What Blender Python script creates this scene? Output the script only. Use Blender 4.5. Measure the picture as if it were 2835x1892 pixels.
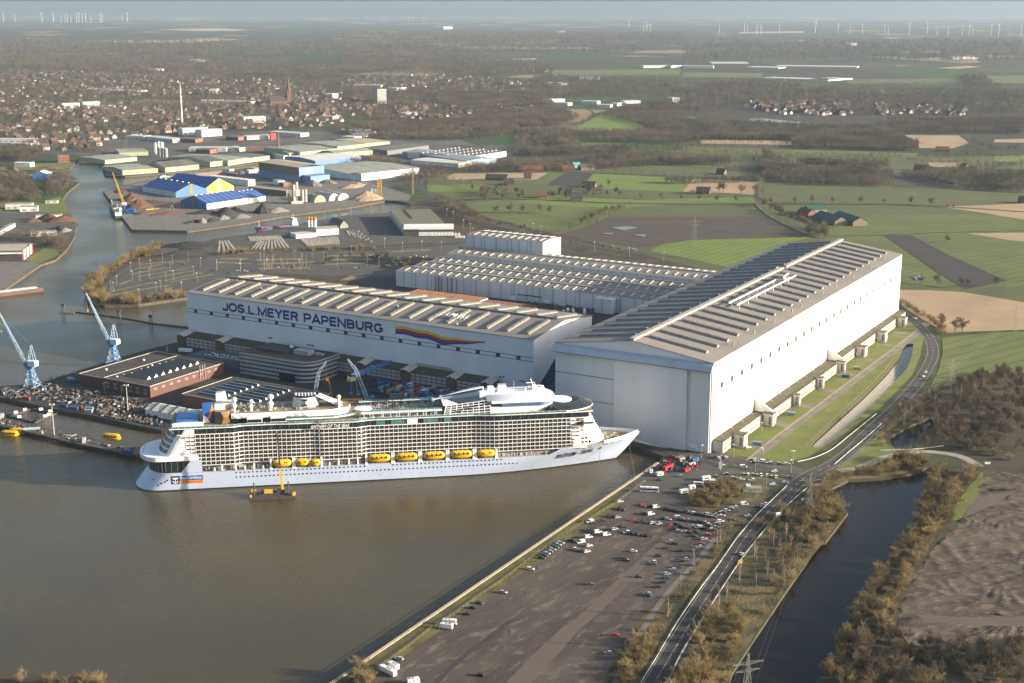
import bpy, math, random
import numpy as np
from mathutils import Vector, Matrix
from mathutils.geometry import tessellate_polygon
R = math.radians
sc = bpy.context.scene
COL = sc.collection
for o in list(bpy.data.objects): bpy.data.objects.remove(o)

F, HC, PITCH = 3856.58, 312.1, 0.23837
CP, SP = math.cos(PITCH), math.sin(PITCH)
cam_d = bpy.data.cameras.new('camera'); cam_d.sensor_width = 36.0; cam_d.lens = F / 2835 * 36
cam_d.clip_start = 1.0; cam_d.clip_end = 90000
cam = bpy.data.objects.new('camera', cam_d); COL.objects.link(cam)
cam.location = (0, 0, HC); cam.rotation_euler = (math.pi / 2 - PITCH, 0, 0)
sc.camera = cam
SUN_EL, SUN_AZ = 14.0, -9.0
w = bpy.data.worlds.new('World'); sc.world = w; w.use_nodes = True
nt = w.node_tree; nt.nodes.clear()
wo = nt.nodes.new('ShaderNodeOutputWorld'); bg = nt.nodes.new('ShaderNodeBackground')
sky = nt.nodes.new('ShaderNodeTexSky'); sky.sky_type = 'NISHITA'; sky.sun_disc = False
sky.sun_elevation = R(SUN_EL); sky.sun_rotation = R(90 - SUN_AZ)
sky.air_density = 1.0; sky.dust_density = 3.6; sky.ozone_density = 1.5; sky.altitude = 0
bg.inputs['Strength'].default_value = 0.105
nt.links.new(sky.outputs[0], bg.inputs['Color']); nt.links.new(bg.outputs[0], wo.inputs['Surface'])
sl = bpy.data.lights.new('sun', 'SUN'); sl.energy = 5.0; sl.angle = R(0.53); sl.color = (1.0, 0.87, 0.70)
sun = bpy.data.objects.new('sun', sl); COL.objects.link(sun)
sdir = Vector((math.cos(R(SUN_EL)) * math.cos(R(SUN_AZ)), math.cos(R(SUN_EL)) * math.sin(R(SUN_AZ)), math.sin(R(SUN_EL))))
sun.location = sdir * 500 + Vector((0, 900, 0)); sun.rotation_euler = sdir.to_track_quat('Z', 'Y').to_euler()
sc.view_settings.view_transform = 'Standard'; sc.view_settings.look = 'None'
sc.view_settings.exposure = 1.35; sc.view_settings.gamma = 1.0; sc.view_settings.use_curve_mapping = False
sc.cycles.max_bounces = 5; sc.cycles.diffuse_bounces = 2; sc.cycles.glossy_bounces = 2
sc.cycles.transmission_bounces = 2; sc.cycles.volume_bounces = 1; sc.cycles.transparent_max_bounces = 6
sc.cycles.caustics_reflective = False; sc.cycles.caustics_refractive = False
sc.cycles.use_denoising = True

def ray(x, y):
 a = (x - 1417.5) / F; b = -(y - 946.0) / F
 return Vector((a, CP + b * SP, -SP + b * CP))
def G(x, y, z=0.0):
 d = ray(x, y); t = (z - HC) / d.z
 return Vector((d.x * t, d.y * t, z))
def D(x, y, z=0.0): return G(x * 1.20638, y * 1.20638, z)
def V(x, y, o, n):
 d = ray(x, y); t = (o[0] * n[0] + o[1] * n[1]) / (d.x * n[0] + d.y * n[1])
 return Vector((d.x * t, d.y * t, HC + d.z * t))
def XY(pts, f=G): return [tuple(f(*p)[:2]) for p in pts]

MATS = {}
def M(name, c=(.5, .5, .5), rough=.7, c2=None, s=.15, bump=0, bs=3., metal=0, spec=.4, objr=0, stretch=None, detail=6, lo=.35, hi=.65, coat=0):
 if name in MATS: return MATS[name]
 m = bpy.data.materials.new(name); m.use_nodes = True; t = m.node_tree; N = t.nodes; L = t.links
 b = N['Principled BSDF']; b.inputs['Roughness'].default_value = rough; b.inputs['Metallic'].default_value = metal
 b.inputs['Specular IOR Level'].default_value = spec; b.inputs['Coat Weight'].default_value = coat
 if c2 is None: c2 = tuple(x * .82 for x in c)
 geo = N.new('ShaderNodeNewGeometry'); vec = geo.outputs['Position']
 if stretch:
  mp = N.new('ShaderNodeMapping'); mp.inputs['Scale'].default_value = stretch[:3]
  if len(stretch) > 3: mp.inputs['Rotation'].default_value = (0, 0, stretch[3])
  L.new(vec, mp.inputs[0]); vec = mp.outputs[0]
 n = N.new('ShaderNodeTexNoise'); n.inputs['Scale'].default_value = s; n.inputs['Detail'].default_value = detail
 L.new(vec, n.inputs['Vector'])
 mr = N.new('ShaderNodeMapRange'); mr.inputs[1].default_value = lo; mr.inputs[2].default_value = hi
 L.new(n.outputs['Fac'], mr.inputs[0])
 mx = N.new('ShaderNodeMix'); mx.data_type = 'RGBA'; mx.inputs[6].default_value = (*c, 1); mx.inputs[7].default_value = (*c2, 1)
 L.new(mr.outputs[0], mx.inputs[0]); out = mx.outputs[2]
 if objr:
  oi = N.new('ShaderNodeObjectInfo'); hs = N.new('ShaderNodeHueSaturation')
  r2 = N.new('ShaderNodeMapRange'); r2.inputs[3].default_value = 1 - objr; r2.inputs[4].default_value = 1 + objr
  L.new(oi.outputs['Random'], r2.inputs[0]); L.new(r2.outputs[0], hs.inputs['Value']); L.new(out, hs.inputs['Color']); out = hs.outputs[0]
 L.new(out, b.inputs['Base Color'])
 if bump:
  n2 = N.new('ShaderNodeTexNoise'); n2.inputs['Scale'].default_value = bs; n2.inputs['Detail'].default_value = 4
  L.new(vec, n2.inputs['Vector'])
  bp = N.new('ShaderNodeBump'); bp.inputs['Strength'].default_value = min(1, bump); bp.inputs['Distance'].default_value = max(bump, .05)
  L.new(n2.outputs['Fac'], bp.inputs['Height']); L.new(bp.outputs[0], b.inputs['Normal'])
 MATS[name] = m
 return m

def tri(poly):
 return tessellate_polygon([[Vector((p[0], p[1], 0)) for p in poly]])
class MB:
 def __init__(s): s.v = []; s.f = []; s.m = []
 def add(s, vs, fs, m=0):
  k = len(s.v); s.v += [tuple(v) for v in vs]
  for f in fs: s.f.append([i + k for i in f]); s.m.append(m)
  return s
 def box(s, x0, x1, y0, y1, z0, z1, m=0, mt=None):
  vs = [(x0, y0, z0), (x1, y0, z0), (x1, y1, z0), (x0, y1, z0), (x0, y0, z1), (x1, y0, z1), (x1, y1, z1), (x0, y1, z1)]
  s.add(vs, [(0, 1, 5, 4), (1, 2, 6, 5), (2, 3, 7, 6), (3, 0, 4, 7), (3, 2, 1, 0)], m); s.add(vs, [(4, 5, 6, 7)], m if mt is None else mt)
  return s
 def cbox(s, c, d, rz=0, m=0):
  ca, sa = math.cos(rz), math.sin(rz); vs = []
  for z in (-.5, .5):
   for x, y in ((-.5, -.5), (.5, -.5), (.5, .5), (-.5, .5)):
    X, Y = x * d[0], y * d[1]; vs.append((c[0] + X * ca - Y * sa, c[1] + X * sa + Y * ca, c[2] + z * d[2]))
  return s.add(vs, [(0, 1, 5, 4), (1, 2, 6, 5), (2, 3, 7, 6), (3, 0, 4, 7), (3, 2, 1, 0), (4, 5, 6, 7)], m)
 def prism(s, poly, z0, z1, m=0, mt=None, bottom=False):
  n = len(poly); vs = [(p[0], p[1], z0) for p in poly] + [(p[0], p[1], z1) for p in poly]
  a = sum(poly[i][0] * poly[(i + 1) % n][1] - poly[(i + 1) % n][0] * poly[i][1] for i in range(n))
  s.add(vs, [((i, (i + 1) % n, n + (i + 1) % n, n + i) if a > 0 else (i, n + i, n + (i + 1) % n, (i + 1) % n)) for i in range(n)], m)
  t = tri(poly)
  up = []
  for q in t:
   p0, p1, p2 = (poly[i] for i in q)
   cr = (p1[0] - p0[0]) * (p2[1] - p0[1]) - (p1[1] - p0[1]) * (p2[0] - p0[0])
   up.append(tuple(q) if cr > 0 else tuple(reversed(q)))
  s.add(vs, [tuple(i + n for i in q) for q in up], m if mt is None else mt)
  if bottom: s.add(vs, [tuple(reversed(q)) for q in up], m)
  return s
 def tube(s, p, q, r, n=5, r2=None, m=0, cap=False):
  p, q = Vector(p), Vector(q); d = (q - p)
  if d.length < 1e-6: return s
  d.normalize(); a = d.orthogonal().normalized(); b = d.cross(a); r2 = r if r2 is None else r2
  vs = [p + (a * math.cos(t) + b * math.sin(t)) * r for t in [2 * math.pi * i / n for i in range(n)]]
  vs += [q + (a * math.cos(t) + b * math.sin(t)) * r2 for t in [2 * math.pi * i / n for i in range(n)]]
  fs = [(i, (i + 1) % n, n + (i + 1) % n, n + i) for i in range(n)]
  if cap: fs += [tuple(range(n, 2 * n)), tuple(range(n - 1, -1, -1))]
  return s.add(vs, fs, m)
 def loft(s, rings, m=0, closed=True, cap0=False, cap1=False):
  n = len(rings[0]); vs = [v for r in rings for v in r]; fs = []
  for k in range(len(rings) - 1):
   for i in range(n if closed else n - 1):
    j = (i + 1) % n; fs.append((k * n + i, k * n + j, (k + 1) * n + j, (k + 1) * n + i))
  if cap0: fs.append(tuple(range(n - 1, -1, -1)))
  if cap1: fs.append(tuple(range((len(rings) - 1) * n, len(rings) * n)))
  return s.add(vs, fs, m)
 def lathe(s, c, prof, n=12, m=0):
  rings = [[(c[0] + r * math.cos(2 * math.pi * i / n), c[1] + r * math.sin(2 * math.pi * i / n), c[2] + z) for i in range(n)] for r, z in prof]
  return s.loft(rings, m, cap1=prof[-1][0] > .01)
 def xform(s, M4):
  s.v = [tuple(M4 @ Vector(v)) for v in s.v]; return s
 def mesh(s, name, mats, smooth=False):
  me = bpy.data.meshes.new(name); me.from_pydata(s.v, [], s.f)
  for m in (mats if isinstance(mats, (list, tuple)) else [mats]): me.materials.append(m)
  if any(s.m): me.polygons.foreach_set('material_index', s.m)
  if smooth: me.polygons.foreach_set('use_smooth', [True] * len(me.polygons))
  me.update(); return me
 def obj(s, name, mats, parent=None, smooth=False, **k):
  return link(name, s.mesh(name, mats, smooth), parent, **k)
def link(name, data, parent=None, loc=None, rz=None, label=None, cat=None, group=None, kind=None, scale=None):
 o = bpy.data.objects.new(name, data); COL.objects.link(o)
 if parent is not None: o.parent = parent
 if loc is not None: o.location = loc
 if rz is not None: o.rotation_euler[2] = rz
 if scale is not None: o.scale = (scale,) * 3 if isinstance(scale, (int, float)) else scale
 for k, v in (('label', label), ('category', cat), ('group', group), ('kind', kind)):
  if v: o[k] = v
 return o
def thing(name, label, cat, loc=(0, 0, 0), rz=0, group=None):
 return link(name, None, None, loc, rz, label, cat, group)
def copy_tree(o, parent=None, **k):
 c = o.copy(); COL.objects.link(c); c.parent = parent
 for ch in o.children: copy_tree(ch, c)
 if 'loc' in k: c.location = k['loc']
 if 'rz' in k: c.rotation_euler[2] = k['rz']
 if 'label' in k: c['label'] = k['label']
 if 'scale' in k: c.scale = (k['scale'],) * 3
 return c
def frame(a, b):
 a, b = Vector(a), Vector(b); d = b - a
 return a, math.atan2(d.y, d.x), d.length
def sheet(name, pts, z, mat, f=G, label=None):
 p = XY(pts, f) if f else pts
 mb = MB(); q = tri(p); vs = [(x, y, z) for x, y in p]
 fs = []
 for a, b, c in q:
  cr = (p[b][0] - p[a][0]) * (p[c][1] - p[a][1]) - (p[b][1] - p[a][1]) * (p[c][0] - p[a][0])
  fs.append((a, b, c) if cr > 0 else (c, b, a))
 o = mb.add(vs, fs).obj(name, mat, kind='structure')
 return o
def smooth_line(pts, n=6):
 P = [Vector(p) for p in pts]; out = []
 for i in range(len(P) - 1):
  p0, p1, p2, p3 = P[max(i - 1, 0)], P[i], P[i + 1], P[min(i + 2, len(P) - 1)]
  for k in range(n):
   t = k / n
   out.append(.5 * ((2 * p1) + (p2 - p0) * t + (2 * p0 - 5 * p1 + 4 * p2 - p3) * t * t + (3 * p1 - p0 - 3 * p2 + p3) * t ** 3))
 out.append(P[-1]); return out
def ribbon(mb, line, off, wd, z, m=0, dash=None):
 L = [Vector((p[0], p[1], 0)) for p in line]; acc = 0; prev = None
 for i, p in enumerate(L):
  d = (L[min(i + 1, len(L) - 1)] - L[max(i - 1, 0)]).normalized(); n = Vector((-d.y, d.x, 0))
  a, b = p + n * (off - wd / 2), p + n * (off + wd / 2)
  if prev:
   if dash is None: mb.add([(prev[0].x, prev[0].y, z), (a.x, a.y, z), (b.x, b.y, z), (prev[1].x, prev[1].y, z)], [(0, 1, 2, 3)], m)
   else:
    ln = (p - L[i - 1]).length; t = 0
    while t < ln:
     ph = (acc + t) % (dash[0] + dash[1])
     if ph < dash[0]:
      e = min(ln, t + dash[0] - ph); q = [prev[0].lerp(a, t / ln), prev[0].lerp(a, e / ln), prev[1].lerp(b, e / ln), prev[1].lerp(b, t / ln)]
      mb.add([(v.x, v.y, z) for v in q], [(0, 1, 2, 3)], m); t = e + 1e-3
     else: t += dash[0] + dash[1] - ph + 1e-3
    acc += ln
  prev = (a, b)
 return mb
def text_mesh(name, body, size, mat, ext=.02, offset=0., shear=0., space=1.):
 cu = bpy.data.curves.new(name, 'FONT'); cu.body = body; cu.size = size; cu.extrude = ext; cu.offset = offset; cu.shear = shear
 cu.space_character = space; cu.align_x = 'LEFT'; cu.resolution_u = 3
 o = bpy.data.objects.new(name, cu); COL.objects.link(o)
 me = bpy.data.meshes.new_from_object(o.evaluated_get(bpy.context.evaluated_depsgraph_get()))
 bpy.data.objects.remove(o); bpy.data.curves.remove(cu); me.materials.clear(); me.materials.append(mat)
 n = len(me.vertices); co = np.zeros(n * 3); me.vertices.foreach_get('co', co); co = co.reshape(-1, 3)
 return me, co
def fit_text(name, body, mat, x0, x1, z0, z1, parent, y=-.06, **k):
 me, co = text_mesh(name, body, 1, mat, **k)
 mn, mx = co.min(0), co.max(0); c2 = np.zeros_like(co)
 c2[:, 0] = x0 + (co[:, 0] - mn[0]) / (mx[0] - mn[0]) * (x1 - x0); c2[:, 2] = z0 + (co[:, 1] - mn[1]) / (mx[1] - mn[1]) * (z1 - z0); c2[:, 1] = y - co[:, 2]
 me.vertices.foreach_set('co', c2.ravel()); me.update()
 return link(name, me, parent)
rnd = random.Random(11)
U = rnd.uniform
# == terrain
def zz(x0, y0, s): return lambda a, b: (x0 + a / s, y0 + b / s)
zA, zB, zC = zz(0, 800, 3.409), zz(0, 380, 3.2639), zz(540, 380, 2.6111)
zF, zE1, zE2 = zz(1040, 620, 2.7326), zz(1600, 1200, 2.2657), zz(900, 1400, 2.9375)
zE3, zE4, z4 = zz(2135, 1150, 2.1129), zz(1900, 600, 2.2396), zz(1100, 380, 1.3545)
zT1, zT2, zT3 = zz(0, 0, 2.4868), zz(945, 0, 2.4868), zz(1890, 0, 2.4868)
def mp(z, *pts): return [z(*p) for p in pts]
WZ = -3.0
H1O, H1A = Vector((-301.86, 1266.62, 0)), -.5308
H2O, H2A = Vector((141.17, 946.93, 0)), math.pi / 2 - .5228
h1d = Vector((math.cos(H1A), math.sin(H1A), 0)); h1n = Vector((-h1d.y, h1d.x, 0))
h2d = Vector((math.cos(H2A), math.sin(H2A), 0)); h2n = Vector((-h2d.y, h2d.x, 0))
def L1(s, t, z=0): q = H1O + h1d * s + h1n * t; return Vector((q.x, q.y, z))
def L2(s, t, z=0): q = H2O + h2d * s + h2n * t; return Vector((q.x, q.y, z))

harbour = [(-900, 575), (-420, 600), (-240, 611), (-190, 606), (-168, 578), (-132, 570), (-60, 625)] + XY([(1600, 1432), (1776, 1314.7), (1822, 1282), (1838, 1262)])
harbour += [tuple(L2(-9, 60)[:2]), tuple(L2(-9, 135)[:2]), tuple(L1(372, -62)[:2])]
harbour += [tuple(p) for p in XY([(446, 1191), (352, 1172), (264, 1152), (147, 1131), (38, 1107), (-120, 1080), (-130, 1070), (0, 1070), (117, 1060), (205, 1031), (293, 1001), (411, 967), (497, 947)])]
harbour += [tuple(L1(-9, -6)[:2]), tuple(L1(-9, 108)[:2]), tuple(L1(12, 116)[:2])]
harbour += XY([(560, 800), (515, 824), (383, 843), (290, 846), (254, 840), (239, 828), (240, 800), (245, 778), (276, 760), (312, 741), (337, 720), (383, 699), (414, 686), (469, 677), (551, 674), (576, 665), (640, 655),
 (701, 647), (808, 625), (961, 596), (1076, 589), (1133, 575), (1137, 564), (1100, 557), (1065, 556), (961, 575), (808, 594.5), (655, 621), (540, 637), (518, 640), (365, 637), (320, 580), (285, 530), (389, 503), (490, 491), (540, 485), (712, 462), (808, 451), (873, 441),
 (846, 437.5), (747, 447), (613, 463), (472, 478), (346, 489), (291, 486), (282, 463), (306, 432), (322, 426), (294, 428), (239, 435), (214, 444), (193, 470), (100, 474), (0, 475), (-80, 475), (-80, 483), (60, 488), (135, 487), (180, 494), (221, 506), (200, 522), (181, 539), (172, 555), (199, 601), (214, 628), (208, 653), (184, 692), (153, 720), (113, 732), (46, 778), (0, 809)])
harbour += [(-520, 1330), (-900, 1000)]
pond = XY(mp(zE3, (300, 455), (450, 380), (640, 370), (780, 350), (860, 330), (930, 300), (970, 340), (890, 450), (850, 640), (760, 730), (650, 900), (560, 1010), (480, 1080), (430, 1250), (300, 1500))) + XY([(2230, 1950), (2000, 1950)]) + XY(mp(zE1, (970, 1500), (1100, 1300), (1300, 1000), (1440, 800), (1500, 690))) + XY(mp(zE3, (320, 740), (450, 570), (400, 520), (330, 490)))
pool = XY(mp(zE4, (1260, 1370), (1275, 1415), (1300, 1442), (1410, 1440), (1430, 1370), (1500, 1330), (1560, 1275), (1510, 1250), (1400, 1290)))
ditch = XY(mp(zE4, (760, 1430), (800, 1380), (1090, 1120), (1240, 970), (1320, 870), (1345, 810), (1362, 788), (1408, 788), (1400, 860), (1370, 940), (1200, 1120), (1050, 1260), (900, 1385), (840, 1430)))
small = XY(mp(zB, (250, 420), (420, 430), (430, 480), (380, 560), (300, 500)))

def land_material():
 m = bpy.data.materials.new('land'); m.use_nodes = True; t = m.node_tree; N = t.nodes; L = t.links; b = N['Principled BSDF']; b.inputs['Roughness'].default_value = .95; b.inputs['Specular IOR Level'].default_value = .1
 geo = N.new('ShaderNodeNewGeometry')
 m1 = N.new('ShaderNodeMapping'); m1.inputs['Scale'].default_value = (.0016, .0011, 1); m1.inputs['Rotation'].default_value = (0, 0, .35)
 L.new(geo.outputs['Position'], m1.inputs[0])
 vo = N.new('ShaderNodeTexVoronoi'); vo.inputs['Scale'].default_value = 1.6; vo.distance = 'CHEBYCHEV'; L.new(m1.outputs[0], vo.inputs['Vector'])
 cr = N.new('ShaderNodeValToRGB'); sp = N.new('ShaderNodeSeparateColor'); L.new(vo.outputs['Color'], sp.inputs[0]); L.new(sp.outputs[0], cr.inputs[0])
 e = cr.color_ramp; e.interpolation = 'CONSTANT'
 stops = [(0, (.07, .058, .044)), (.28, (.055, .066, .034)), (.45, (.05, .082, .028)), (.58, (.085, .07, .05)), (.72, (.058, .062, .038)), (.84, (.23, .18, .11)), (.92, (.064, .095, .034))]
 for i, (p, c) in enumerate(stops):
  el = e.elements[i] if i < 2 else e.elements.new(p)
  el.position = p; el.color = (*c, 1)
 no = N.new('ShaderNodeTexNoise'); no.inputs['Scale'].default_value = .0013; no.inputs['Detail'].default_value = 8; no.inputs['Roughness'].default_value = .62; L.new(geo.outputs['Position'], no.inputs['Vector'])
 mr = N.new('ShaderNodeMapRange'); mr.inputs[1].default_value = .50; mr.inputs[2].default_value = .57; L.new(no.outputs['Fac'], mr.inputs[0])
 mx = N.new('ShaderNodeMix'); mx.data_type = 'RGBA'; L.new(mr.outputs[0], mx.inputs[0]); L.new(cr.outputs[0], mx.inputs[6]); mx.inputs[7].default_value = (.062, .053, .044, 1)
 n3 = N.new('ShaderNodeTexNoise'); n3.inputs['Scale'].default_value = .05; n3.inputs['Detail'].default_value = 6; L.new(geo.outputs['Position'], n3.inputs['Vector'])
 m3 = N.new('ShaderNodeMapRange'); m3.inputs[1].default_value = .3; m3.inputs[2].default_value = .7; m3.inputs[3].default_value = .7; m3.inputs[4].default_value = 1.3; L.new(n3.outputs['Fac'], m3.inputs[0])
 hs = N.new('ShaderNodeHueSaturation'); L.new(mx.outputs[2], hs.inputs['Color']); L.new(m3.outputs[0], hs.inputs['Value'])
 L.new(hs.outputs[0], b.inputs['Base Color'])
 return m
outer = [(-16000, -700), (16000, -700), (16000, 33000), (-16000, 33000)]
loops = [outer, harbour, pond, pool, ditch]
pts = [p for l in loops for p in l]
tr = tessellate_polygon([[Vector((x, y, 0)) for x, y in l] for l in loops])
gm = MB(); fs = []
for a, b_, c in tr:
 cr = (pts[b_][0] - pts[a][0]) * (pts[c][1] - pts[a][1]) - (pts[b_][1] - pts[a][1]) * (pts[c][0] - pts[a][0])
 fs.append((a, b_, c) if cr > 0 else (c, b_, a))
gm.add([(x, y, 0) for x, y in pts], fs); gm.obj('ground', land_material(), kind='structure')
m_quay = M('quay_steel', (.10, .086, .066), .85, (.05, .044, .036), .3)
m_bank = M('bank_earth', (.075, .058, .034), .95, (.06, .055, .025), .4)
def skirt(name, poly, z, mat):
 mb = MB(); n = len(poly)
 for i in range(n):
  a, b = poly[i], poly[(i + 1) % n]; mb.add([(*a, 0), (*b, 0), (*b, z), (*a, z)], [(0, 1, 2, 3)])
 return mb.obj(name, mat, kind='structure')
skirt('quay_wall', harbour, -8, m_quay)
skirt('bank', pond, -6, m_bank); skirt('bank', pool, -6, m_bank); skirt('bank', ditch, -4, m_bank)

def water_material(name, c, c2, sc_, rough, wave, wscale, spec=.5):
 m = bpy.data.materials.new(name); m.use_nodes = True; t = m.node_tree; N = t.nodes; L = t.links; b = N['Principled BSDF']
 b.inputs['Roughness'].default_value = rough; b.inputs['IOR'].default_value = 1.333; b.inputs['Specular IOR Level'].default_value = spec
 geo = N.new('ShaderNodeNewGeometry')
 n = N.new('ShaderNodeTexNoise'); n.inputs['Scale'].default_value = sc_; n.inputs['Detail'].default_value = 5; L.new(geo.outputs['Position'], n.inputs['Vector'])
 mr = N.new('ShaderNodeMapRange'); mr.inputs[1].default_value = .35; mr.inputs[2].default_value = .68; L.new(n.outputs['Fac'], mr.inputs[0])
 mx = N.new('ShaderNodeMix'); mx.data_type = 'RGBA'; mx.inputs[6].default_value = (*c, 1); mx.inputs[7].default_value = (*c2, 1); L.new(mr.outputs[0], mx.inputs[0]); L.new(mx.outputs[2], b.inputs['Base Color'])
 m0 = N.new('ShaderNodeMapping'); m0.inputs['Rotation'].default_value = (0, 0, .5); L.new(geo.outputs['Position'], m0.inputs[0]); mm = N.new('ShaderNodeMapping'); mm.inputs['Scale'].default_value = (1, .4, 1); L.new(m0.outputs[0], mm.inputs[0])
 n2 = N.new('ShaderNodeTexNoise'); n2.inputs['Scale'].default_value = wscale; n2.inputs['Detail'].default_value = 5; n2.inputs['Roughness'].default_value = .6; L.new(mm.outputs[0], n2.inputs['Vector'])
 n4 = N.new('ShaderNodeTexNoise'); n4.inputs['Scale'].default_value = .007; n4.inputs['Detail'].default_value = 3; L.new(geo.outputs['Position'], n4.inputs['Vector'])
 r4 = N.new('ShaderNodeMapRange'); r4.inputs[1].default_value = .42; r4.inputs[2].default_value = .58; r4.inputs[3].default_value = .2; r4.inputs[4].default_value = 1.; L.new(n4.outputs['Fac'], r4.inputs[0])
 bp = N.new('ShaderNodeBump'); bp.inputs['Distance'].default_value = wave; L.new(r4.outputs[0], bp.inputs['Strength']); L.new(n2.outputs['Fac'], bp.inputs['Height']); L.new(bp.outputs[0], b.inputs['Normal'])
 return m
m_harb = water_material('harbour_water', (.072, .058, .030), (.056, .047, .027), .006, .16, .8, .45, .36)
m_pond = water_material('peat_water', (.012, .008, .006), (.018, .011, .007), .01, .10, .10, .6, .18)
m_ditch = water_material('ditch_water', (.040, .035, .026), (.028, .025, .02), .02, .1, .05, .5, .4)
sheet('harbour_water', harbour, WZ, m_harb, None)
sheet('pond_water', pond, -1.6, m_pond, None); sheet('pond_water', pool, -1.6, m_pond, None); sheet('ditch_water', ditch, -1.6, m_ditch, None)

m_asph = M('asphalt', (.0484, .0452, .0429), .9, (.0351, .0328, .0312), .25, .02, 8)
m_asph2 = M('asphalt_grey', (.078, .0733, .0671), .9, (.0546, .0515, .0468), .08, .02, 8)
m_yard = M('yard_paving', (.040, .037, .036), .9, (.026, .025, .025), .06, .02, 5)
m_conc = M('concrete_ground', (.156, .1443, .1287), .9, (.1092, .1014, .0897), .08, .02, 5)
m_grass = M('grass_lawn', (.120, .140, .024), .95, (.080, .098, .020), .06, .3, 1.2, detail=9, lo=.3, hi=.7)
m_rough = M('rough_grass', (.130, .098, .040), .95, (.030, .034, .013), .05, .8, .6, detail=12, lo=.40, hi=.60)
m_paint = M('road_paint', (.62, .62, .58), .7, (.42, .42, .40), .8)
m_redp = M('red_paving', (.17, .10, .075), .85, (.12, .075, .06), .4)
def gravel_material(name, c, c2, c3, wet, s1=.035, rot=.95):
 m = bpy.data.materials.new(name); m.use_nodes = True; t = m.node_tree; N = t.nodes; L = t.links; b = N['Principled BSDF']; b.inputs['Roughness'].default_value = .95; b.inputs['Specular IOR Level'].default_value = .2
 geo = N.new('ShaderNodeNewGeometry')
 m0 = N.new('ShaderNodeMapping'); m0.inputs['Rotation'].default_value = (0, 0, -rot); L.new(geo.outputs['Position'], m0.inputs[0]); mm = N.new('ShaderNodeMapping'); mm.inputs['Scale'].default_value = (.4, 1, 1); L.new(m0.outputs[0], mm.inputs[0])
 def noi(s, d, vec, lo, hi, r=.6):
  n = N.new('ShaderNodeTexNoise'); n.inputs['Scale'].default_value = s; n.inputs['Detail'].default_value = d; n.inputs['Roughness'].default_value = r; n.inputs['Distortion'].default_value = .6; L.new(vec, n.inputs['Vector'])
  mr = N.new('ShaderNodeMapRange'); mr.inputs[1].default_value = lo; mr.inputs[2].default_value = hi; L.new(n.outputs['Fac'], mr.inputs[0]); return mr.outputs[0]
 def mix(f, a, bb):
  x = N.new('ShaderNodeMix'); x.data_type = 'RGBA'; L.new(f, x.inputs[0])
  for i, v in ((6, a), (7, bb)):
   if isinstance(v, tuple): x.inputs[i].default_value = (*v, 1)
   else: L.new(v, x.inputs[i])
  return x.outputs[2]
 base = mix(noi(s1, 9, mm.outputs[0], .38, .62), c, c2)
 base = mix(noi(s1 * 5, 8, mm.outputs[0], .52, .66, .7), base, c3)
 base = mix(noi(s1 * .6, 4, mm.outputs[0], .60, .68), base, wet)
 wv = N.new('ShaderNodeTexWave'); wv.wave_type = 'RINGS'; wv.inputs['Scale'].default_value = .16; wv.inputs['Distortion'].default_value = 26; wv.inputs['Detail'].default_value = 4; wv.inputs['Detail Scale'].default_value = .12
 L.new(mm.outputs[0], wv.inputs['Vector'])
 r = N.new('ShaderNodeMapRange'); r.inputs[1].default_value = .72; r.inputs[2].default_value = 1.0; r.inputs[4].default_value = .4; L.new(wv.outputs['Fac'], r.inputs[0])
 base = mix(r.outputs[0], base, wet); L.new(base, b.inputs['Base Color'])
 n = N.new('ShaderNodeTexNoise'); n.inputs['Scale'].default_value = 1.5; n.inputs['Detail'].default_value = 6; L.new(geo.outputs['Position'], n.inputs['Vector'])
 bp = N.new('ShaderNodeBump'); bp.inputs['Strength'].default_value = .8; bp.inputs['Distance'].default_value = .3; L.new(n.outputs['Fac'], bp.inputs['Height']); L.new(bp.outputs[0], b.inputs['Normal'])
 return m
m_gravel = gravel_material('gravel', (.098, .081, .068), (.062, .051, .043), (.155, .134, .115), (.044, .035, .030))
m_mud = gravel_material('mud', (.122, .098, .076), (.066, .052, .042), (.20, .165, .13), (.026, .020, .018), .06, .35)
m_puddle = water_material('puddle', (.13, .098, .075), (.115, .088, .068), .05, .35, .03, .3, .3)
def fld(name, c, c2, rot=0, period=0):
 m = M(name, c, .95, c2, .02, .3, .6, detail=10, lo=.3, hi=.7)
 if period:
  t = m.node_tree; N = t.nodes; L = t.links; b = N['Principled BSDF']; src = b.inputs['Base Color'].links[0].from_socket
  geo = N.new('ShaderNodeNewGeometry'); mm = N.new('ShaderNodeMapping'); mm.inputs['Rotation'].default_value = (0, 0, rot); L.new(geo.outputs['Position'], mm.inputs[0])
  wv = N.new('ShaderNodeTexWave'); wv.bands_direction = 'X'; wv.inputs['Scale'].default_value = .314 / period; wv.inputs['Distortion'].default_value = .5; wv.inputs['Detail'].default_value = 1; L.new(mm.outputs[0], wv.inputs['Vector'])
  r = N.new('ShaderNodeMapRange'); r.inputs[1].default_value = .86; r.inputs[2].default_value = 1.0; r.inputs[3].default_value = 1.; r.inputs[4].default_value = .62; L.new(wv.outputs['Fac'], r.inputs[0])
  hs = N.new('ShaderNodeHueSaturation'); L.new(src, hs.inputs['Color']); L.new(r.outputs[0], hs.inputs['Value']); L.new(hs.outputs[0], b.inputs['Base Color'])
 return m
f_bright = fld('field_bright_green', (.125, .178, .018), (.098, .142, .016), .62, 13)
f_green = fld('field_green', (.098, .122, .022), (.070, .090, .018), .9, 16)
f_dull = fld('field_dull_green', (.084, .094, .026), (.062, .070, .022), -.9, 14)
f_brown = fld('field_ploughed', (.068, .05, .04), (.05, .037, .031), .5, 9)
f_tan = fld('field_stubble', (.3643, .2631, .1467), (.2834, .2024, .1113), -.9, 7)
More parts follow.
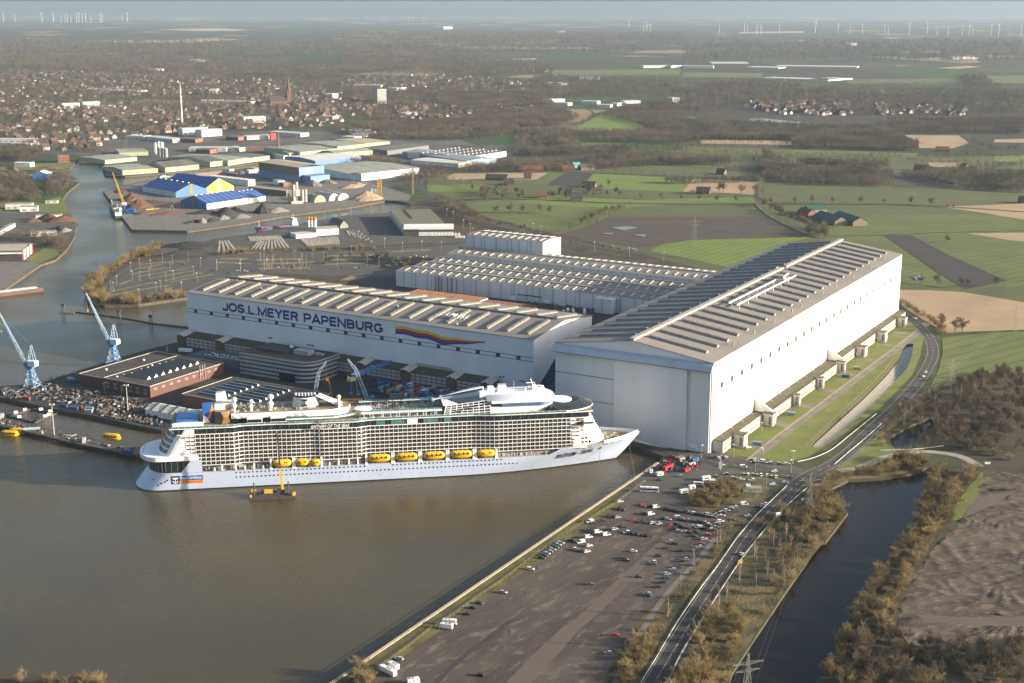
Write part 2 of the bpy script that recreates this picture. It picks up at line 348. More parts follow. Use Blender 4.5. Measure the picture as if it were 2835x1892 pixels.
f_darkb = fld('field_dark', (.036, .0272, .024), (.0264, .0208, .0192), -.9, 12)
f_wood = fld('wood_floor', (.0496, .0384, .0224), (.028, .0256, .0144))
FZ = [0.03]
def field(mat, z, *pts): FZ[0] += .012; return sheet('field', mp(z, *pts), FZ[0], mat)
field(f_dull, z4, (120, 120), (600, 100), (1150, 60), (1950, 70), (2600, 75), (2600, 700), (1700, 700), (1400, 560), (640, 370), (260, 250), (110, 200))
field(f_green, z4, (1600, 350), (1800, 290), (2600, 290), (2600, 560), (1890, 560), (1890, 440), (1600, 385))
field(f_green, z4, (250, 250), (480, 225), (900, 245), (860, 262), (800, 300), (605, 366), (330, 300))
field(f_bright, z4, (430, 245), (560, 222), (900, 235), (1340, 225), (1345, 250), (1010, 252), (880, 268), (720, 262))
field(f_bright, z4, (737, 136), (1105, 157), (1070, 206), (690, 190))
field(f_green, z4, (565, 136), (625, 135), (560, 178), (520, 172))
field(f_darkb, z4, (628, 135), (735, 136), (690, 188), (562, 180))
field(f_tan, z4, (180, 150), (215, 137), (565, 134), (522, 160), (190, 160))
field(f_bright, z4, (112, 182), (330, 175), (330, 203), (118, 206))
field(f_tan, z4, (1106, 157), (1362, 170), (1340, 216), (1070, 206))
field(f_dull, z4, (1382, 170), (1900, 192), (2400, 215), (2400, 268), (1900, 253), (1348, 250))
field(f_brown, z4, (600, 366), (700, 340), (790, 300), (1400, 298), (1562, 374), (1100, 386), (1000, 400), (908, 416))
field(f_dull, z4, (790, 300), (870, 262), (1010, 254), (1340, 258), (1400, 298))
field(f_bright, z4, (945, 426), (1000, 402), (1100, 387), (1560, 375), (1440, 402), (1290, 500))
field(f_tan, z4, (2030, 262), (2400, 248), (2400, 318), (2140, 276))
field(f_brown, z4, (1852, 136), (2000, 130), (2110, 192), (1862, 192))
field(f_tan, z4, (2138, 362), (2420, 358), (2420, 396), (2300, 388))
field(f_darkb, zE4, (1222, 117), (1388, 115), (1640, 245), (1990, 400), (1730, 452), (1560, 350), (1330, 190))
field(f_tan, zE4, (1300, 455), (1500, 458), (1720, 470), (2160, 545), (2160, 700), (1850, 712), (1620, 722), (1480, 650), (1340, 560))
field(f_green, zE4, (1585, 752), (1850, 725), (2160, 708), (2160, 980), (1960, 965), (1760, 1000), (1560, 1080), (1480, 1120), (1560, 960), (1590, 850))
field(f_green, z4, (900, 48), (1940, 62), (1940, 76), (1480, 70), (1150, 64))
field(f_tan, zT3, (120, 965), (750, 972), (750, 1000), (130, 990))
field(f_tan, zT3, (1530, 932), (1900, 935), (1970, 985), (1850, 1000), (1610, 980))
field(f_tan, zT3, (1620, 985), (1970, 990), (1850, 1025), (1630, 1020))
field(f_tan, zT3, (2150, 962), (2400, 955), (2400, 985), (2140, 982))
field(f_tan, zT3, (1690, 1120), (1890, 1122), (1870, 1158), (1700, 1150))
field(f_bright, zT3, (2150, 1078), (2400, 1068), (2400, 1125), (2140, 1112))
field(f_green, zT3, (0, 1008), (740, 1032), (1620, 1058), (1600, 1082), (620, 1078), (0, 1046))
field(f_brown, zT3, (300, 1150), (560, 1148), (560, 1180), (310, 1180))
field(f_bright, zT2, (1620, 870), (1760, 800), (1900, 790), (2080, 870), (2060, 910), (1640, 910))
field(f_green, zT2, (1640, 985), (1950, 990), (1900, 1020), (1660, 1015))
field(f_green, zT2, (1440, 485), (2330, 478), (2340, 520), (1460, 525))
field(f_green, zT3, (0, 500), (560, 505), (540, 540), (0, 535)); field(f_dull, zT3, (1100, 550), (1860, 540), (1900, 575), (1150, 580))
field(f_green, zT3, (2090, 525), (2400, 520), (2400, 580), (2120, 570)); field(f_green, zT3, (980, 640), (1300, 615), (1640, 625), (1500, 650))
field(f_green, zT3, (1990, 705), (2240, 700), (2250, 730), (2050, 728)); field(f_tan, zT3, (1740, 470), (1960, 455), (2060, 462), (1900, 476))
field(f_tan, zT3, (1680, 400), (2030, 392), (2040, 402), (1690, 412)); field(f_tan, zT1, (580, 285), (1300, 275), (1720, 268), (1300, 295), (900, 295))
field(f_tan, zT1, (1060, 205), (1500, 195), (1760, 208), (1400, 216)); field(f_tan, zT3, (380, 222), (830, 216), (840, 226), (400, 232))
field(f_dull, zT1, (250, 372), (830, 362), (820, 378), (300, 382)); field(f_tan, zT2, (1300, 330), (1700, 326), (1780, 336), (1400, 340))
field(f_green, zT2, (1150, 290), (1500, 270), (1480, 300), (1180, 306)); field(f_tan, zT2, (880, 415), (1350, 402), (1330, 414), (1000, 424))
m_flood = water_material('flood_water', (.10, .10, .11), (.12, .12, .13), .02, .1, .02, .5)
for pl in ([(1690, 632), (1735, 628), (1770, 632), (1725, 640)], [(1750, 652), (1790, 650), (1785, 658)], [(1660, 648), (1700, 646), (1690, 651)], [(2526, 770), (2545, 762), (2560, 768), (2540, 778)]):
 sheet('flood_puddle', pl, .75, m_flood)
for pl in (mp(zT3, (460, 820), (560, 818), (820, 845), (800, 853), (470, 842)), mp(zT3, (-60, 805), (60, 805), (110, 820), (40, 828), (-60, 826)), mp(zT2, (880, 415), (1080, 408), (1220, 418), (1100, 424)), mp(zT1, (-40, 372), (60, 370), (110, 374), (0, 378))):
 sheet('lake', pl, .8, m_flood)

yardp = XY([(497, 949), (411, 968.6), (293, 1003), (205, 1033), (117, 1062), (0, 1072), (-110, 1074), (38, 1105.4), (147, 1129.4), (264, 1150.4), (352, 1170.4), (446, 1189.4)])
yardp += [tuple(L1(370, -60)[:2]), tuple(L2(-7.5, 133)[:2]), tuple(L2(-7.5, 60)[:2])] + XY([(1836, 1263.5), (1900, 1262), (1966, 1257)]) + [tuple(L2(0, -1)[:2]), tuple(L2(505, 0)[:2]), tuple(L2(505, 126)[:2]), tuple(L1(420, 560)[:2]), tuple(L1(-30, 560)[:2]), tuple(L1(-60, 330)[:2]), tuple(L1(-20, 200)[:2]), tuple(L1(15, 118)[:2]), tuple(L1(-7, 106)[:2]), tuple(L1(-7, -4)[:2])]
sheet('shipyard_paving', yardp, .02, m_yard, None)
lawn = [tuple(L2(1, -.5)[:2]), tuple(L2(505, -.5)[:2])] + XY(mp(zE4, (1420, 640), (1470, 760), (1450, 870), (1400, 985), (1200, 1190), (1000, 1330), (760, 1490), (600, 1530), (440, 1500), (160, 1470)))
def clip_ditch(poly, name, z, mat):
 t = tessellate_polygon([[Vector((x, y, 0)) for x, y in l] for l in (poly, ditch)]); P = poly + ditch; fs = []
 for a, b, c in t:
  cr = (P[b][0] - P[a][0]) * (P[c][1] - P[a][1]) - (P[b][1] - P[a][1]) * (P[c][0] - P[a][0]); fs.append((a, b, c) if cr > 0 else (c, b, a))
 return MB().add([(x, y, z) for x, y in P], fs).obj(name, mat, kind='structure')
clip_ditch(lawn, 'lawn', .04, m_grass)
sp = [L2(-4, -31), L2(60, -30), L2(150, -31), L2(300, -32), L2(430, -33), L2(500, -31)]
mb = MB(); ribbon(mb, sp, 0, 8, .07); mb.obj('path', m_conc, kind='structure')
mb = MB(); ribbon(mb, sp, 2.4, .35, .085); ribbon(mb, sp, 2.4 + .7, .12, .085); mb.obj('path_marking', M('yellow_paint', (.55, .42, .08), .7), kind='structure')
for s in (33, 92, 150, 205, 262, 320, 385, 440, 488):
 sheet('path', [tuple(L2(s - 5, -27)[:2]), tuple(L2(s - 5, -14)[:2]), tuple(L2(s + 5, -14)[:2]), tuple(L2(s + 5, -27)[:2])], .062, m_conc, None)
fore = XY(mp(zE1, (400, 262), (560, 150), (640, 128), (850, 122), (1040, 152), (1350, 205), (1450, 245), (1330, 300), (1210, 330), (1140, 470), (1000, 460), (830, 490), (660, 480), (560, 440), (420, 450), (250, 420), (235, 395)))
sheet('forecourt', fore, .06, m_asph2, None)
park = XY([(1600, 1445), (1690, 1386), (1712, 1388), (1790, 1393), (1850, 1398), (1893, 1412), (1960, 1415), (2050, 1402), (2098, 1402)] + mp(zE1, (1040, 520), (930, 600), (830, 720), (720, 850), (560, 1000), (450, 1110), (330, 1260), (240, 1400), (150, 1568)) + [(1640, 1960), (985, 1960), (1060, 1846)])
sheet('car_park_gravel', park, .03, m_gravel, None)
sheet('puddle_strip', mp(zE1, (640, 560), (670, 565), (560, 690), (420, 830), (300, 970), (130, 1130), (0, 1240)) + [(1520, 1840), (1470, 1892), (1400, 1892)] + [(1500, 1790), (1560, 1735)] + mp(zE1, (0, 1160), (130, 1030), (300, 870), (440, 740), (560, 640)), .06, m_puddle)
sheet('wet_rut', mp(zE2, (870, 1445), (1120, 1210), (1340, 1050), (1500, 925), (1540, 930), (1400, 1050), (1200, 1190), (920, 1445)), .055, M('wet_gravel', (.055, .045, .038), .5, (.04, .033, .03), .2))
q0, q1 = Vector((*G(905, 1902)[:2], 0)), Vector((*G(1822, 1282)[:2], 0)); qd = (q1 - q0).normalized(); qn = Vector((qd.y, -qd.x, 0))
def QP(s, t, z=0): v = q0 + qd * s + qn * t; return Vector((v.x, v.y, z))
qlen = (q1 - q0).length
sheet('quay_grass', [tuple(QP(-40, .8)[:2]), tuple(QP(qlen - 6, .8)[:2]), tuple(QP(qlen - 10, 13)[:2]), tuple(QP(-40, 13.5)[:2])], .05, M('quay_turf', (.115, .105, .026), .95, (.07, .062, .02), .08, .3, 1.2, lo=.4, hi=.6), None)
sheet('quay_track', [tuple(QP(-40, 5.2)[:2]), tuple(QP(qlen - 60, 4.8)[:2]), tuple(QP(qlen - 60, 6.6)[:2]), tuple(QP(60, 8.0)[:2]), tuple(QP(-40, 9)[:2])], .065, M('dirt_track', (.045, .035, .026), .95, (.06, .055, .025), .3), None)
MB().prism([tuple(QP(-45, -.3)[:2]), tuple(QP(qlen, -.3)[:2]), tuple(QP(qlen, .9)[:2]), tuple(QP(-45, .9)[:2])], -.6, .45).obj('quay_cap', M('quay_cap_stone', (.42, .37, .28), .85, (.30, .27, .2), .5), kind='structure')
mud = XY(mp(zE3, (1250, 320), (1500, 350), (1700, 360), (1700, 1290), (1400, 1300), (1000, 1370), (800, 1340), (730, 1250), (760, 1110), (830, 960), (950, 780), (1080, 650), (1130, 590), (1200, 470)))
sheet('mud_field', mud, .04, m_mud, None)
def inpoly(P_, x, y):
 c = False
 for i in range(len(P_)):
  (x1, y1), (x2, y2) = P_[i], P_[i - 1]
  if (y1 > y) != (y2 > y) and x < (x2 - x1) * (y - y1) / (y2 - y1) + x1: c = not c
 return c
def churned(name, poly, pool_, centres, step, amp, mat):
 from mathutils import noise
 xs, ys = [p[0] for p in poly], [p[1] for p in poly]; nx, ny = int((max(xs) - min(xs)) / step), int((max(ys) - min(ys)) / step); idx = {}; mb = MB()
 for i in range(nx + 1):
  for j in range(ny + 1):
   x, y = min(xs) + i * step, min(ys) + j * step
   if not inpoly(poly, x, y) or any(inpoly(q, x, y) for q in pool_): continue
   n1 = noise.noise((x * .02, y * .02, 1)); n2 = noise.noise((x * .15, y * .15, 5)); d = min((math.hypot(x - a, (y - b)) + n1 * 34 + n2 * 1.2, k) for k, (a, b) in enumerate(centres))[0]
   n3 = noise.noise((x * .045, y * .045, 9)); h_ = amp * (.5 + .5 * math.sin(d * (1.0 + .25 * n3))) * max(0, n3 + .25) * 1.3 + n2 * amp * 1.2 + max(0, n3 - .25) * amp * 4
   idx[i, j] = len(mb.v); mb.v.append((x, y, .06 + max(0, h_)))
 for (i, j), a in idx.items():
  q = [idx.get(k) for k in ((i + 1, j), (i + 1, j + 1), (i, j + 1))]
  if None not in q: mb.f.append([a] + q); mb.m.append(0)
 return mb.obj(name, mat, kind='structure', smooth=True)
mpool = [XY(mp(zE3, (1100, 610), (1180, 490), (1300, 450), (1440, 440), (1300, 530), (1190, 580))), XY(mp(zE3, (840, 1155), (1100, 1170), (1700, 1180), (1700, 1250), (1050, 1225), (880, 1225)))]
churned('mud_ruts', mud, mpool, [tuple(G(*zE3(*p))[:2]) for p in ((1400, 640), (1250, 900), (900, 1180), (1560, 1000))], 1.3, .6, m_mud)
sheet('mud_pool', mp(zE3, (1120, 600), (1180, 500), (1300, 460), (1420, 450), (1300, 520), (1190, 570)), .06, m_puddle)
sheet('mud_pool', mp(zE3, (850, 1165), (1100, 1180), (1479, 1185), (1700, 1190), (1700, 1240), (1479, 1240), (1050, 1215), (900, 1215)), .06, m_puddle)
sheet('grass_bank', mp(zE3, (1230, 330), (1290, 370), (1250, 430), (1160, 530), (1110, 610), (1050, 620), (1090, 500), (1170, 400)), .065, m_grass)
sheet('verge', mp(zE1, (1040, 520), (930, 600), (830, 720), (720, 850), (560, 1000), (450, 1110), (330, 1260), (240, 1400), (150, 1568)) + [(1640, 1960), (1790, 1960)] + mp(zE1, (420, 1568), (620, 1200), (880, 830), (1090, 560)), .035, m_rough)
sheet('verge', mp(zE1, (560, 1568), (800, 1150), (1030, 800), (1180, 590), (1450, 330), (1586, 280), (1700, 270)) + mp(zE3, (300, 450), (440, 560), (310, 740), (230, 840), (140, 960), (0, 1140)) + mp(zE1, (1290, 1000), (1090, 1300), (960, 1500)) + [(1990, 1955), (1850, 1955)], .034, m_rough)
sheet('grass_bank', mp(zE3, (380, 300), (560, 160), (620, 120), (720, 195), (900, 200), (700, 235), (560, 290), (420, 325)), .045, m_grass)
sheet('roadside_bank', mp(zE3, (270, 440), (400, 330), (640, 318), (760, 245), (860, 250), (930, 298), (860, 328), (640, 366), (450, 376), (330, 440)), .04, m_rough)
sheet('wood_floor', mp(zE4, (1480, 1120), (1760, 1000), (1960, 965), (2160, 980), (2160, 1568), (1700, 1560), (1640, 1450), (1440, 1445), (1440, 1370), (1560, 1280), (1500, 1245), (1250, 1360), (1180, 1340), (1290, 1230)), .045, f_wood)
sheet('wood_floor', mp(zE3, (430, 1260), (500, 1080), (660, 910), (870, 650), (900, 450), (980, 330), (1200, 290), (1240, 330), (1150, 410), (1060, 560), (1030, 640), (930, 790), (820, 960), (740, 1120), (720, 1250), (800, 1350), (1000, 1380), (1400, 1310), (1700, 1300), (1700, 1760), (180, 1760), (310, 1500)), .036, f_wood)
sheet('island_bed', mp(zE1, (660, 420), (700, 375), (760, 340), (860, 310), (1050, 305), (1180, 312), (1205, 340), (1170, 400), (1050, 440), (930, 465), (820, 495), (740, 480)), .08, m_rough)
sheet('traffic_island', mp(zE1, (985, 255), (1060, 245), (1200, 252), (1300, 275), (1325, 300), (1310, 318), (1270, 292), (1140, 288), (1000, 270)), .08, m_grass)
sheet('left_bank_grass', mp(zB, (-200, 560), (400, 590), (540, 530), (575, 570), (645, 700), (560, 690), (330, 680), (-200, 690)), .03, m_grass)
sheet('left_bank_yard', mp(zB, (-200, 690), (330, 680), (645, 700), (690, 810), (660, 900), (500, 960), (300, 960), (-200, 950)), .04, m_asph2)
sheet('left_bank_quay', mp(zB, (-300, 1115), (300, 1130), (360, 1150), (150, 1295), (0, 1392), (-300, 1500)), .045, m_conc)
sheet('left_bank_grass', mp(zB, (230, 1118), (390, 1010), (500, 1010), (540, 1060), (360, 1145)), .05, m_grass)
sheet('left_bank_grass', mp(zB, (-100, 270), (150, 255), (480, 230), (690, 200), (640, 285), (300, 295), (-100, 300)), .05, m_grass)
sheet('wharf_paving', [(365, 635.5), (323, 580), (288, 531), (389, 505), (490, 493), (700, 470), (830, 480), (1000, 500), (1140, 540), (1130, 556), (1065, 554.5), (961, 573.5), (808, 593), (655, 619.5), (540, 635.5), (518, 638.5)], .03, m_conc)
sheet('green_shed_paving', [(293, 485), (346, 487.5), (472, 476.5), (613, 461.5), (747, 445.5), (840, 436), (1000, 425), (1000, 400), (600, 400), (330, 425), (308, 433), (284, 463)], .03, m_asph2)
sheet('block_yard_paving', mp(zC, (60, 800), (180, 740), (420, 710), (700, 645), (1100, 565), (1400, 548), (1480, 560), (1560, 720), (1960, 730), (1960, 760), (1500, 770), (1290, 790), (800, 800), (300, 830), (100, 840)), .03, m_asph2)
sheet('town_ground', mp(zT1, (-150, 940), (500, 960), (1000, 930), (2000, 900), (2900, 860), (3300, 1010), (2400, 1080), (1200, 1075), (820, 1070), (560, 1070), (250, 1060), (-150, 1050)), .012, M('town_floor', (.105, .092, .078), .95, (.045, .042, .034), .012, detail=10))
sheet('town_ground', mp(zC, (300, 260), (900, 190), (1700, 60), (2300, 60), (2320, 110), (1960, 250), (1600, 330), (1100, 420), (400, 420)), .016, MATS['town_floor'])
sheet('car_park', mp(zB, (900, 1430), (1180, 1180), (1260, 1130), (1700, 1105), (1830, 1100), (2350, 1190), (2350, 1260), (1700, 1420), (1300, 1440)), .04, m_asph2)
sheet('car_park', mp(zC, (60, 870), (480, 830), (1300, 820), (1960, 770), (1960, 830), (1500, 930), (1450, 1010), (880, 1000), (440, 980), (120, 910)), .045, m_asph2)
m_strip = M('planting_strip', (.25, .20, .08), .95, (.12, .105, .04), .12, .5, 1.5)
for a, b in (((1170, 1245), (1500, 1180)), ((1230, 1265), (1720, 1180)), ((1350, 1280), (1760, 1205)), ((1480, 1300), (1830, 1225)), ((1010, 1395), (1400, 1310)), ((1000, 1430), (1560, 1330)), ((1220, 1195), (1460, 1150)), ((1090, 1330), (1200, 1290)), ((1540, 1310), (1930, 1240)), ((1270, 1150), (1680, 1120))):
 A, B = G(*zB(*a)), G(*zB(*b)); mb = MB(); ribbon(mb, [A, A.lerp(B, .5) + Vector((0, 1.5, 0)), B], 0, 4.5, .07); mb.obj('planting_strip', m_strip, kind='structure')
for a, b in (((440, 890), (760, 880)), ((450, 920), (860, 905)), ((460, 950), (860, 945)), ((930, 860), (1330, 850)), ((930, 890), (1330, 880)), ((930, 920), (1230, 910)), ((180, 880), (380, 880)), ((150, 905), (390, 915)), ((1420, 830), (1700, 815)), ((300, 840), (900, 812))):
 A, B = G(*zC(*a)), G(*zC(*b)); mb = MB(); ribbon(mb, [A, A.lerp(B, .5), B], 0, 9, .075); mb.obj('planting_strip', m_strip, kind='structure')

def road(name, px, wd, mat, z, lines=True, f=G, n=8, edge=True, dash=(4, 8)):
 ln = smooth_line([Vector((*f(*p)[:2], 0)) for p in px], n)
 mb = MB(); ribbon(mb, ln, 0, wd, z); mb.obj(name, mat, kind='structure')
 if lines:
  mb = MB(); ribbon(mb, ln, 0, .22, z + .03, dash=dash)
  if edge: ribbon(mb, ln, wd / 2 - .6, .16, z + .03); ribbon(mb, ln, -wd / 2 + .6, .16, z + .03)
  mb.obj('road_marking', m_paint, kind='structure')
 return ln
main_px = [(1790, 1945), (1812, 1892), (1909, 1730), (2017, 1562), (2081, 1465), (2169, 1377), (2227, 1324), (2329, 1270), (2409, 1194), (2489, 1118), (2547, 1051), (2583, 980), (2565, 926), (2525, 886), (2494, 863)]
main_ln = road('road', main_px, 11, m_asph, .09)
mb = MB(); ribbon(mb, main_ln[:44], .0, .7, .105, dash=(5, .4)); mb.obj('road_median', m_redp, kind='structure')
road('road', [(1940, 1272), (2010, 1284), (2100, 1300), (2200, 1322)], 15, m_asph, .085, dash=(3, 3), edge=False)
road('bypass_road', [(2494, 863), (2300, 800), (2100, 742), (1900, 717), (1757, 697), (1563, 668), (1440, 640), (1330, 600), (1240, 560), (1172, 528), (1160, 505), (1185, 482), (1280, 458), (1400, 425), (1425, 405), (1450, 380), (1500, 355), (1620, 335), (1640, 310), (1580, 290)], 11, m_asph, .09)
road('cycle_path', [(1680, 1945), (1705, 1892), (1745, 1800), (1795, 1720), (1850, 1640), (1925, 1560), (1980, 1490)], 3.2, m_conc, .075, lines=False)
road('gravel_track', mp(zE3, (395, 325), (520, 305), (680, 243), (900, 214), (1100, 240), (1220, 300)), 7, M('pale_gravel', (.30, .27, .23), .95, (.22, .2, .17), .3), .08, lines=False)
road('path', [(1838, 1268), (1880, 1268), (1930, 1266)], 8, m_asph2, .07, lines=False)
road('country_lane', mp(z4, (0, 262), (260, 236), (500, 235), (860, 250), (1340, 252), (1900, 256), (2400, 285)), 5, m_asph, 1.0, lines=False)
road('country_lane', mp(z4, (190, 133), (560, 130), (1100, 150), (1400, 165), (1960, 185)), 4.5, m_asph, 1.0, lines=False)
road('farm_track', mp(z4, (1345, 252), (1400, 300), (1560, 374), (1610, 372), (1800, 368), (2050, 358), (2400, 350)), 4, M('pale_track', (.16, .14, .09), .95), 1.0, lines=False)
road('car_park_road', mp(zC, (60, 850), (480, 820), (1300, 805), (1960, 750)), 8, m_asph2, .08, lines=False)
road('car_park_road', mp(zB, (860, 1440), (1020, 1290), (1180, 1170), (1300, 1120), (1700, 1095), (1820, 1105), (2100, 1180), (2350, 1215)), 7, m_asph2, .085, lines=False)
# == shipyard halls
def panel_mat(name, c, ang, period=1.2, dark=.9, rough=.55, c2=None, s=.04):
 m = M(name, c, rough, c2 or tuple(x * .86 for x in c), s, detail=8, stretch=(1, 1, .25))
 t = m.node_tree; N = t.nodes; L = t.links; b = N['Principled BSDF']; src = b.inputs['Base Color'].links[0].from_socket
 geo = N.new('ShaderNodeNewGeometry'); mm = N.new('ShaderNodeMapping'); mm.inputs['Rotation'].default_value = (0, 0, -ang); L.new(geo.outputs['Position'], mm.inputs[0])
 wv = N.new('ShaderNodeTexWave'); wv.bands_direction = 'X'; wv.inputs['Scale'].default_value = .314 / period; L.new(mm.outputs[0], wv.inputs['Vector'])
 r = N.new('ShaderNodeMapRange'); r.inputs[1].default_value = .9; r.inputs[2].default_value = 1.; r.inputs[3].default_value = 1.; r.inputs[4].default_value = dark; L.new(wv.outputs['Fac'], r.inputs[0])
 hs = N.new('ShaderNodeHueSaturation'); L.new(src, hs.inputs['Color']); L.new(r.outputs[0], hs.inputs['Value']); L.new(hs.outputs[0], b.inputs['Base Color'])
 return m
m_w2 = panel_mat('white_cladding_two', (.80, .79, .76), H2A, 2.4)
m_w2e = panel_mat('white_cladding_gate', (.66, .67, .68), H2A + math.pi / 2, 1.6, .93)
m_w1 = panel_mat('white_cladding_one', (.74, .75, .77), H1A, 2.4)
m_w1e = panel_mat('white_cladding_end', (.74, .75, .77), H1A + math.pi / 2, 2.4)
m_roof2 = panel_mat('roof_sheet_two', (.225, .203, .180), H2A, 7, .9, .8, (.18, .165, .148), .03)
m_roof1 = panel_mat('roof_sheet_one', (.215, .198, .182), H1A, 7, .92, .8, (.175, .162, .15), .03)
m_sky = M('skylight_glazing', (.145, .132, .102), .4, (.10, .094, .08), .3, spec=.5)
m_sky2 = M('skylight_grey', (.17, .17, .165), .4, (.12, .12, .12), .3, spec=.5)  # grey kept dark to carry the tubes' shaded sides and shadow bands
m_skyend = M('skylight_end', (.38, .36, .31), .6)
m_white = M('white_paint', (.78, .78, .76), .45, (.70, .70, .68), .3)
m_trim = M('grey_trim', (.20, .20, .20), .6)
m_win = M('dark_window', (.052, .043, .034), .4, (.075, .062, .05), .5, spec=.25)
m_glass = M('blue_glass', (.03, .045, .055), .08, (.05, .07, .085), .4, spec=.8)
m_navy = M('navy_paint', (.012, .03, .20), .5)
m_moss = M('mossy_roof', (.085, .078, .038), .95, (.056, .052, .032), .12, .1, 2)
m_beige = M('beige_render', (.56, .52, .46), .8, (.48, .45, .40), .2)
m_brick = M('red_brick', (.125, .062, .050), .85, (.092, .047, .039), .6, .03, 9)
m_bit = M('bitumen_roof', (.060, .052, .047), .95, (.04, .036, .034), .1, .05, 3)

def half_tube(r, ln, n=8, gl=None):
 mb = MB(); prof = [(r * math.cos(math.pi * i / n), r * .85 * math.sin(math.pi * i / n)) for i in range(n + 1)]
 mb.loft([[(x, -ln / 2, z) for x, z in prof], [(x, ln / 2, z) for x, z in prof]], 0, closed=False)
 for y in (-ln / 2, ln / 2): mb.add([(x, y, z) for x, z in prof], [tuple(range(n + 1))], 1)
 k = max(2, int(ln / 6))
 for i in range(1, k):
  y = -ln / 2 + ln * i / k
  mb.loft([[(x * 1.03, y - .12, z * 1.03) for x, z in prof], [(x * 1.03, y + .12, z * 1.03) for x, z in prof]], 1, closed=False)
 for s in (-1, 1): mb.box(s * r - .15, s * r + .15, -ln / 2, ln / 2, -.2, .35, 1)
 return mb.mesh('skylight', [gl or m_sky, m_skyend])
def gable_hall(root, ln, wd, eave, ridge, mw, mwe, mr, rx=None, over=.6):
 rx = wd / 2 if rx is None else rx
 mb = MB()
 mb.add([(0, 0, -.5), (ln, 0, -.5), (ln, 0, eave), (0, 0, eave)], [(0, 1, 2, 3)], 0)
 mb.add([(0, wd, -.5), (ln, wd, -.5), (ln, wd, eave), (0, wd, eave)], [(3, 2, 1, 0)], 0)
 for x, o in ((0, 1), (ln, 0)):
  vs = [(x, 0, -.5), (x, wd, -.5), (x, wd, eave), (x, rx, ridge), (x, 0, eave)]
  mb.add(vs, [(4, 3, 2, 1, 0) if o else (0, 1, 2, 3, 4)], 1)
 mb.obj('wall', [mw, mwe], root)
 for y0, y1, z0, z1 in ((0, rx, eave, ridge), (wd, rx, eave, ridge)):
  s = 1 if y0 < y1 else -1; mb = MB()
  vs = [(-over, y0 - s * over, z0 + .02), (ln + over, y0 - s * over, z0 + .02), (ln + over, y1, z1 + .12), (-over, y1, z1 + .12)]
  vs += [(x, y, z + .45) for x, y, z in vs]
  mb.add(vs, [(0, 1, 5, 4), (1, 2, 6, 5), (2, 3, 7, 6), (3, 0, 4, 7), (4, 5, 6, 7), (3, 2, 1, 0)] if s > 0 else [(4, 5, 1, 0), (5, 6, 2, 1), (6, 7, 3, 2), (7, 4, 0, 3), (7, 6, 5, 4), (0, 1, 2, 3)])
  mb.obj('roof_slope', mr, root)
h2 = thing('assembly_hall', 'huge white shipbuilding hall with sunlit windowed side wall and pale grey ridged roof', 'hall', H2O, H2A)
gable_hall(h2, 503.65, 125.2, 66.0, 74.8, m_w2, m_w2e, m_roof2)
sk = half_tube(2.1, 46, 8, m_sky2); a2 = math.atan2(8.8, 62.6)
for i in range(24):
 x = 18 + i * 20.4
 for s, yc in ((1, 62.6 - 28), (-1, 62.6 + 28)):
  o = link('skylight', sk, h2, (x, yc, 75.2 - 28 * math.tan(a2) + .3)); o.rotation_euler = (s * a2, 0, 0)
for x0, x1 in ((-.5, 322), (330, 504)):
 MB().box(x0, x1, 61.2, 64.0, 74.6, 77.0).box(x0, x1, 60.6, 64.6, 76.6, 77.1).obj('ridge_vent', m_skyend, h2)
wm = MB().box(-2.6, 2.6, -.12, .3, -2.2, 2.2).mesh('window', [m_win])
for i in range(24): link('window', wm, h2, (18.2 + i * 20.3, 0, 46.2))
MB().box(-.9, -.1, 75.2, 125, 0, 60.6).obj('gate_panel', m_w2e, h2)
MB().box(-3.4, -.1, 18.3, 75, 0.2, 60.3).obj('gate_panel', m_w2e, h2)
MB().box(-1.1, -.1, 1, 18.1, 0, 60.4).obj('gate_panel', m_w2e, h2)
for z in (25.4, 44.2): MB().box(-1.15, -.95, 75.4, 124.8, z - .25, z + .25).obj('seam_rail', m_trim, h2)
c = MB(); n = 6
c.add([(-5.2, -1, 60.6), (-5.2, 126.2, 60.6), (-3.2, 126.2, 64.2), (-3.2, -1, 64.2), (0, -1, 60.9), (0, 126.2, 60.9), (0, 126.2, 66), (0, -1, 66)], [(1, 0, 3, 2), (2, 3, 7, 6), (0, 1, 5, 4), (0, 4, 7, 3), (5, 1, 2, 6)])
c.obj('canopy', M('canopy_steel', (.42, .46, .52), .5, (.36, .40, .46), .1), h2)
MB().box(-5.35, -5.15, -1, 126.2, 60.3, 60.8).obj('gutter', m_trim, h2)
d = MB().box(-1.35, -1.1, 9.5, 15.2, .1, 4.6).obj('roller_door', m_white, h2)
for k in range(4): MB().box(-1.42, -1.36, 10.2 + k * 1.25, 10.9 + k * 1.25, 1.3, 1.8).obj('door_window', m_win, d)
for x in (52, 95, 140, 182, 205, 262, 300, 352, 410, 455): MB().tube((x, 5, 66), (x, 5, 69.6), .45, 6).lathe((x, 5, 69), [(.75, 0), (.75, 1.0), (0, 1.3)], 8).obj('roof_vent', m_skyend, h2)
rb = thing('roof_gantry', 'white twin-beam maintenance gantry lying on the big hall roof', 'gantry', H2O, H2A)
zr = lambda y: 66.5 + y * 8.8 / 62.6
for y in (40.5, 47.5):
 MB().box(150, 296, y - .45, y + .45, zr(y) + 3.0, zr(y) + 4.0).obj('beam', m_white, rb)
for x in range(156, 296, 20):
 MB().box(x - .3, x + .3, 40.2, 40.8, zr(40) + .2, zr(40) + 3.1).obj('leg', m_white, rb); MB().box(x - .3, x + .3, 47.2, 47.8, zr(47) + .2, zr(47) + 3.1).obj('leg', m_white, rb)
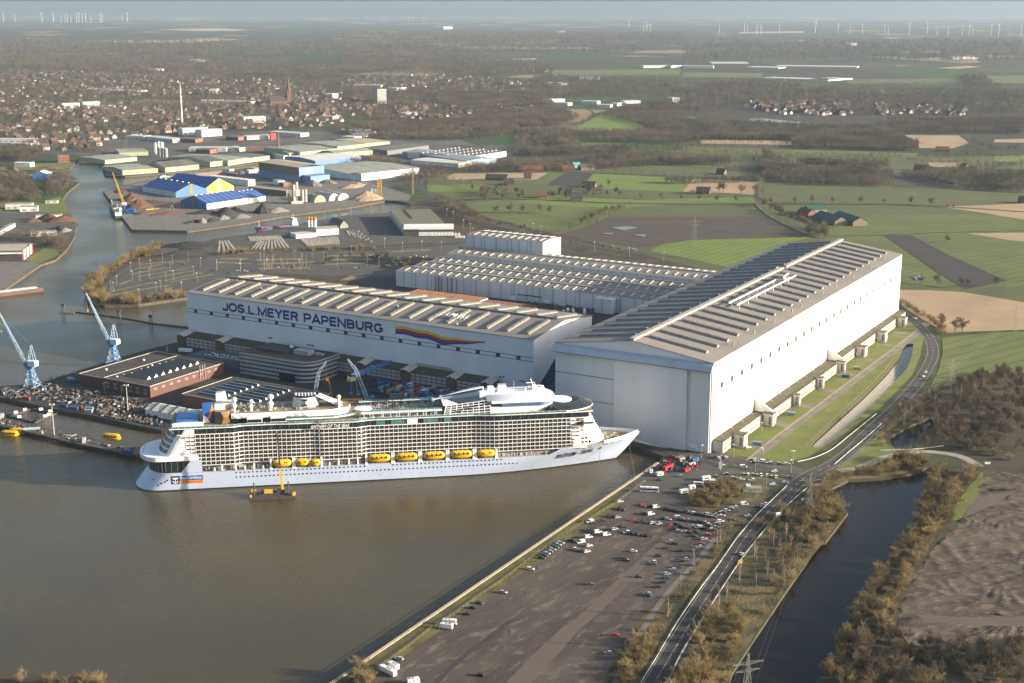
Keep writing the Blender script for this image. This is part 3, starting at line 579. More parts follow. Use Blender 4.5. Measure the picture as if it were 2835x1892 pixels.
MB().box(262, 276, 39.8, 48.5, zr(44) + 3.6, zr(44) + 4.6).box(266, 272, 42, 46, zr(44) + 4.6, zr(44) + 7).tube((264, 41, zr(44) + 4.6), (268, 44, zr(44) + 9), .25).tube((275, 47, zr(44) + 4.6), (270, 44, zr(44) + 9), .25).obj('trolley', m_skyend, rb)
mb = MB()
for x in range(152, 294, 4): mb.tube((x, 41, zr(44) + 3.3), (x + 4, 47, zr(44) + 3.3), .14, 4)
mb.obj('bracing', m_white, rb)
an = thing('office_annex', 'long low beige office strip with mossy flat roof along the sunlit hall wall', 'annex', H2O, H2A)
MB().box(4, 500, -8.2, -.4, -.3, 8.6, 0).obj('wall', m_beige, an)
MB().box(3.6, 500.4, -8.7, -.2, 8.62, 9.0).obj('roof', m_moss, an)
MB().box(92, 262, -11.2, -8.3, 8.0, 8.4).obj('roof_apron', m_moss, an)
MB().box(92, 262, -10.8, -8.25, -.3, 7.9).obj('front_bay', m_beige, an)
def grid_window(wx, wz, nx, nz, name='window', fr=None, gl=None):
 mb = MB().box(-wx / 2, wx / 2, -.05, .05, 0, wz, 0)
 for i in range(nx + 1): x = -wx / 2 + wx * i / nx; mb.box(x - .09, x + .09, -.14, -.04, 0, wz, 1)
 for i in range(nz + 1): z = wz * i / nz; mb.box(-wx / 2, wx / 2, -.13, -.045, z - .09, z + .09, 1)
 return mb.mesh(name, [gl or m_glass, fr or m_beige])
wu, wl = grid_window(7, 1.0, 4, 1), grid_window(7, 2.8, 6, 3)
for i in range(46):
 x = 9.5 + i * 10.6; y = -10.87 if 92 < x - 4 and x + 4 < 262 else -8.27
 if abs(x - 92) < 5 or abs(x - 262) < 5: continue
 link('window', wu, an, (x, y, 5.9)); link('window', wl, an, (x, y, 1.4))
 MB().box(x + 5.1, x + 5.5, y - .25, y + .1, 0, 8.4).obj('pilaster', m_trim, an)
wt = grid_window(2.0, 6.6, 1, 5)
for x, big in ((26, 1), (87, 1), (147, 0), (207, 0), (267.5, 0), (331, 1), (398, 1), (470, 1)):
 w_ = 7.5 if big else 3.2
 st = thing('stair_tower', ('wide' if big else 'narrow') + ' grey stair tower with tall window projecting from the office strip', 'tower', L2(x, 0), H2A, ('wide' if big else 'narrow') + ' stair towers along the office strip')
 y1 = -8.72 if not (92 < x < 262) else -11.22
 MB().box(-w_ / 2, w_ / 2, -17, y1, -.3, 9.6).obj('wall', m_beige, st)
 MB().box(-w_ / 2 - .3, w_ / 2 + .3, -17.3, y1, 9.62, 10.0).obj('roof', m_moss, st)
 o = link('window', wt, st, (-w_ / 2 - .02, -14.6, 1.2), -math.pi / 2); link('window', wu, st, (0, -17.05, 6.5), scale=(w_ / 9, 1, 1)); link('door', wl, st, (0, -17.05, 0), scale=(w_ / 10, 1, .9))
for x in (88, 269):
 MB().add([(x, -.2, 9), (x + 1.6, -.2, 9), (x + 1.6, -.2, 20), (x, -.2, 20), (x, -16, 9.2), (x + 1.6, -16, 9.2), (x, -14.5, 11), (x + 1.6, -14.5, 11), (x, -3, 18), (x + 1.6, -3, 18)], [(0, 4, 6, 8, 3), (1, 2, 9, 7, 5), (8, 6, 7, 9), (3, 8, 9, 2), (6, 4, 5, 7), (0, 1, 5, 4)]).obj('fin_wall', m_white, an)
for x in range(14, 500, 21): MB().tube((x, -.2, 12.5), (x + .6, -3.4, 9.2), .12, 4).obj('stay', m_white, an)

h1 = thing('building_hall', 'long white hall lettered in blue with a painted flag and barrel skylights', 'hall', H1O, H1A)
gable_hall(h1, 370, 101.5, 51.0, 57.0, m_w1, m_w1e, m_roof1)
sk1 = half_tube(2.1, 36); a1 = math.atan2(6, 50.75)
for i in range(19):
 x = 11 + i * 19.3
 for s, yc in ((1, 50.75 - 24), (-1, 50.75 + 24)):
  o = link('skylight', sk1, h1, (x, yc, 57.4 - 24 * math.tan(a1) + .3)); o.rotation_euler = (s * a1, 0, 0)
MB().box(4, 364, 49.4, 52.1, 56.9, 58.6).obj('ridge_vent', m_sky, h1)
for z in (33.0, 36.2): MB().box(0, 370, -.1, -.01, z - .22, z + .22).obj('painted_line', m_navy, h1)
wm1 = MB().box(-1.9, 1.9, -.16, .2, -1.55, 1.55).mesh('window', [M('brown_window', (.045, .032, .03), .3, (.06, .045, .04), 1.)])
for i in range(19): link('window', wm1, h1, (10.1 + i * 19.22, 0, 34.6))
arc = lambda cx, cy, rx, ry, a0, a1, n=8: [(cx + rx * math.cos(R(a0 + (a1 - a0) * i / n)), cy + ry * math.sin(R(a0 + (a1 - a0) * i / n))) for i in range(n + 1)]
GL = {'J': (.66, [[(.56, .9), (.56, .3)] + arc(.31, .3, .25, .2, 0, -180, 6)]), 'O': (.98, [arc(.49, .5, .38, .4, 0, 360, 18)]), 'S': (.8, [arc(.4, .7, .29, .2, 20, 200, 7) + arc(.4, .3, .3, .2, 90, -200, 9)]), '.': (.32, [[(.16, .0), (.16, .16)]]), 'L': (.7, [[(.13, 1), (.13, .1), (.66, .1)]]), 'M': (1.02, [[(.12, 0), (.12, .93), (.51, .12), (.9, .93), (.9, 0)]]), 'E': (.78, [[(.7, .1), (.13, .1), (.13, .9), (.7, .9)], [(.13, .51), (.64, .51)]]), 'Y': (.84, [[(.07, 1), (.42, .48), (.77, 1)], [(.42, .5), (.42, 0)]]), 'R': (.88, [[(.13, 0), (.13, .9), (.48, .9)] + arc(.5, .69, .23, .21, 90, -90, 6) + [(.13, .48)], [(.5, .48), (.76, 0)]]), 'P': (.84, [[(.13, 0), (.13, .9), (.46, .9)] + arc(.48, .67, .25, .23, 90, -90, 6) + [(.13, .44)]]), 'A': (.92, [[(.07, 0), (.46, .98), (.85, 0)], [(.2, .3), (.72, .3)]]), 'N': (.9, [[(.12, 0), (.12, .93), (.78, .07), (.78, 1)]]), 'B': (.88, [[(.13, .1), (.13, .9), (.46, .9)] + arc(.48, .71, .22, .19, 90, -90, 6) + [(.13, .52)], [(.46, .52)] + arc(.5, .31, .25, .21, 90, -90, 6) + [(.13, .1)]]), 'U': (.88, [[(.13, 1), (.13, .38)] + arc(.44, .38, .31, .28, 180, 360, 8) + [(.75, 1)]]), 'G': (.96, [arc(.47, .5, .37, .4, 40, 330, 14) + [(.8, .46), (.5, .46)]]), ' ': (.45, [])}
def strokes(body, x0, x1, z0, z1, y, mat, parent, t=.25):
 kx = (x1 - x0) / sum(GL[c][0] for c in body); x = x0; hz_ = z1 - z0
 for c in body:
  mb = MB()
  for ln in GL[c][1]:
   P_ = [Vector((x + a * kx, 0, z0 + b * hz_)) for a, b in ln]; w_ = t * hz_ / 2; k = len(P_); clo = (P_[0] - P_[-1]).length < .01; ring = []
   for i in range(k):
    d0 = (P_[i] - P_[i - 1 if i else (k - 2 if clo else 0)]); d1 = (P_[(i + 1) if i < k - 1 else (1 if clo else k - 1)] - P_[i]); d0 = d0.normalized() if d0.length else d1.normalized(); d1 = d1.normalized() if d1.length else d0
    n_ = Vector((-(d0.z + d1.z), 0, d0.x + d1.x)); n_ = n_.normalized() if n_.length > .2 else Vector((-d0.z, 0, d0.x)); m_ = w_ / max(.45, n_.dot(Vector((-d0.z, 0, d0.x)))); ring.append((P_[i] - n_ * m_, P_[i] + n_ * m_))
   mb.loft([[(p.x, y, p.z) for p, q in ring], [(q.x, y, q.z) for p, q in ring]], closed=False)
  if mb.v: mb.obj('letter', mat, parent)
  x += GL[c][0] * kx
strokes('JOS.L.MEYER PAPENBURG', 43, 223.5, 38.9, 47.0, -.06, m_navy, h1)
fy, frd, fb = M('flag_yellow', (.75, .50, .03), .6), M('flag_red', (.42, .03, .04), .6), M('flag_blue', (.02, .04, .32), .6)
def wav(t):
 x = 236 + 89 * t
 return x, 46.6 - 3.2 * t + 1.1 * math.sin(t * 2.2 * math.pi + .4) + .9 * math.sin(t * 6.5 * math.pi) * min(1, t * 3) * (1 - t) * 1.3, 7.0 * (1 - .82 * max(0, (t - .55) / .45))
for k, (m_, nm) in enumerate(((fy, 'flag_band'), (frd, 'flag_band'), (fb, 'flag_band'))):
 mb = MB(); top = []; bot = []
 for i in range(49):
  x, z, hh = wav(i / 48); top.append((x, -.07, z - hh * k / 3)); bot.append((x - .4 * (k + 1) / 3, -.07, z - hh * (k + 1) / 3))
 mb.loft([bot, top], closed=False).obj(nm, m_, h1)
MB().tube((234.2, -.1, 37.5), (235.9, -.1, 48.6), .14, 6).obj('painted_flagpole', M('pale_line', (.5, .52, .55), .6), h1)
mb = MB(); z_ = [(0, 8), (12, 13), (24, 20), (34, 27), (44, 30), (54, 34), (66, 40), (78, 36), (92, 40), (101, 42)]
mb.loft([[(370.06, y, 0) for y, z in z_], [(370.06, y, z) for y, z in z_]], closed=False).obj('painted_mural', M('mural_blue', (.012, .022, .07), .6, (.02, .05, .13), .05), h1)
mb = MB(); z_ = [(0, 2), (14, 7), (28, 9), (42, 6), (56, 12), (70, 22), (84, 18), (101, 24)]
mb.loft([[(370.1, y, 0) for y, z in z_], [(370.1, y, z) for y, z in z_]], closed=False).obj('painted_mural', M('mural_pale', (.10, .15, .25), .6, (.03, .06, .15), .08), h1)
for x, z, n in ((96, 19, 2), (140, 18, 3), (338, 16, 2), (357, 15, 2)):
 for k in range(n): MB().box(x + k * 2.8, x + k * 2.8 + 1.9, -.2, .1, z, z + 1.3).obj('louvre', m_win, h1)
MB().box(257, 292, -1.2, -.05, 15.2, 17.5).obj('vent_rack', m_skyend, h1)
for x, y in ((25, 40), (30, 20), (215, 30), (120, 18), (290, 8), (62, 30)): MB().box(x, x + 2.4, y, y + 1.6, 51.3 + y * .118, 53 + y * .118).tube((x + 1, y + 1, 53 + y * .118), (x + 1, y + 1, 55 + y * .118), .2).obj('roof_vent', m_skyend, h1)
sf = thing('roof_scaffold', 'small white scaffold frame standing on the lettered hall roof', 'scaffold', L1(283, 24), H1A)
MB().box(-6, -2, -3, 3, 54.5, 57.2).box(-9, -6, -2, 2, 54.5, 55.6).obj('platform', m_white, sf)
mb = MB()
for k in range(6): mb.tube((-12 + k * 4, -3, 54.6), (-10 + k * 4, 3, 57.5), .2, 4).tube((-12 + k * 4, 3, 54.6), (-10 + k * 4, -3, 57.5), .2, 4)
mb.obj('frame', m_white, sf)
br = thing('brick_office_range', 'long red brick office range with white window rows below the lettered hall', 'building', L1(0, 0), H1A)
wb = grid_window(4.1, 1.75, 5, 2, fr=m_white)
segs = [(8, 46), (55, 96), (106, 150), (160, 205), (214, 250), (259, 296), (305, 330)]
for x0, x1 in segs:
 wl_ = MB().box(x0, x1, -13, -.3, -.3, 13.2, 0).obj('wall', m_brick, br)
 MB().add([(x0 - .3, -13.4, 13.25), (x1 + .3, -13.4, 13.25), (x1 + .3, -.3, 15.2), (x0 - .3, -.3, 15.2)], [(0, 1, 2, 3)]).obj('roof', m_moss, br)
 n = int((x1 - x0) / 5)
 for i in range(n):
  for z in (4.4, 7.3, 10.2): link('window', wb, br, (x0 + (i + .5) * (x1 - x0) / n, -13.06, z))
  if i % 2 == 0: MB().box(x0 + (i + .1) * 5, x0 + (i + .1) * 5 + 3.2, -13.1, -12.9, 0, 3.2).obj('garage_door', MATS.get('blue_door') or M('blue_door', (.03, .09, .30), .5), br)
for x in (3.5, 50.5, 101, 155, 209.5, 254.5, 300.5, 334):
 MB().box(x - 4, x + 4, -15.5, -.3, -.3, 13.0).obj('stair_bay', M('brown_brick', (.13, .09, .06), .9, (.1, .07, .05), .5), br)
 mb = MB(); xs = [-5.2, -3.6, -1.8, 0, 1.8, 3.6, 5.2]; zs = [13.1, 14.4, 14.1, 15.6, 14.1, 14.4, 13.1]
 mb.loft([[(x + a, -16.2, z) for a, z in zip(xs, zs)], [(x + a, -.4, z + 1.6) for a, z in zip(xs, zs)]], closed=False).obj('wavy_roof', m_beige, br)
XF = 415.0
fb_ = thing('fabrication_hall', 'wide low grey fabrication hall with rows of small white skylights', 'hall', L1(2.4, 332.3), H1A)
def bay(root, x0, x1, y0, y1, eave, ridge, base=-.3):
 ym = (y0 + y1) / 2; mb = MB()
 vs = [(x0, y0, base), (x1, y0, base), (x1, y0, eave), (x0, y0, eave), (x0, y1, base), (x1, y1, base), (x1, y1, eave), (x0, y1, eave), (x0, ym, ridge), (x1, ym, ridge)]
 mb.add(vs, [(0, 1, 2, 3), (5, 4, 7, 6), (4, 0, 3, 8, 7), (1, 5, 6, 9, 2)]).obj('wall', m_wf, root)
 MB().add([(x, y, z + .15) for x, y, z in ((x0 - .4, y0 - .4, eave), (x1, y0 - .4, eave), (x1, ym, ridge), (x0 - .4, ym, ridge))], [(0, 1, 2, 3)]).obj('roof_slope', m_roof1, root)
 MB().add([(x, y, z + .15) for x, y, z in ((x0 - .4, ym, ridge), (x1, ym, ridge), (x1, y1, eave), (x0 - .4, y1, eave))], [(0, 1, 2, 3)]).obj('roof_slope', m_roof1, root)
 MB().box(x0, x1, ym - .8, ym + .8, ridge + .1, ridge + 1.0).obj('ridge_vent', m_skyend, root)
m_wf = panel_mat('grey_cladding', (.62, .63, .64), H1A, 16, .72)
XL = XF - 2.4
def small_sky(r, ln):
 prof = [(r * math.cos(math.pi * i / 4), r * .8 * math.sin(math.pi * i / 4)) for i in range(5)]
 mb = MB().loft([[(x, -ln / 2, z) for x, z in prof], [(x, ln / 2, z) for x, z in prof]], 0, closed=False)
 for y in (-ln / 2, ln / 2): mb.add([(x, y, z) for x, z in prof], [tuple(range(5))], 1)
 return mb.box(r - .1, r + .3, -ln / 2, ln / 2, -.2, .4, 1).mesh('skylight', [M('small_skylight', (.46, .45, .42), .5), m_skyend])
ss = small_sky(.85, 11)
def sky_row(root, x0, x1, yc, z, pitch, n):
 for i in range(n):
  o = link('skylight', ss, root, (x0 + (i + .5) * (x1 - x0) / n, yc, z)); o.rotation_euler = (pitch, 0, 0)
for k in range(3):
 y0 = k * 35.2; bay(fb_, 0, XL - k * .0, y0, y0 + 35.2, 17.2, 19.8)
 sky_row(fb_, 4, XL - 2, y0 + 8.5, 18.7, math.atan2(2.6, 17.6), 36)
fb2 = thing('rear_fabrication_hall', 'higher grey fabrication bay with skylights behind the low hall', 'hall', L1(2.4, 438.2), H1A)
bay(fb2, 0, XL, 0, 60, 21, 24); sky_row(fb2, 4, XL - 2, 13, 22.7, .1, 36)
for i in range(30): link('skylight', ss, fb2, (120 + i * 9.6, 46, 22.6)).rotation_euler = (-.1, 0, 0)
tb = thing('tall_workshop', 'tall white boxy workshop rising above the fabrication hall roofs', 'hall', L1(2.4, 481.8), H1A)
bay(tb, 0, 107, 0, 45, 37.4, 39.2); 
for i in range(10):
 link('skylight', ss, tb, (8 + i * 10.2, 11, 38.5), scale=(1.5, 1.3, 1)).rotation_euler = (.08, 0, 0); link('skylight', ss, tb, (8 + i * 10.2, 34, 38.5), scale=(1.5, 1.3, 1)).rotation_euler = (-.08, 0, 0)
for k in range(1, 5): MB().box(k * 21.4 - .2, k * 21.4 + .2, -.25, .0, 20, 37.2).obj('downpipe', m_trim, tb)
for x in (54, 58, 62, 70, 76, 82): MB().tube((x, -1, .5), (x, -1, 16.5), .45, 6).obj('exhaust_pipe', M('rusty_pipe', (.22, .15, .1), .8), fb_)
for x in range(22, 400, 26): MB().box(x - .15, x + .15, -.2, 0, .2, 17).obj('seam', m_trim, fb_)
MB().box(258, 278, -11, -.2, 0, 15.5).obj('porch', m_wf, fb_)
for x in (150, 192, 300, 345): MB().box(x, x + 7, -.3, .05, 0, 4.5).obj('roller_door', m_white, fb_)
mb = MB()
for k in range(24): mb.box(160 + k * 1.25, 160.9 + k * 1.25, -.25, 0, 6.2, 7.6)
mb.obj('window_band', m_win, fb_)

def flat_block(name, label, s0, s1, t0, t1, z, mw, mr, para=.5, cat='building'):
 th = thing(name, label, cat, L1(s0, t0), H1A); L_, D_ = s1 - s0, t1 - t0
 MB().box(0, L_, 0, D_, -.3, z).obj('wall', mw, th)
 MB().box(.4, L_ - .4, .4, D_ - .4, z - .1, z + .06).obj('roof', mr, th)
 p = MB().box(-.1, L_ + .1, -.1, .38, z, z + para).box(-.1, L_ + .1, D_ - .38, D_ + .1, z, z + para).box(-.1, .38, .39, D_ - .39, z, z + para).box(L_ - .38, L_ + .1, .39, D_ - .39, z, z + para)
 p.obj('parapet', m_skyend if mw is m_brick else mw, th); return th
ba = flat_block('brick_workshop', 'low red brick workshop with brown flat roof beside the water', 12, 41, -146, -55, 8.2, m_brick, m_bit)
bb = flat_block('brick_workshop', 'red brick workshop with white sawtooth rooflights on a dark roof', 43, 96, -148, -60, 9.4, m_brick, m_bit)
for k in range(8):
 mb = MB(); y = 14 + k * 8.2
 mb.add([(12, y, 9.5), (36, y, 9.5), (36, y + 4.5, 9.5), (12, y + 4.5, 9.5), (12, y + 2.6, 12.2), (36, y + 2.6, 12.2)], [(0, 1, 5, 4), (2, 3, 4, 5)], 0); mb.add([(36, y, 9.5), (36, y + 4.5, 9.5), (36, y + 2.6, 12.2)], [(0, 1, 2)], 1); mb.add([(12, y, 9.5), (12, y + 4.5, 9.5), (12, y + 2.6, 12.2)], [(2, 1, 0)], 1)
 mb.obj('rooflight', [m_sky, m_white], bb)
wq = grid_window(3.2, 1.3, 3, 1)
for k in range(9): link('window', wq, bb, (53.06, 6 + k * 9, 5.6), math.pi / 2)
for k in range(6): link('window', wq, bb, (5 + k * 8.5, -.06, 5.2)); link('window', wq, bb, (5 + k * 8.5, -.06, 2.0))
for y in (58, 61, 64): MB().tube((53.5, y, 2), (53.5, y, 14), .3, 6).obj('flue', m_skyend, bb)
for k in range(10): MB().lathe((5 + U(0, 6), 8 + k * 7, 9.5), [(.9, 0), (.9, .8), (0, 1.2)], 8).obj('roof_vent', m_white, bb)
for x, y in ((10, 20), (14, 60)): MB().box(x, x + 1.5, y, y + 1.5, 8.3, 9.6).obj('roof_vent', m_white, ba)
bc = flat_block('brick_machine_hall', 'dark brick machine hall with two rows of glass prism rooflights', 134, 236, -152, -92, 9.5, m_brick, m_bit)
for k in range(7):
 for x0 in (12, 44):
  y = 8 + k * 7; mb = MB()
  mb.add([(x0, y - 1.3, 9.6), (x0 + 25, y - 1.3, 9.6), (x0 + 25, y + 1.3, 9.6), (x0, y + 1.3, 9.6), (x0 + .2, y, 11.3), (x0 + 24, y, 11.3)], [(0, 1, 5, 4), (2, 3, 4, 5), (3, 0, 4)], 0).add([(x0 + 25, y - 1.3, 9.6), (x0 + 25, y + 1.3, 9.6), (x0 + 24, y, 11.3)], [(0, 1, 2)], 1)
  mb.tube((x0, y, 11.3), (x0 + 24, y, 11.3), .14, 4, m=1).obj('rooflight', [m_glass, m_white], bc)
lg = flat_block('grey_store', 'low grey flat-roofed store dotted with white roof domes', 40, 98, -44, -19, 6.5, M('dark_grey_cladding', (.16, .18, .20), .6), M('slate_roof', (.085, .095, .10), .9), 0)
for k in range(26): MB().lathe((14 + (k % 13) * 3.1 + U(-.5, .5), 8 + (k // 13) * 6 + U(-1, 1), 6.5), [(.9, 0), (.8, .4), (0, .6)], 7).obj('roof_dome', m_white, lg)
of = thing('office_block', 'grey five-storey office block with dark window bands and rounded corner', 'building', L1(106, -51), H1A)
def rounded(o=0):
 p = [(-o, 42), (-o, -o)]
 for i in range(9): a = -math.pi / 2 + i * math.pi / 2 / 8; p.append((62 + (15 + o) * math.cos(a), 15 + (15 + o) * math.sin(a)))
 p.append((77 + o, 42)); return p
m_alu = M('silver_cladding', (.33, .35, .38), .45, (.29, .31, .34), .1)
MB().prism(rounded(-.5), -.3, 17.6, 0, 1).obj('core', [m_glass, m_bit], of)
for k in range(5): MB().prism(rounded(.0), k * 3.6 - .2, k * 3.6 + 1.5, 0).obj('floor_band', m_alu, of)
MB().prism(rounded(.15), 17.2, 18.4, 0, 1).obj('parapet', [m_alu, m_bit], of)
for k in range(5):
 mb = MB()
 for x in range(2, 62, 3): mb.box(x - .1, x + .1, .2, .6, k * 3.6 + 1.5, k * 3.6 + 3.4)
 mb.obj('mullion_row', m_alu, of)
MB().box(44, 60, 20, 29, 18.4, 22).obj('roof_plant', m_alu, of); MB().box(62, 70, 26, 30, 18.4, 20).obj('roof_plant', m_alu, of); MB().box(8, 40, 14, 30, 18.42, 20.6).obj('roof_terrace', m_bit, of)
MB().lathe((30, 34, 18.4), [(1.6, 0), (2, 1), (1.4, 2.2), (0, 2.6)], 10).obj('roof_plant', m_white, of)
MB().box(45, 61, -1.2, 5, -.2, 7).obj('entrance', M('dark_glass', (.015, .017, .02), .2), of)  # near-black glossy box at the entrance
ts = thing('white_shed', 'low white ribbed storage shed at the quay behind the ship stern', 'shed', L1(128, -186), H1A)
MB().add([(0, 0, 0), (60, 0, 0), (60, 0, 5), (0, 0, 5), (0, 18, 0), (60, 18, 0), (60, 18, 5), (0, 18, 5), (0, 9, 8), (60, 9, 8)], [(0, 1, 2, 3), (5, 4, 7, 6), (4, 0, 3, 8, 7), (1, 5, 6, 9, 2)]).obj('wall', m_white, ts)
MB().add([(-.4, -.5, 4.95), (60.4, -.5, 4.95), (60.4, 9, 8.2), (-.4, 9, 8.2), (60.4, 18.5, 4.95), (-.4, 18.5, 4.95)], [(0, 1, 2, 3), (3, 2, 4, 5)]).obj('roof', M('cream_membrane', (.66, .62, .54), .6), ts)
for k in range(6): MB().add([(5 + k * 10, -.4, 5.2), (7.2 + k * 10, -.4, 5.2), (7.2 + k * 10, 9, 8.9), (5 + k * 10, 9, 8.9), (5 + k * 10, -.4, 5), (7.2 + k * 10, -.4, 5), (7.2 + k * 10, 9, 8.2), (5 + k * 10, 9, 8.2)], [(0, 1, 2, 3), (4, 5, 1, 0), (5, 6, 2, 1), (7, 4, 0, 3)]).obj('roof_rib', m_sky, ts)
for x, y, lx, ly, hz_, lab in ((60, 262, 62, 30, 9, 'orange rusty hull block with upturned edges beside the fabrication hall'), (118, 258, 34, 30, 10, 'hull block with grey plated side and rusty top'), (152, 262, 62, 26, 8, 'dark red rusty hull block with raised house'), (215, 262, 64, 26, 6, 'flat brown rusty deck section')):
 hb = thing('hull_section', lab, 'hull block', L1(x, y), H1A); ru = M('rust_' + str(x), (.20, .085, .042) if x < 150 else (.13, .058, .045), .85, (.13, .06, .04), .15, .1, 1)
 MB().add([(3, 3, 1), (lx - 3, 3, 1), (lx - 3, ly - 3, 1), (3, ly - 3, 1), (0, 0, hz_), (lx, 0, hz_), (lx, ly, hz_), (0, ly, hz_)], [(0, 1, 5, 4), (1, 2, 6, 5), (2, 3, 7, 6), (3, 0, 4, 7), (4, 5, 6, 7)]).obj('plating', ru if x != 118 else M('primer_grey', (.45, .46, .48), .7), hb)
 if x == 118: MB().add([(1, 1, hz_ + .05), (lx - 1, 1, hz_ + .05), (lx - 1, ly - 1, hz_ + .05), (1, ly - 1, hz_ + .05)], [(0, 1, 2, 3)]).obj('deck', ru, hb)
 mb = MB()
 for k in range(int(lx / 4)): mb.box(2 + k * 4, 2.4 + k * 4, 1, ly - 1, hz_ + .06, hz_ + .9)
 mb.obj('frames', ru, hb)
 for px_ in (lx * .2, lx * .8):
  for py_ in (ly * .25, ly * .75): MB().box(px_ - 1, px_ + 1, py_ - 1, py_ + 1, 0, 1.1).obj('support', m_trim, hb)
for k, (x, y) in enumerate(((240, 292), (246, 290), (252, 290), (262, 296))): MB().tube((0, 0, 0), (0, 0, 9 if k else 6), 1.4, 10, cap=True).obj('gas_tank', m_white, loc=L1(x, y), label='white upright gas tank in the yard behind the lettered hall', cat='tank', group='gas tanks')
bw = thing('link_building', 'small white gabled building between the two big halls', 'building', L1(345, 150), H1A)
MB().box(0, 46, 0, 30, 0, 20).obj('wall', m_w1, bw); MB().add([(-.5, -.5, 20.1), (46.5, -.5, 20.1), (46.5, 15, 24), (-.5, 15, 24), (46.5, 30.5, 20.1), (-.5, 30.5, 20.1)], [(0, 1, 2, 3), (3, 2, 4, 5)]).obj('roof', m_roof1, bw)
rc = thing('canteen_hall', 'long cream low hall behind the lettered hall', 'hall', L1(70, 118), H1A)
MB().box(0, 110, 0, 38, 0, 27).obj('wall', m_white, rc); MB().add([(-.5, -.5, 27.1), (110.5, -.5, 27.1), (110.5, 19, 31), (-.5, 19, 31), (110.5, 38.5, 27.1), (-.5, 38.5, 27.1)], [(0, 1, 2, 3), (3, 2, 4, 5)]).obj('roof', M('cream_roof', (.42, .40, .35), .8), rc)
for k in range(7): MB().lathe((12 + k * 14, 10, 29), [(1.2, 0), (1.2, 2.6), (0, 3.2)], 8).obj('roof_vent', m_white, rc)
# == cruise ship
SA = R(8.8); SO = Vector((-252.46, 893.1, WZ))
su = Vector((math.cos(SA), math.sin(SA), 0)); sv = Vector((-su.y, su.x, 0))
def S(s, t, z=0): q = SO + su * s + sv * t; return Vector((q.x, q.y, WZ + z))
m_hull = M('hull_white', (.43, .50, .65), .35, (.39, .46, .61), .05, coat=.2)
m_swhite = M('ship_white', (.78, .79, .80), .45, (.73, .74, .75), .1)
m_boot = M('boot_topping', (.018, .018, .022), .5)
m_band = M('black_glass', (.012, .016, .020), .06, (.02, .03, .036), .35, spec=.8)
m_teal = M('teal_glass', (.05, .13, .14), .15, (.09, .20, .21), .4, spec=.6)
m_deck = M('deck_planks', (.30, .235, .14), .85, (.24, .19, .12), .5)
m_tdeck = M('top_deck', (.26, .225, .14), .85, (.17, .15, .10), .25)
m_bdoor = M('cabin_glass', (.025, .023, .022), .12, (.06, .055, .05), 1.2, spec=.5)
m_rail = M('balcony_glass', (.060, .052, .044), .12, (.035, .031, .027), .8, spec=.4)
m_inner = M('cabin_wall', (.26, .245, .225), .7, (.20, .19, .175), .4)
m_yellow = M('lifeboat_yellow', (.72, .42, .02), .35, (.66, .37, .02), .6)
m_orange = M('orange_paint', (.62, .22, .03), .5)
m_mech = M('deck_machinery', (.55, .54, .52), .6, (.30, .29, .28), .8)
m_gold = M('bronze_facets', (.20, .12, .055), .4, (.12, .07, .035), .3)
ship = thing('cruise_ship', 'white cruise ship with rows of balconies and yellow lifeboats moored in the basin', 'cruise ship', SO, SA)
def lerp(a, b, t): return a + (b - a) * t
def bw_(s, z):
 zz_ = max(0, min(1, z / 20)); e = 329 + 19 * zz_ ** .85; st = lerp(215, 303, zz_); x0 = -2.5 + 10 * max(0, min(1, z / 13))
 b = 20.7
 if s > st: b *= max(0, 1 - ((s - st) / (e - st)) ** lerp(1.7, 1.9, zz_))
 u = max(0, min(1, (s - x0) / 20)); b *= (1 - (1 - u) ** 2.6) ** .55
 return b
def ztop(s): return 12.3 if s < 281 else (12.3 + (s - 281) / 4 * 4.7 if s < 285 else 17 + 3.0 * ((s - 285) / 63) ** 1.3)
NU, NZ = 110, 12
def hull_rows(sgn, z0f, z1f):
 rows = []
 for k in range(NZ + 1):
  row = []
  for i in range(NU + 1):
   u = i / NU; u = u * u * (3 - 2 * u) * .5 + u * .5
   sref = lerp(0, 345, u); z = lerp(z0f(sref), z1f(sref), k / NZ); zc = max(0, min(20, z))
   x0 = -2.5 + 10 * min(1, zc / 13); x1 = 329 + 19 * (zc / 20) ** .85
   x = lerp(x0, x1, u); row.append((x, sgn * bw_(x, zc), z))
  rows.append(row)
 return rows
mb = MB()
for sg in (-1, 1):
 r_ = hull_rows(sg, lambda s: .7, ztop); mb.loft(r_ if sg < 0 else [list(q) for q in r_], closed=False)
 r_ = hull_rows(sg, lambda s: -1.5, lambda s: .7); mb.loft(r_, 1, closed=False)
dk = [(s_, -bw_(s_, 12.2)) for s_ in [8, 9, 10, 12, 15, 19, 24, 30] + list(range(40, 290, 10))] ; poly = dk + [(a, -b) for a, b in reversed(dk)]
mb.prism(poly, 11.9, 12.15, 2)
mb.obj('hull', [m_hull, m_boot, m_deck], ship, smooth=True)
fd = [(s_, -max(.3, bw_(s_, 17.6) - .2)) for s_ in list(range(288, 346, 3))]
MB().prism(fd + [(a, -b) for a, b in reversed(fd)], 17.2, 17.6).obj('foredeck', m_deck, ship)
mb = MB()
for sg in (-1, 1):
 L_ = [(s_, sg * max(.25, bw_(s_, 18.5) - .25)) for s_ in range(318, 348, 2)]
 mb.loft([[(a, b, 17.3) for a, b in L_], [(a, b, ztop(a) + 1.0) for a, b in L_]], closed=False)
mb.obj('bulwark', m_swhite, ship)
MB().lathe((335, 0, 17.62), [(4.2, 0), (4.2, .25), (0, .26)], 20).obj('helipad', M('helipad_paint', (.30, .16, .07), .8), ship)
mb = MB()
for x, y in ((323, -4), (323, 4), (327, 0), (330, -4), (330, 4)): mb.box(x - 1, x + 1, y - .7, y + .7, 17.6, 18.6)
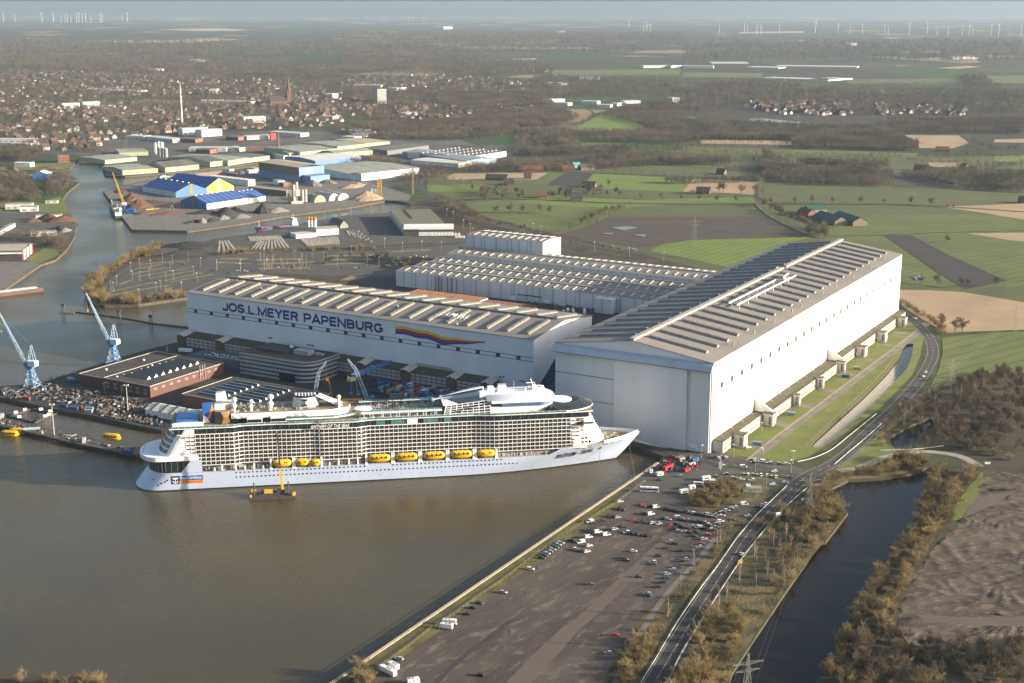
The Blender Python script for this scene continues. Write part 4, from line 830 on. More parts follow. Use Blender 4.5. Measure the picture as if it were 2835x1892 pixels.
mb.obj('mooring_winches', m_mech, ship, kind='stuff')
def face(s):
 P = [(0, 19.6), (65, 20.2), (71, 18.0), (93, 18.0), (103, 19.0), (118, 19.0), (123, 20.3), (148, 20.3), (154, 18.0), (226, 18.0), (241, 20.5), (300, 20.5)]
 for (a, b), (c, d_) in zip(P, P[1:]):
  if a <= s <= c: return lerp(b, d_, (s - a) / (c - a))
 return 20.5 * math.sqrt(max(0, 1 - ((s - 300) / 26) ** 2))
def out(s0, s1, inset=0., step=3.0, fn=None):
 xs = []; x = s0
 while x < s1: xs.append(x); x += step
 xs.append(s1); fn = fn or face
 L_ = [(x, -(fn(x) - inset)) for x in xs]; return L_ + [(a, -b) for a, b in reversed(L_)]
Z0, DH, NR = 16.6, 2.675, 8
aft = lambda z: 37 - (z - 16.6) * .38
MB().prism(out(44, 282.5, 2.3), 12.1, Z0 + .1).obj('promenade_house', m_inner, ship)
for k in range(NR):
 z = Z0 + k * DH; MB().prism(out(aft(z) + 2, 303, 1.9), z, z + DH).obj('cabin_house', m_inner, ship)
for k in range(NR + 1):
 z = Z0 + k * DH; MB().prism(out(aft(z), 305 if k < NR else 309, 0.0), z - .28, z + .20, bottom=True).obj('deck_slab', m_swhite, ship)
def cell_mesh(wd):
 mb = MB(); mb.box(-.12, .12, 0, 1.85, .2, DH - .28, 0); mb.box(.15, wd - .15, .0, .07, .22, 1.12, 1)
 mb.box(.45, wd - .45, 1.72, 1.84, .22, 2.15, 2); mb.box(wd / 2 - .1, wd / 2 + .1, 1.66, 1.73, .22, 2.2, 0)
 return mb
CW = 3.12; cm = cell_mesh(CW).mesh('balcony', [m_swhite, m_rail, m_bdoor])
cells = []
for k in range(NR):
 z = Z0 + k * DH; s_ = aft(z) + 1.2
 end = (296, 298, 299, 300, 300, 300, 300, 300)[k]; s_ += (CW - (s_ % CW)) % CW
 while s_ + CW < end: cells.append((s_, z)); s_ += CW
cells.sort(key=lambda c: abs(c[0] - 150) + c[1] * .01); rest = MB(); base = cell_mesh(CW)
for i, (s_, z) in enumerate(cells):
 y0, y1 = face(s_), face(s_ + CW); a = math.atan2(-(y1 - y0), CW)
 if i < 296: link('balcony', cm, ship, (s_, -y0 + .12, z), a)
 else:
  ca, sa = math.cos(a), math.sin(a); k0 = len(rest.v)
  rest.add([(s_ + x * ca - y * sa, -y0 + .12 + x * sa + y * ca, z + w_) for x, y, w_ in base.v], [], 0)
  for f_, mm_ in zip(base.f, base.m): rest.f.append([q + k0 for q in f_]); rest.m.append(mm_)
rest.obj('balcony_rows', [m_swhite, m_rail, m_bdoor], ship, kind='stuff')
ZT = Z0 + NR * DH
MB().prism(out(27, 306, .5), ZT + .2, ZT + 3.9).obj('glass_deck', m_band, ship)
mb = MB()
for s_ in range(30, 300, 6): mb.box(s_ - .1, s_ + .1, -face(s_) + .38, -face(s_) + .55, ZT + .2, ZT + 3.9)
mb.obj('mullion_row', m_trim, ship)
for s_, w_ in ((160, 6), (170, 9), (181, 7), (192, 10), (206, 5)): MB().box(s_, s_ + w_, -face(s_ + 3) + .3, -face(s_ + 3) + .48, ZT + .4, ZT + 3.6).obj('screen_panel', m_teal if s_ % 2 == 0 else m_swhite, ship)
MB().prism(out(24, 309, -.25), ZT + 3.9, ZT + 4.5, 0, 1).obj('top_deck', [m_swhite, m_tdeck], ship)
xs = [x for x in range(26, 292, 4)]; mp_ = MB()
for sg in (-1, 1):
 mb = MB()
 for a, b in zip(xs, xs[1:]):
  ya, yb = sg * (face(a) + .1), sg * (face(b) + .1); mb.add([(a, ya, ZT + 4.5), (b, yb, ZT + 4.5), (b, yb, ZT + 5.7), (a, ya, ZT + 5.7)], [(0, 1, 2, 3)]); mp_.tube((a, ya, ZT + 4.5), (a, ya, ZT + 6.1), .1, 4); mp_.tube((a, ya, ZT + 5.75), (b, yb, ZT + 5.75), .07, 4)
 mb.obj('rail_glass', m_teal, ship)
mp_.obj('rail', m_swhite, ship)
D0 = ZT + 4.5
def st(z, x0, x1, ins=0, n=10):
 p = []
 for i in range(n + 1):
  a = math.pi / 2 * (1 - i / n); p.append((x0 + 14 * (1 - math.cos(math.pi / 2 * i / n)), -(20.3 - ins) * math.sin(math.pi / 2 * i / n)))
 p.append((x1, -(20.3 - ins))); return p + [(a, -b) for a, b in reversed(p)][:-1]
MB().prism(st(13, 7.5, 40, .5), 12.1, 20.4).obj('stern_lounge_glass', m_band, ship)
mb = MB()
for i in range(9):
 a = math.pi / 2 * (i + .5) / 9; x, y = 7.5 + 14 * (1 - math.cos(a)), -19.8 * math.sin(a)
 mb.cbox((x, y, 16.2), (.25, .25, 8), 0)
for x in (24, 28, 32): mb.cbox((x, -19.85, 16.2), (.2, .2, 8))
mb.obj('lounge_mullions', m_trim, ship)
MB().prism(st(22, 2.2, 42, -.3), 20.4, 23.4, 0, 1).obj('stern_deck', [m_swhite, m_swhite], ship)
MB().add([(30, -20.4, 12.2), (44, -20.4, 12.2), (44, -20.4, 20.5), (37, -20.4, 20.5)], [(0, 1, 2, 3)]).obj('side_screen', m_hull, ship)
rings = []
for k in range(9):
 z = 23.3 + k * 2.35; x0 = 14 + k * 1.25; rings.append([(x0 + 11 * (1 - math.cos(math.pi / 2 * abs(t))), 19.6 * math.sin(math.pi / 2 * t), z) for t in [-1 + i / 8 for i in range(17)]] + [(40, 19.6, z), (40, -19.6, z)])
MB().loft(rings, 0, cap1=True).obj('stern_tower', m_swhite, ship)
for k in range(5):
 z = 25 + k * 3.5; mb = MB(); L_ = []
 x0 = 14 + (z - 23.3) / 2.35 * 1.25; x1 = 14 + (z + 2.6 - 23.3) / 2.35 * 1.25
 t_ = [-.72 + i * .09 for i in range(17)]
 mb.loft([[(x0 - .12 + 11 * (1 - math.cos(math.pi / 2 * abs(t))), 19.75 * math.sin(math.pi / 2 * t), z) for t in t_], [(x1 - .12 + 11 * (1 - math.cos(math.pi / 2 * abs(t))), 19.75 * math.sin(math.pi / 2 * t), z + 2.6) for t in t_]], closed=False).obj('stern_window', m_band, ship)
for y in (-6, 0, 6): MB().box(4.4, 4.9, y - 1.5, y + 1.5, 23.42, 23.5).obj('deck_lettering_mark', m_trim, ship)
mb = MB(); r2 = random.Random(3)
for s_ in range(46, 280, 2):
 if r2.random() < .75: w_ = r2.uniform(.5, 1.6); mb.box(s_, s_ + w_, -18.6 + r2.uniform(-.6, .6), -17.6, 12.15, 12.15 + r2.uniform(.6, 2.8))
mb.obj('deck_equipment', m_mech, ship, kind='stuff')
BO = [(96.4, 13.4, 1), (109.9, 9, 1), (118.8, 6.4, 2), (161.4, 16.1, 0), (179.9, 15.9, 0), (198.6, 16, 0), (217.2, 15.8, 0), (234.4, 12.8, 1)]
for s_, L_, kd in BO:
 for e in (-1, 1):
  x = s_ + e * (L_ / 2 + .7); MB().box(x - .7, x + .7, -20.9, -19.6, 12.2, 18.6).box(x - .45, x + .45, -20.9, -18, 17.7, 18.5).box(x - .9, x + .9, -20.95, -17.5, 11.4, 12.5).obj('davit', m_swhite, ship)
for x in (52, 57, 66, 72, 78, 84, 128, 134, 141, 147): MB().box(x - .5, x + .5, -20.6, -19.4, 12.2, 16.3 if x % 4 else 14.5).obj('davit', m_swhite, ship)
def lifeboat_mesh(L_, big):
 n = 12; hullb = MB(); can = MB(); rh = []; rc_ = []; W_, HH = 2.35, 2.6
 for i in range(n + 1):
  u = -1 + 2 * i / n; b = W_ * (1 - abs(u) ** 3.2) ** .6 + .06; lift = .9 * abs(u) ** 3
  rh.append([(u * L_ / 2, b * math.cos(math.pi * j / 8), -HH * (1 - .25 * abs(u) ** 3) * math.sin(math.pi * j / 8) ** .8 + lift) for j in range(9)])
  rc_.append([(u * L_ / 2 * .985, b * .97 * math.cos(math.pi * j / 8), (2.9 if big else 2.6) * (1 - abs(u) ** 4) ** .7 * math.sin(math.pi * j / 8) ** .7 + lift + .02) for j in range(9)])
 hullb.loft(rh, closed=False); hullb.box(-L_ * .42, L_ * .42, -W_ - .12, -W_ * .9, -.1, .25, 0); can.loft(rc_, closed=False); wn = []
 for x in ([-.3, -.2, -.1, 0, .1, .2, .3] if big else [-.25, -.15, .15, .25]): wn.append(x * L_)
 return hullb.mesh('hull', [m_yellow], True), can.mesh('canopy', [m_yellow], True), wn, W_
lbm = {}
def lifeboat(label, pos, rz, L_, big, group=None):
 if (L_, big) not in lbm: lbm[(L_, big)] = lifeboat_mesh(L_, big)
 h_, c_, wn, W_ = lbm[(L_, big)]
 t = thing('lifeboat', label, 'lifeboat', pos, rz, group); link('hull', h_, t); c = link('canopy', c_, t)
 for x in wn:
  tall = abs(abs(x) - .1 * L_) < .05 or abs(abs(x) - .3 * L_) < .05 if big else False
  MB().box(x - (.55 if tall else .35), x + (.55 if tall else .35), -W_ - .02, -W_ + .35, .35, 1.9 if tall else 1.2).obj('window', m_band, c)
 for e in (-1, 1): MB().box(e * L_ * .47 - .25, e * L_ * .47 + .25, -.7, .7, 1.1, 1.5).obj('hatch', m_band, t)
 return t
labs = ['yellow enclosed lifeboat nearest the stern of the cruise ship, beside the barge boom', 'short yellow tender boat next to the small rescue boat on the ship', 'small open-backed yellow rescue boat on the ship promenade', 'yellow tender lifeboat first after the gap in the ship davits', 'yellow tender lifeboat second after the gap in the ship davits', 'yellow tender lifeboat third after the gap in the ship davits', 'yellow tender lifeboat fourth after the gap in the ship davits', 'yellow lifeboat with cross-shaped windows, last before the bow']
for (s_, L_, kd), lb in zip(BO, labs): lifeboat(lb, S(s_, -20.4, 15.6 if kd < 2 else 14.9), SA, L_ * (.97 if kd < 2 else .9), kd == 0)
pw = MB().box(-.5, .5, -.05, .1, -.45, .45).mesh('window', [m_band])
for s_ in np.arange(66, 262, 2.75):
 if not (152 < s_ < 170 or 246 < s_): link('window', pw, ship, (s_, -bw_(s_, 10.6) - .03, 10.6))
 if s_ < 258: link('window', pw, ship, (s_, -bw_(s_, 7.4) - .03, 7.4))
for s_ in list(range(92, 320, 7)): MB().box(s_ - .2, s_ + .2, -bw_(s_, 4) - .06, -bw_(s_, 4) + .1, 3.8, 4.2).obj('porthole', m_band, ship)
for s_, z, w_ in ((12, 7.5, 1.1), (17, 5.5, 1.4), (19.5, 6.5, .8), (21, 7.5, 1), (15, 4, .6)): MB().box(s_ - w_ / 2, s_ + w_ / 2, -bw_(s_, z) - .08, -bw_(s_, z) + .6, z - .5, z + .5).obj('mooring_port', m_band, ship)
for s_, z in ((303, 14.5), (308, 15), (320, 15.5), (325, 15.8), (331, 16.2), (316, 12.5)): MB().cbox((s_, -bw_(s_, z) - .02, z), (1.6, .5, .5), math.atan2(bw_(s_ - 1, z) - bw_(s_ + 1, z), 2)).obj('hawse_port', m_band, ship)
def hull_text(name, body, mat, x0, x1, z0, z1, rise=0, **k):
 me, co = text_mesh(name, body, 1, mat, **k); mn, mx = co.min(0), co.max(0); c2 = np.zeros_like(co)
 for i, c in enumerate(co):
  x = x0 + (c[0] - mn[0]) / (mx[0] - mn[0]) * (x1 - x0); z = z0 + (c[1] - mn[1]) / (mx[1] - mn[1]) * (z1 - z0) + rise * (x - x0) / (x1 - x0); c2[i] = (x, -bw_(x, z) - .3 - c[2], z)
 me.vertices.foreach_set('co', c2.ravel()); me.update(); return link(name, me, ship)
m_bl = M('letter_black', (.01, .012, .03), .5)
hull_text('lettering', 'ANTHEM', m_bl, 283.2, 298.2, 8.0, 11.6, .9, shear=.25, offset=.015); hull_text('lettering', 'OF THE', m_bl, 298.8, 301.4, 9.9, 10.8, .1, shear=.25); hull_text('lettering', 'SEAS', m_bl, 302, 311, 9.2, 12.8, .6, shear=.25, offset=.015)
MB().box(23.6, 28.8, -20.86, -20.72, 4.7, 10.2).obj('logo_field', M('logo_navy', (.012, .02, .08), .5), ship)
MB().box(28.82, 44.3, -20.84, -20.72, 6.9, 10.1).obj('logo_field', M('logo_blue', (.02, .10, .38), .5), ship)
MB().box(28.82, 44.2, -20.84, -20.72, 4.6, 6.88).obj('logo_field', M('logo_orange', (.70, .25, .03), .5), ship)
fit_text('lettering', 'RoyalCaribbean', m_swhite, 29.4, 43.8, 7.1, 9.8, ship, y=-20.88)
fit_text('lettering', 'INTERNATIONAL', M('logo_brown', (.30, .10, .02), .5), 30.2, 43.4, 5.1, 6.2, ship, y=-20.88, space=1.3)
em = MB(); cx = 26.2
def ebox(x0, x1, z0, z1): em.box(cx + x0, cx + x1, -20.95, -20.87, z0, z1)
ebox(-.25, .25, 5.3, 8.3); ebox(-1.5, 1.5, 7.9, 8.4)
for x in (-1.6, -.8, 0, .8, 1.6): em.add([(cx + x - .38, -20.94, 8.4), (cx + x + .38, -20.94, 8.4), (cx + x * 1.08, -20.94, 9.6 - abs(x) * .12)], [(0, 1, 2)])
for i in range(10):
 a0, a1 = math.pi * (1 + i / 10), math.pi * (1 + (i + 1) / 10)
 em.add([(cx + r_ * math.cos(a), -20.94, 6.9 + r_ * .95 * math.sin(a)) for r_, a in ((1.35, a0), (1.9, a0), (1.9, a1), (1.35, a1))], [(0, 1, 2, 3)])
em.obj('emblem', m_swhite, ship)
fit_text('sign_lettering', 'ANTHEM OF THE SEAS', m_swhite, 116, 142, ZT + .7, ZT + 3.2, ship, y=-20.75, ext=.1, shear=.2)
MB().prism(out(27, 41, 4), D0, D0 + .9).obj('surf_deck', M('pool_blue', (.03, .12, .42), .35, (.05, .2, .5), .3), ship)
MB().add([(28, -14, D0 + 1.3), (42, -14, D0 + 1.3), (42, -2, D0 + 3.2), (28, -2, D0 + 2.4), (28, -14, D0 + 1), (42, -14, D0 + 1), (42, -2, D0 + 1), (28, -2, D0 + 1)], [(0, 1, 2, 3), (4, 5, 1, 0), (5, 6, 2, 1), (6, 7, 3, 2), (7, 4, 0, 3)]).obj('surf_ramp', MATS['pool_blue'], ship)
MB().prism([(26, -19), (46, -19), (46, -16.5), (34, -15.5), (27, -17)], D0 + 1.1, D0 + 3.2).obj('gallery', m_swhite, ship)
MB().prism([(45.5, -10), (53, -9), (53, -7.6), (45.5, -8.6)], D0, D0 + 14).obj('logo_fin', MATS['logo_blue'], ship)
MB().add([(48, -9.85, D0 + 3), (50, -9.6, D0 + 3), (52.8, -9.2, D0 + 9), (51.5, -9.4, D0 + 13.5), (50.5, -9.5, D0 + 9)], [(0, 1, 2, 3, 4)]).obj('logo_curve', MATS['logo_orange'], ship)
MB().add([(45.8, -10.2, D0 + .5), (50, -9.65, D0 + .5), (47.5, -9.95, D0 + 4.5), (45.7, -10.2, D0 + 6)], [(0, 1, 2, 3)]).obj('logo_curve', m_swhite, ship)
def taper(c, a0, b0, a1, b1, z0, z1, m_, nm, dx=0):
 x, y = c; v0 = [(x - a0, y - b0, z0), (x + a0, y - b0, z0), (x + a0, y + b0, z0), (x - a0, y + b0, z0)]; v1 = [(x + dx - a1, y - b1, z1), (x + dx + a1, y - b1, z1), (x + dx + a1, y + b1, z1), (x + dx - a1, y + b1, z1)]
 return MB().add(v0 + v1, [(0, 1, 5, 4), (1, 2, 6, 5), (2, 3, 7, 6), (3, 0, 4, 7), (4, 5, 6, 7)]).obj(nm, m_, ship)
taper((58, 3), 4.2, 4, 3, 3, D0, D0 + 17.5, m_swhite, 'exhaust_stack', -1); taper((57.5, -5), 4.2, 4, 3.2, 3, D0, D0 + 12, m_swhite, 'exhaust_stack', -1)
mb = MB()
for x in (55, 56.5, 58): mb.tube((x, 3, D0 + 17.4), (x, 3, D0 + 18.6), .6, 8, cap=True).tube((x, -5, D0 + 11.9), (x, -5, D0 + 13), .6, 8, cap=True)
mb.obj('exhaust_pipe', m_trim, ship)
mb = MB(); rr = random.Random(5)
pts_ = [(53, -12), (58, -14.5), (63.5, -12.5), (63, -7), (54, -6)]; r0 = [(x, y, D0) for x, y in pts_]; r1 = [(x + rr.uniform(-1.4, 1.4), y + rr.uniform(-2, 1), D0 + 4 + rr.uniform(-1, 1)) for x, y in pts_]; r2_ = [(x + rr.uniform(-1, 1), y + rr.uniform(0, 2), D0 + 8.5) for x, y in pts_]
mb.loft([r0, r1, r2_], cap1=True).obj('climbing_rock', m_gold, ship)
mb = MB()
for k in range(5): mb.box(59, 65, -6 + k * 2, -5.8 + k * 2, D0 + 4, D0 + 12).box(59, 65, -6, 3, D0 + 4 + k * 2, D0 + 4.15 + k * 2)
mb.obj('scaffold_frame', m_mech, ship)
hs = [(64, -11), (80, -12.2), (110, -12.2), (132, -11.2), (142, -6.5), (143.5, 0)]; hp = hs + [(a, -b) for a, b in reversed(hs[:-1])]
MB().prism(hp, D0 - .2, D0 + 6.4, 0, 1).obj('upper_house', [m_swhite, m_tdeck], ship)
MB().prism([(64.2, -12.4), (104, -13.4), (104, -12), (64.2, -11)], D0, D0 + 3.0).obj('house_window_wall', m_band, ship)
for k in range(10):
 x = 64 + k * 5.1; MB().add([(x, -12.25, D0 + 6.3), (x + 5, -12.25, D0 + 6.3), (x + 5, -13.9, D0 + 3.2), (x, -12.6, D0 + 3.2), (x + 5, -12.2, D0 + 3.0), (x, -12.2, D0 + 3.0)], [(0, 3, 2, 1), (1, 2, 4), (0, 5, 3), (3, 5, 4, 2)]).obj('side_facet', m_swhite, ship)
for x in (74.5, 90): MB().box(x, x + 10, -17, -12.3, D0 + .9, D0 + 4.4).obj('loft_box', m_swhite, ship); MB().box(x + .4, x + 9.6, -17.15, -16.9, D0 + 1.3, D0 + 3.4).obj('loft_window', m_band, ship); MB().tube((x + .3, -16.8, D0 + .9), (x - 1, -15.5, D0), .25).tube((x + 9.7, -16.8, D0 + .9), (x + 11, -15.5, D0), .25).obj('loft_leg', m_swhite, ship)
for k in range(6): MB().box(108 + k * 1.4, 109 + k * 1.4, -12.35, -12.1, D0 + .5, D0 + 2.6).obj('house_door', m_band, ship)
gal = [(100, -17.5), (132, -17.2), (146, -12), (149, 0)]; gi = [(146, 0), (143.5, -9.5), (131, -14.2), (100, -14.4)]
MB().prism(gal + gi, D0 + 2.0, D0 + 2.9, 0, 1).obj('gallery', [m_swhite, m_tdeck], ship)
mb = MB().loft([[(x, y, D0 + 2.9) for x, y in gal], [(x, y, D0 + 4.0) for x, y in gal]], closed=False).obj('rail_glass', m_teal, ship)
ROOF = D0 + 6.4
for i, (s_, y, sz) in enumerate(((66, -7.5, 1.0), (77, -7.5, .78), (90, -7, 1.1), (135.5, -7.5, .85))):
 b = MB(); rs = 1.9 * sz
 def ball(cz, r_): return [(r_ * math.sin(math.pi * j / 10), cz - r_ * math.cos(math.pi * j / 10)) for j in range(1, 10)] + [(0.01, cz + r_)]
 b.lathe((s_, y, ROOF), [(.9 * sz, 0), (.8 * sz, 2.2 * sz)] + ball(4.2 * sz, rs) , 14)
 b.lathe((s_ + .3, y + 2.6, ROOF), [(.8, 0), (.6, 6.0 * sz)] + ball(7.8 * sz, rs * .95), 14); b.obj('radome', m_swhite, ship, smooth=True)
rn = []
for k in range(9):
 z = ROOF - .2 + k * .95; f_ = k / 8; a_ = lerp(9.2, 8.2, f_); cx_ = 113.6
 rn.append([(cx_ + a_ * math.cos(2 * math.pi * j / 24), 5.4 * math.sin(2 * math.pi * j / 24), z) for j in range(24)])
fun = MB()
for k in range(8): fun.loft([rn[k], rn[k + 1]], 0)
fun.add(rn[8], [tuple(range(24))], 1); fun.obj('funnel', [m_swhite, m_trim], ship, smooth=True)
for k in range(7): MB().loft([[(x + (x - 113.6) * .012, y * 1.015, z + .35) for x, y, z in rn[k]], [(x + (x - 113.6) * .012, y * 1.015, z + .62) for x, y, z in rn[k]]]).obj('funnel_stripe', M('stripe_grey', (.16, .17, .19), .5), ship)
MB().loft([[(113.6 + 8.6 * math.cos(2 * math.pi * j / 24), 5.7 * math.sin(2 * math.pi * j / 24), ROOF + 7.2) for j in range(24)], [(113.6 + 9 * math.cos(2 * math.pi * j / 24), 5.9 * math.sin(2 * math.pi * j / 24), ROOF + 8.6) for j in range(24)]]).obj('funnel_crown', MATS['logo_navy'], ship)
for j in range(14): MB().tube((107 + (j % 7) * 2.1, -1.8 + (j // 7) * 3.2, ROOF + 7.2), (107 + (j % 7) * 2.1, -1.8 + (j // 7) * 3.2, ROOF + 8.9), .75, 8, cap=True).obj('exhaust_pipe', m_mech, ship)
for sg in (-1, 1): MB().add([(120, sg * 4.2, ROOF + 8), (123, sg * 4, ROOF + 7.6), (138.5, sg * 4.6, ROOF + .2), (135, sg * 4.6, ROOF + .2), (120, sg * 3.2, ROOF + 8), (123, sg * 3, ROOF + 7.6), (138.5, sg * 3.6, ROOF + .2), (135, sg * 3.6, ROOF + .2)], [(0, 1, 2, 3), (7, 6, 5, 4), (1, 5, 6, 2), (0, 3, 7, 4)]).obj('funnel_brace', m_swhite, ship)
MB().add([(120, -4, ROOF + 8), (120, 4, ROOF + 8), (138, 4.4, ROOF + .3), (138, -4.4, ROOF + .3)], [(3, 2, 1, 0)]).obj('funnel_slope', m_swhite, ship)
fe = MB()
def fbox(x0, x1, z0, z1): fe.box(112.8 + x0, 112.8 + x1, -5.75, -5.4, ROOF + z0, ROOF + z1)
fbox(-.3, .3, 1.6, 5.2); fbox(-1.6, 1.6, 4.8, 5.3); fbox(-1.7, -1.1, 1.6, 2.6); fbox(1.1, 1.7, 1.6, 2.6); fbox(-1.7, 1.7, 1.2, 1.7)
for x in (-1.5, -.7, .7, 1.5, 0): fbox(x - .2, x + .2, 5.3, 6.2)
fe.obj('emblem', MATS['logo_navy'], ship)
mb = MB(); rq = random.Random(9)
for k in range(70): x, y = rq.uniform(66, 134), rq.uniform(-9, 9); mb.box(x, x + rq.uniform(.5, 2.4), y, y + rq.uniform(.5, 2), ROOF, ROOF + rq.uniform(.4, 1.4)) if not (103 < x < 124 and abs(y) < 6) else None
mb.obj('roof_equipment', m_mech, ship, kind='stuff')
mb = MB()
for k in range(420):
 x, y = rq.uniform(148, 236), rq.choice((-1, 1)) * rq.uniform(9, 17.5); mb.box(x, x + rq.uniform(.6, 1.9), y, y + .6, D0, D0 + rq.uniform(.3, .9))
mb.obj('deck_furniture', m_mech, ship, kind='stuff')
for x in (160, 178): MB().box(x, x + 12, -4, 4, D0, D0 + .6).obj('pool_rim', m_swhite, ship); MB().box(x + .6, x + 11.4, -3.4, 3.4, D0 + .58, D0 + .66).obj('pool_water', m_teal, ship)
MB().lathe((152, -5, D0 + 4), [(6.2, 0), (5.8, .6), (2, 1.0), (0, 1.05)], 20).tube((152, -5, D0), (152, -5, D0 + 4.2), .5).obj('canopy_disc', m_swhite, ship)
MB().box(171, 181, 9, 9.6, D0 + 5.5, D0 + 10).tube((173, 9.3, D0), (173, 9.3, D0 + 6), .3).tube((179, 9.3, D0), (179, 9.3, D0 + 6), .3).obj('video_screen', m_band, ship)
for sg in (-1, 1):
 MB().box(150, 205, sg * 14.5 - 1.6, sg * 14.5 + 1.6, D0 + 3.4, D0 + 3.9).obj('gallery', m_swhite, ship)
 mb = MB()
 for x in range(152, 206, 6): mb.tube((x, sg * 15.5, D0), (x, sg * 15.5, D0 + 3.5), .2).tube((x, sg * 13.2, D0 + 3.9), (x, sg * 13.2, D0 + 5.1), .08, 4)
 mb.obj('gallery_post', m_swhite, ship); MB().box(150, 205, sg * 13 - .05, sg * 13 + .05, D0 + 3.9, D0 + 5).obj('rail_glass', m_teal, ship)
for x in range(156, 236, 9): MB().tube((x, -17.6, D0), (x, -17.6, D0 + 4), .12, 5).lathe((x, -17.6, D0 + 3.7), [(.1, 0), (.6, .15), (0, .4)], 6).obj('deck_lamp', m_swhite, ship)
g = MB().add([(206, -17.6, D0), (238, -17.8, D0), (238, -12.5, D0 + 8.5), (208, -12.5, D0 + 5.5), (206, 0, D0 + 6), (238, 0, D0 + 9)], [(0, 1, 2, 3), (3, 2, 5, 4)])
g.add([(206, 17.6, D0), (238, 17.8, D0), (238, 12.5, D0 + 8.5), (208, 12.5, D0 + 5.5), (206, 0, D0 + 6), (238, 0, D0 + 9)], [(3, 2, 1, 0), (4, 5, 2, 3)]); g.obj('solarium_glass', m_band, ship)
mb = MB()
for i in range(9):
 u = i / 8; a = Vector((206, -17.7, D0)).lerp(Vector((238, -17.9, D0)), u); b = Vector((208, -12.6, D0 + 5.6)).lerp(Vector((238, -12.6, D0 + 8.6)), u); mb.tube(a, b, .28, 4)
for j in range(6):
 u = j / 5; mb.tube(Vector((206, -17.8, D0)).lerp(Vector((208, -12.7, D0 + 5.6)), u), Vector((238, -18, D0)).lerp(Vector((238, -12.7, D0 + 8.6)), u), .28, 4)
mb.obj('solarium_frame', m_swhite, ship)
MB().prism([(206, -12), (238, -12), (238, 12), (206, 12)], D0 + 5.6, D0 + 6.4).obj('solarium_roof', m_swhite, ship)
arm = MB(); R_ = []
for i in range(13):
 u = i / 12; x = 199 + 36 * u; z = D0 + 7.5 + 5.8 * math.sin(u * 1.45) ; hw = lerp(.5, 1.6, u); R_.append([(x, -4 - hw, z), (x, -4 + hw, z), (x, -4 + hw, z + lerp(.6, 2.6, u)), (x, -4 - hw, z + lerp(.6, 2.6, u))])
arm.loft(R_, 0, cap0=True, cap1=True).obj('viewing_arm', m_swhite, ship)
MB().add([(206, -5.95, D0 + 10.0), (224, -6.1, D0 + 12.2), (234, -6.2, D0 + 13.9), (234, -6.2, D0 + 15.4), (220, -6.05, D0 + 13.3), (206, -5.9, D0 + 10.6)], [(0, 1, 2, 3, 4, 5)]).obj('arm_stripe', MATS['logo_navy'], ship)
MB().lathe((199, -4, D0 + 6.0), [(.5, 0), (1.9, .8), (2.4, 2), (1.9, 3.3), (0, 4)], 14).obj('viewing_capsule', m_teal, ship, smooth=True)
MB().box(232, 240, -6.5, 2, D0 + 7, D0 + 13).obj('arm_base', m_swhite, ship)
def rr_(x0, x1, b, r_, n=8):
 p = [(x0, -b)]
 for i in range(n + 1): a = -math.pi / 2 + math.pi / 2 * i / n; p.append((x1 - r_ + r_ * math.cos(a), b * math.sin(a)))
 return p + [(a, -b_) for a, b_ in reversed(p[:-1])]
MB().prism(rr_(238, 284, 15.5, 10), D0 - .2, D0 + 3.8).obj('forward_house', m_swhite, ship)
MB().prism(rr_(246, 282, 15.2, 9.6), D0 + 3.8, D0 + 6.6).obj('forward_window_band', M('blue_window', (.05, .10, .22), .05, (.09, .16, .30), .4, spec=.9), ship)
MB().prism(rr_(239, 285, 15.9, 10.4), D0 + 6.6, D0 + 8.2).obj('forward_house', m_swhite, ship)
rings = []
for z, x0, x1, b in ((D0 + 8.2, 236, 284, 15), (D0 + 9.6, 238, 281, 12.5), (D0 + 11.0, 240, 277, 9.5), (D0 + 11.4, 244, 272, 7)): rings.append([(x, y, z) for x, y in rr_(x0, x1, b, 9)])
MB().loft(rings, cap1=True).obj('forward_roof', m_swhite, ship, smooth=True)
taper((240, -3), 2.8, 2.8, 2.1, 2.2, D0 + 8, D0 + 15.6, m_swhite, 'vent_stack'); taper((248, -2), 3.6, 3.2, 2.7, 2.6, D0 + 10.5, D0 + 16.3, m_swhite, 'vent_stack')
mb = MB()
for x in (246, 247.5, 249, 250.5): mb.tube((x, -2, D0 + 16.2), (x, -2, D0 + 17.0), .5, 8, cap=True)
mb.obj('exhaust_pipe', m_trim, ship)
MB().tube((256, -5, D0 + 10.5), (256, -5, D0 + 19), .12, 4).obj('antenna', m_swhite, ship)
taper((272, 0), 3.2, 2.4, 1.2, 1.2, D0 + 10.5, D0 + 15, m_swhite, 'mast', -1)
MB().box(267, 276, -.5, .5, D0 + 13.6, D0 + 14.2).box(270, 271, -4.5, 4.5, D0 + 12.4, D0 + 13).tube((270, 0, D0 + 14.5), (268.5, 0, D0 + 19), .35).box(265.5, 271.5, -.2, .2, D0 + 16, D0 + 16.5).obj('mast_yard', m_swhite, ship)
MB().lathe((277, 2, D0 + 10), [(.5, 0), (1.3, 1), (1.5, 2), (1, 3.2), (0, 3.6)], 12).lathe((264, -3, D0 + 11), [(.4, 0), (1.1, 1), (1.1, 2), (0, 2.8)], 12).obj('radome', m_swhite, ship, smooth=True)
dm = []
for z, x1, b in ((ZT + 4.5, 311.5, 19.3), (ZT + 5.6, 310.5, 18.6), (ZT + 6.9, 307, 16.6), (ZT + 7.9, 302, 13.6)): dm.append([(x, y, z) for x, y in rr_(276, x1, b, 24, 12)])
MB().loft(dm, cap1=True).obj('bow_dome', m_band, ship, smooth=True)
mb = MB()
for i in range(13):
 j = 1 + i; 
 for k in range(3): mb.tube(dm[k][j % len(dm[0])], dm[k + 1][j % len(dm[0])], .14, 4)
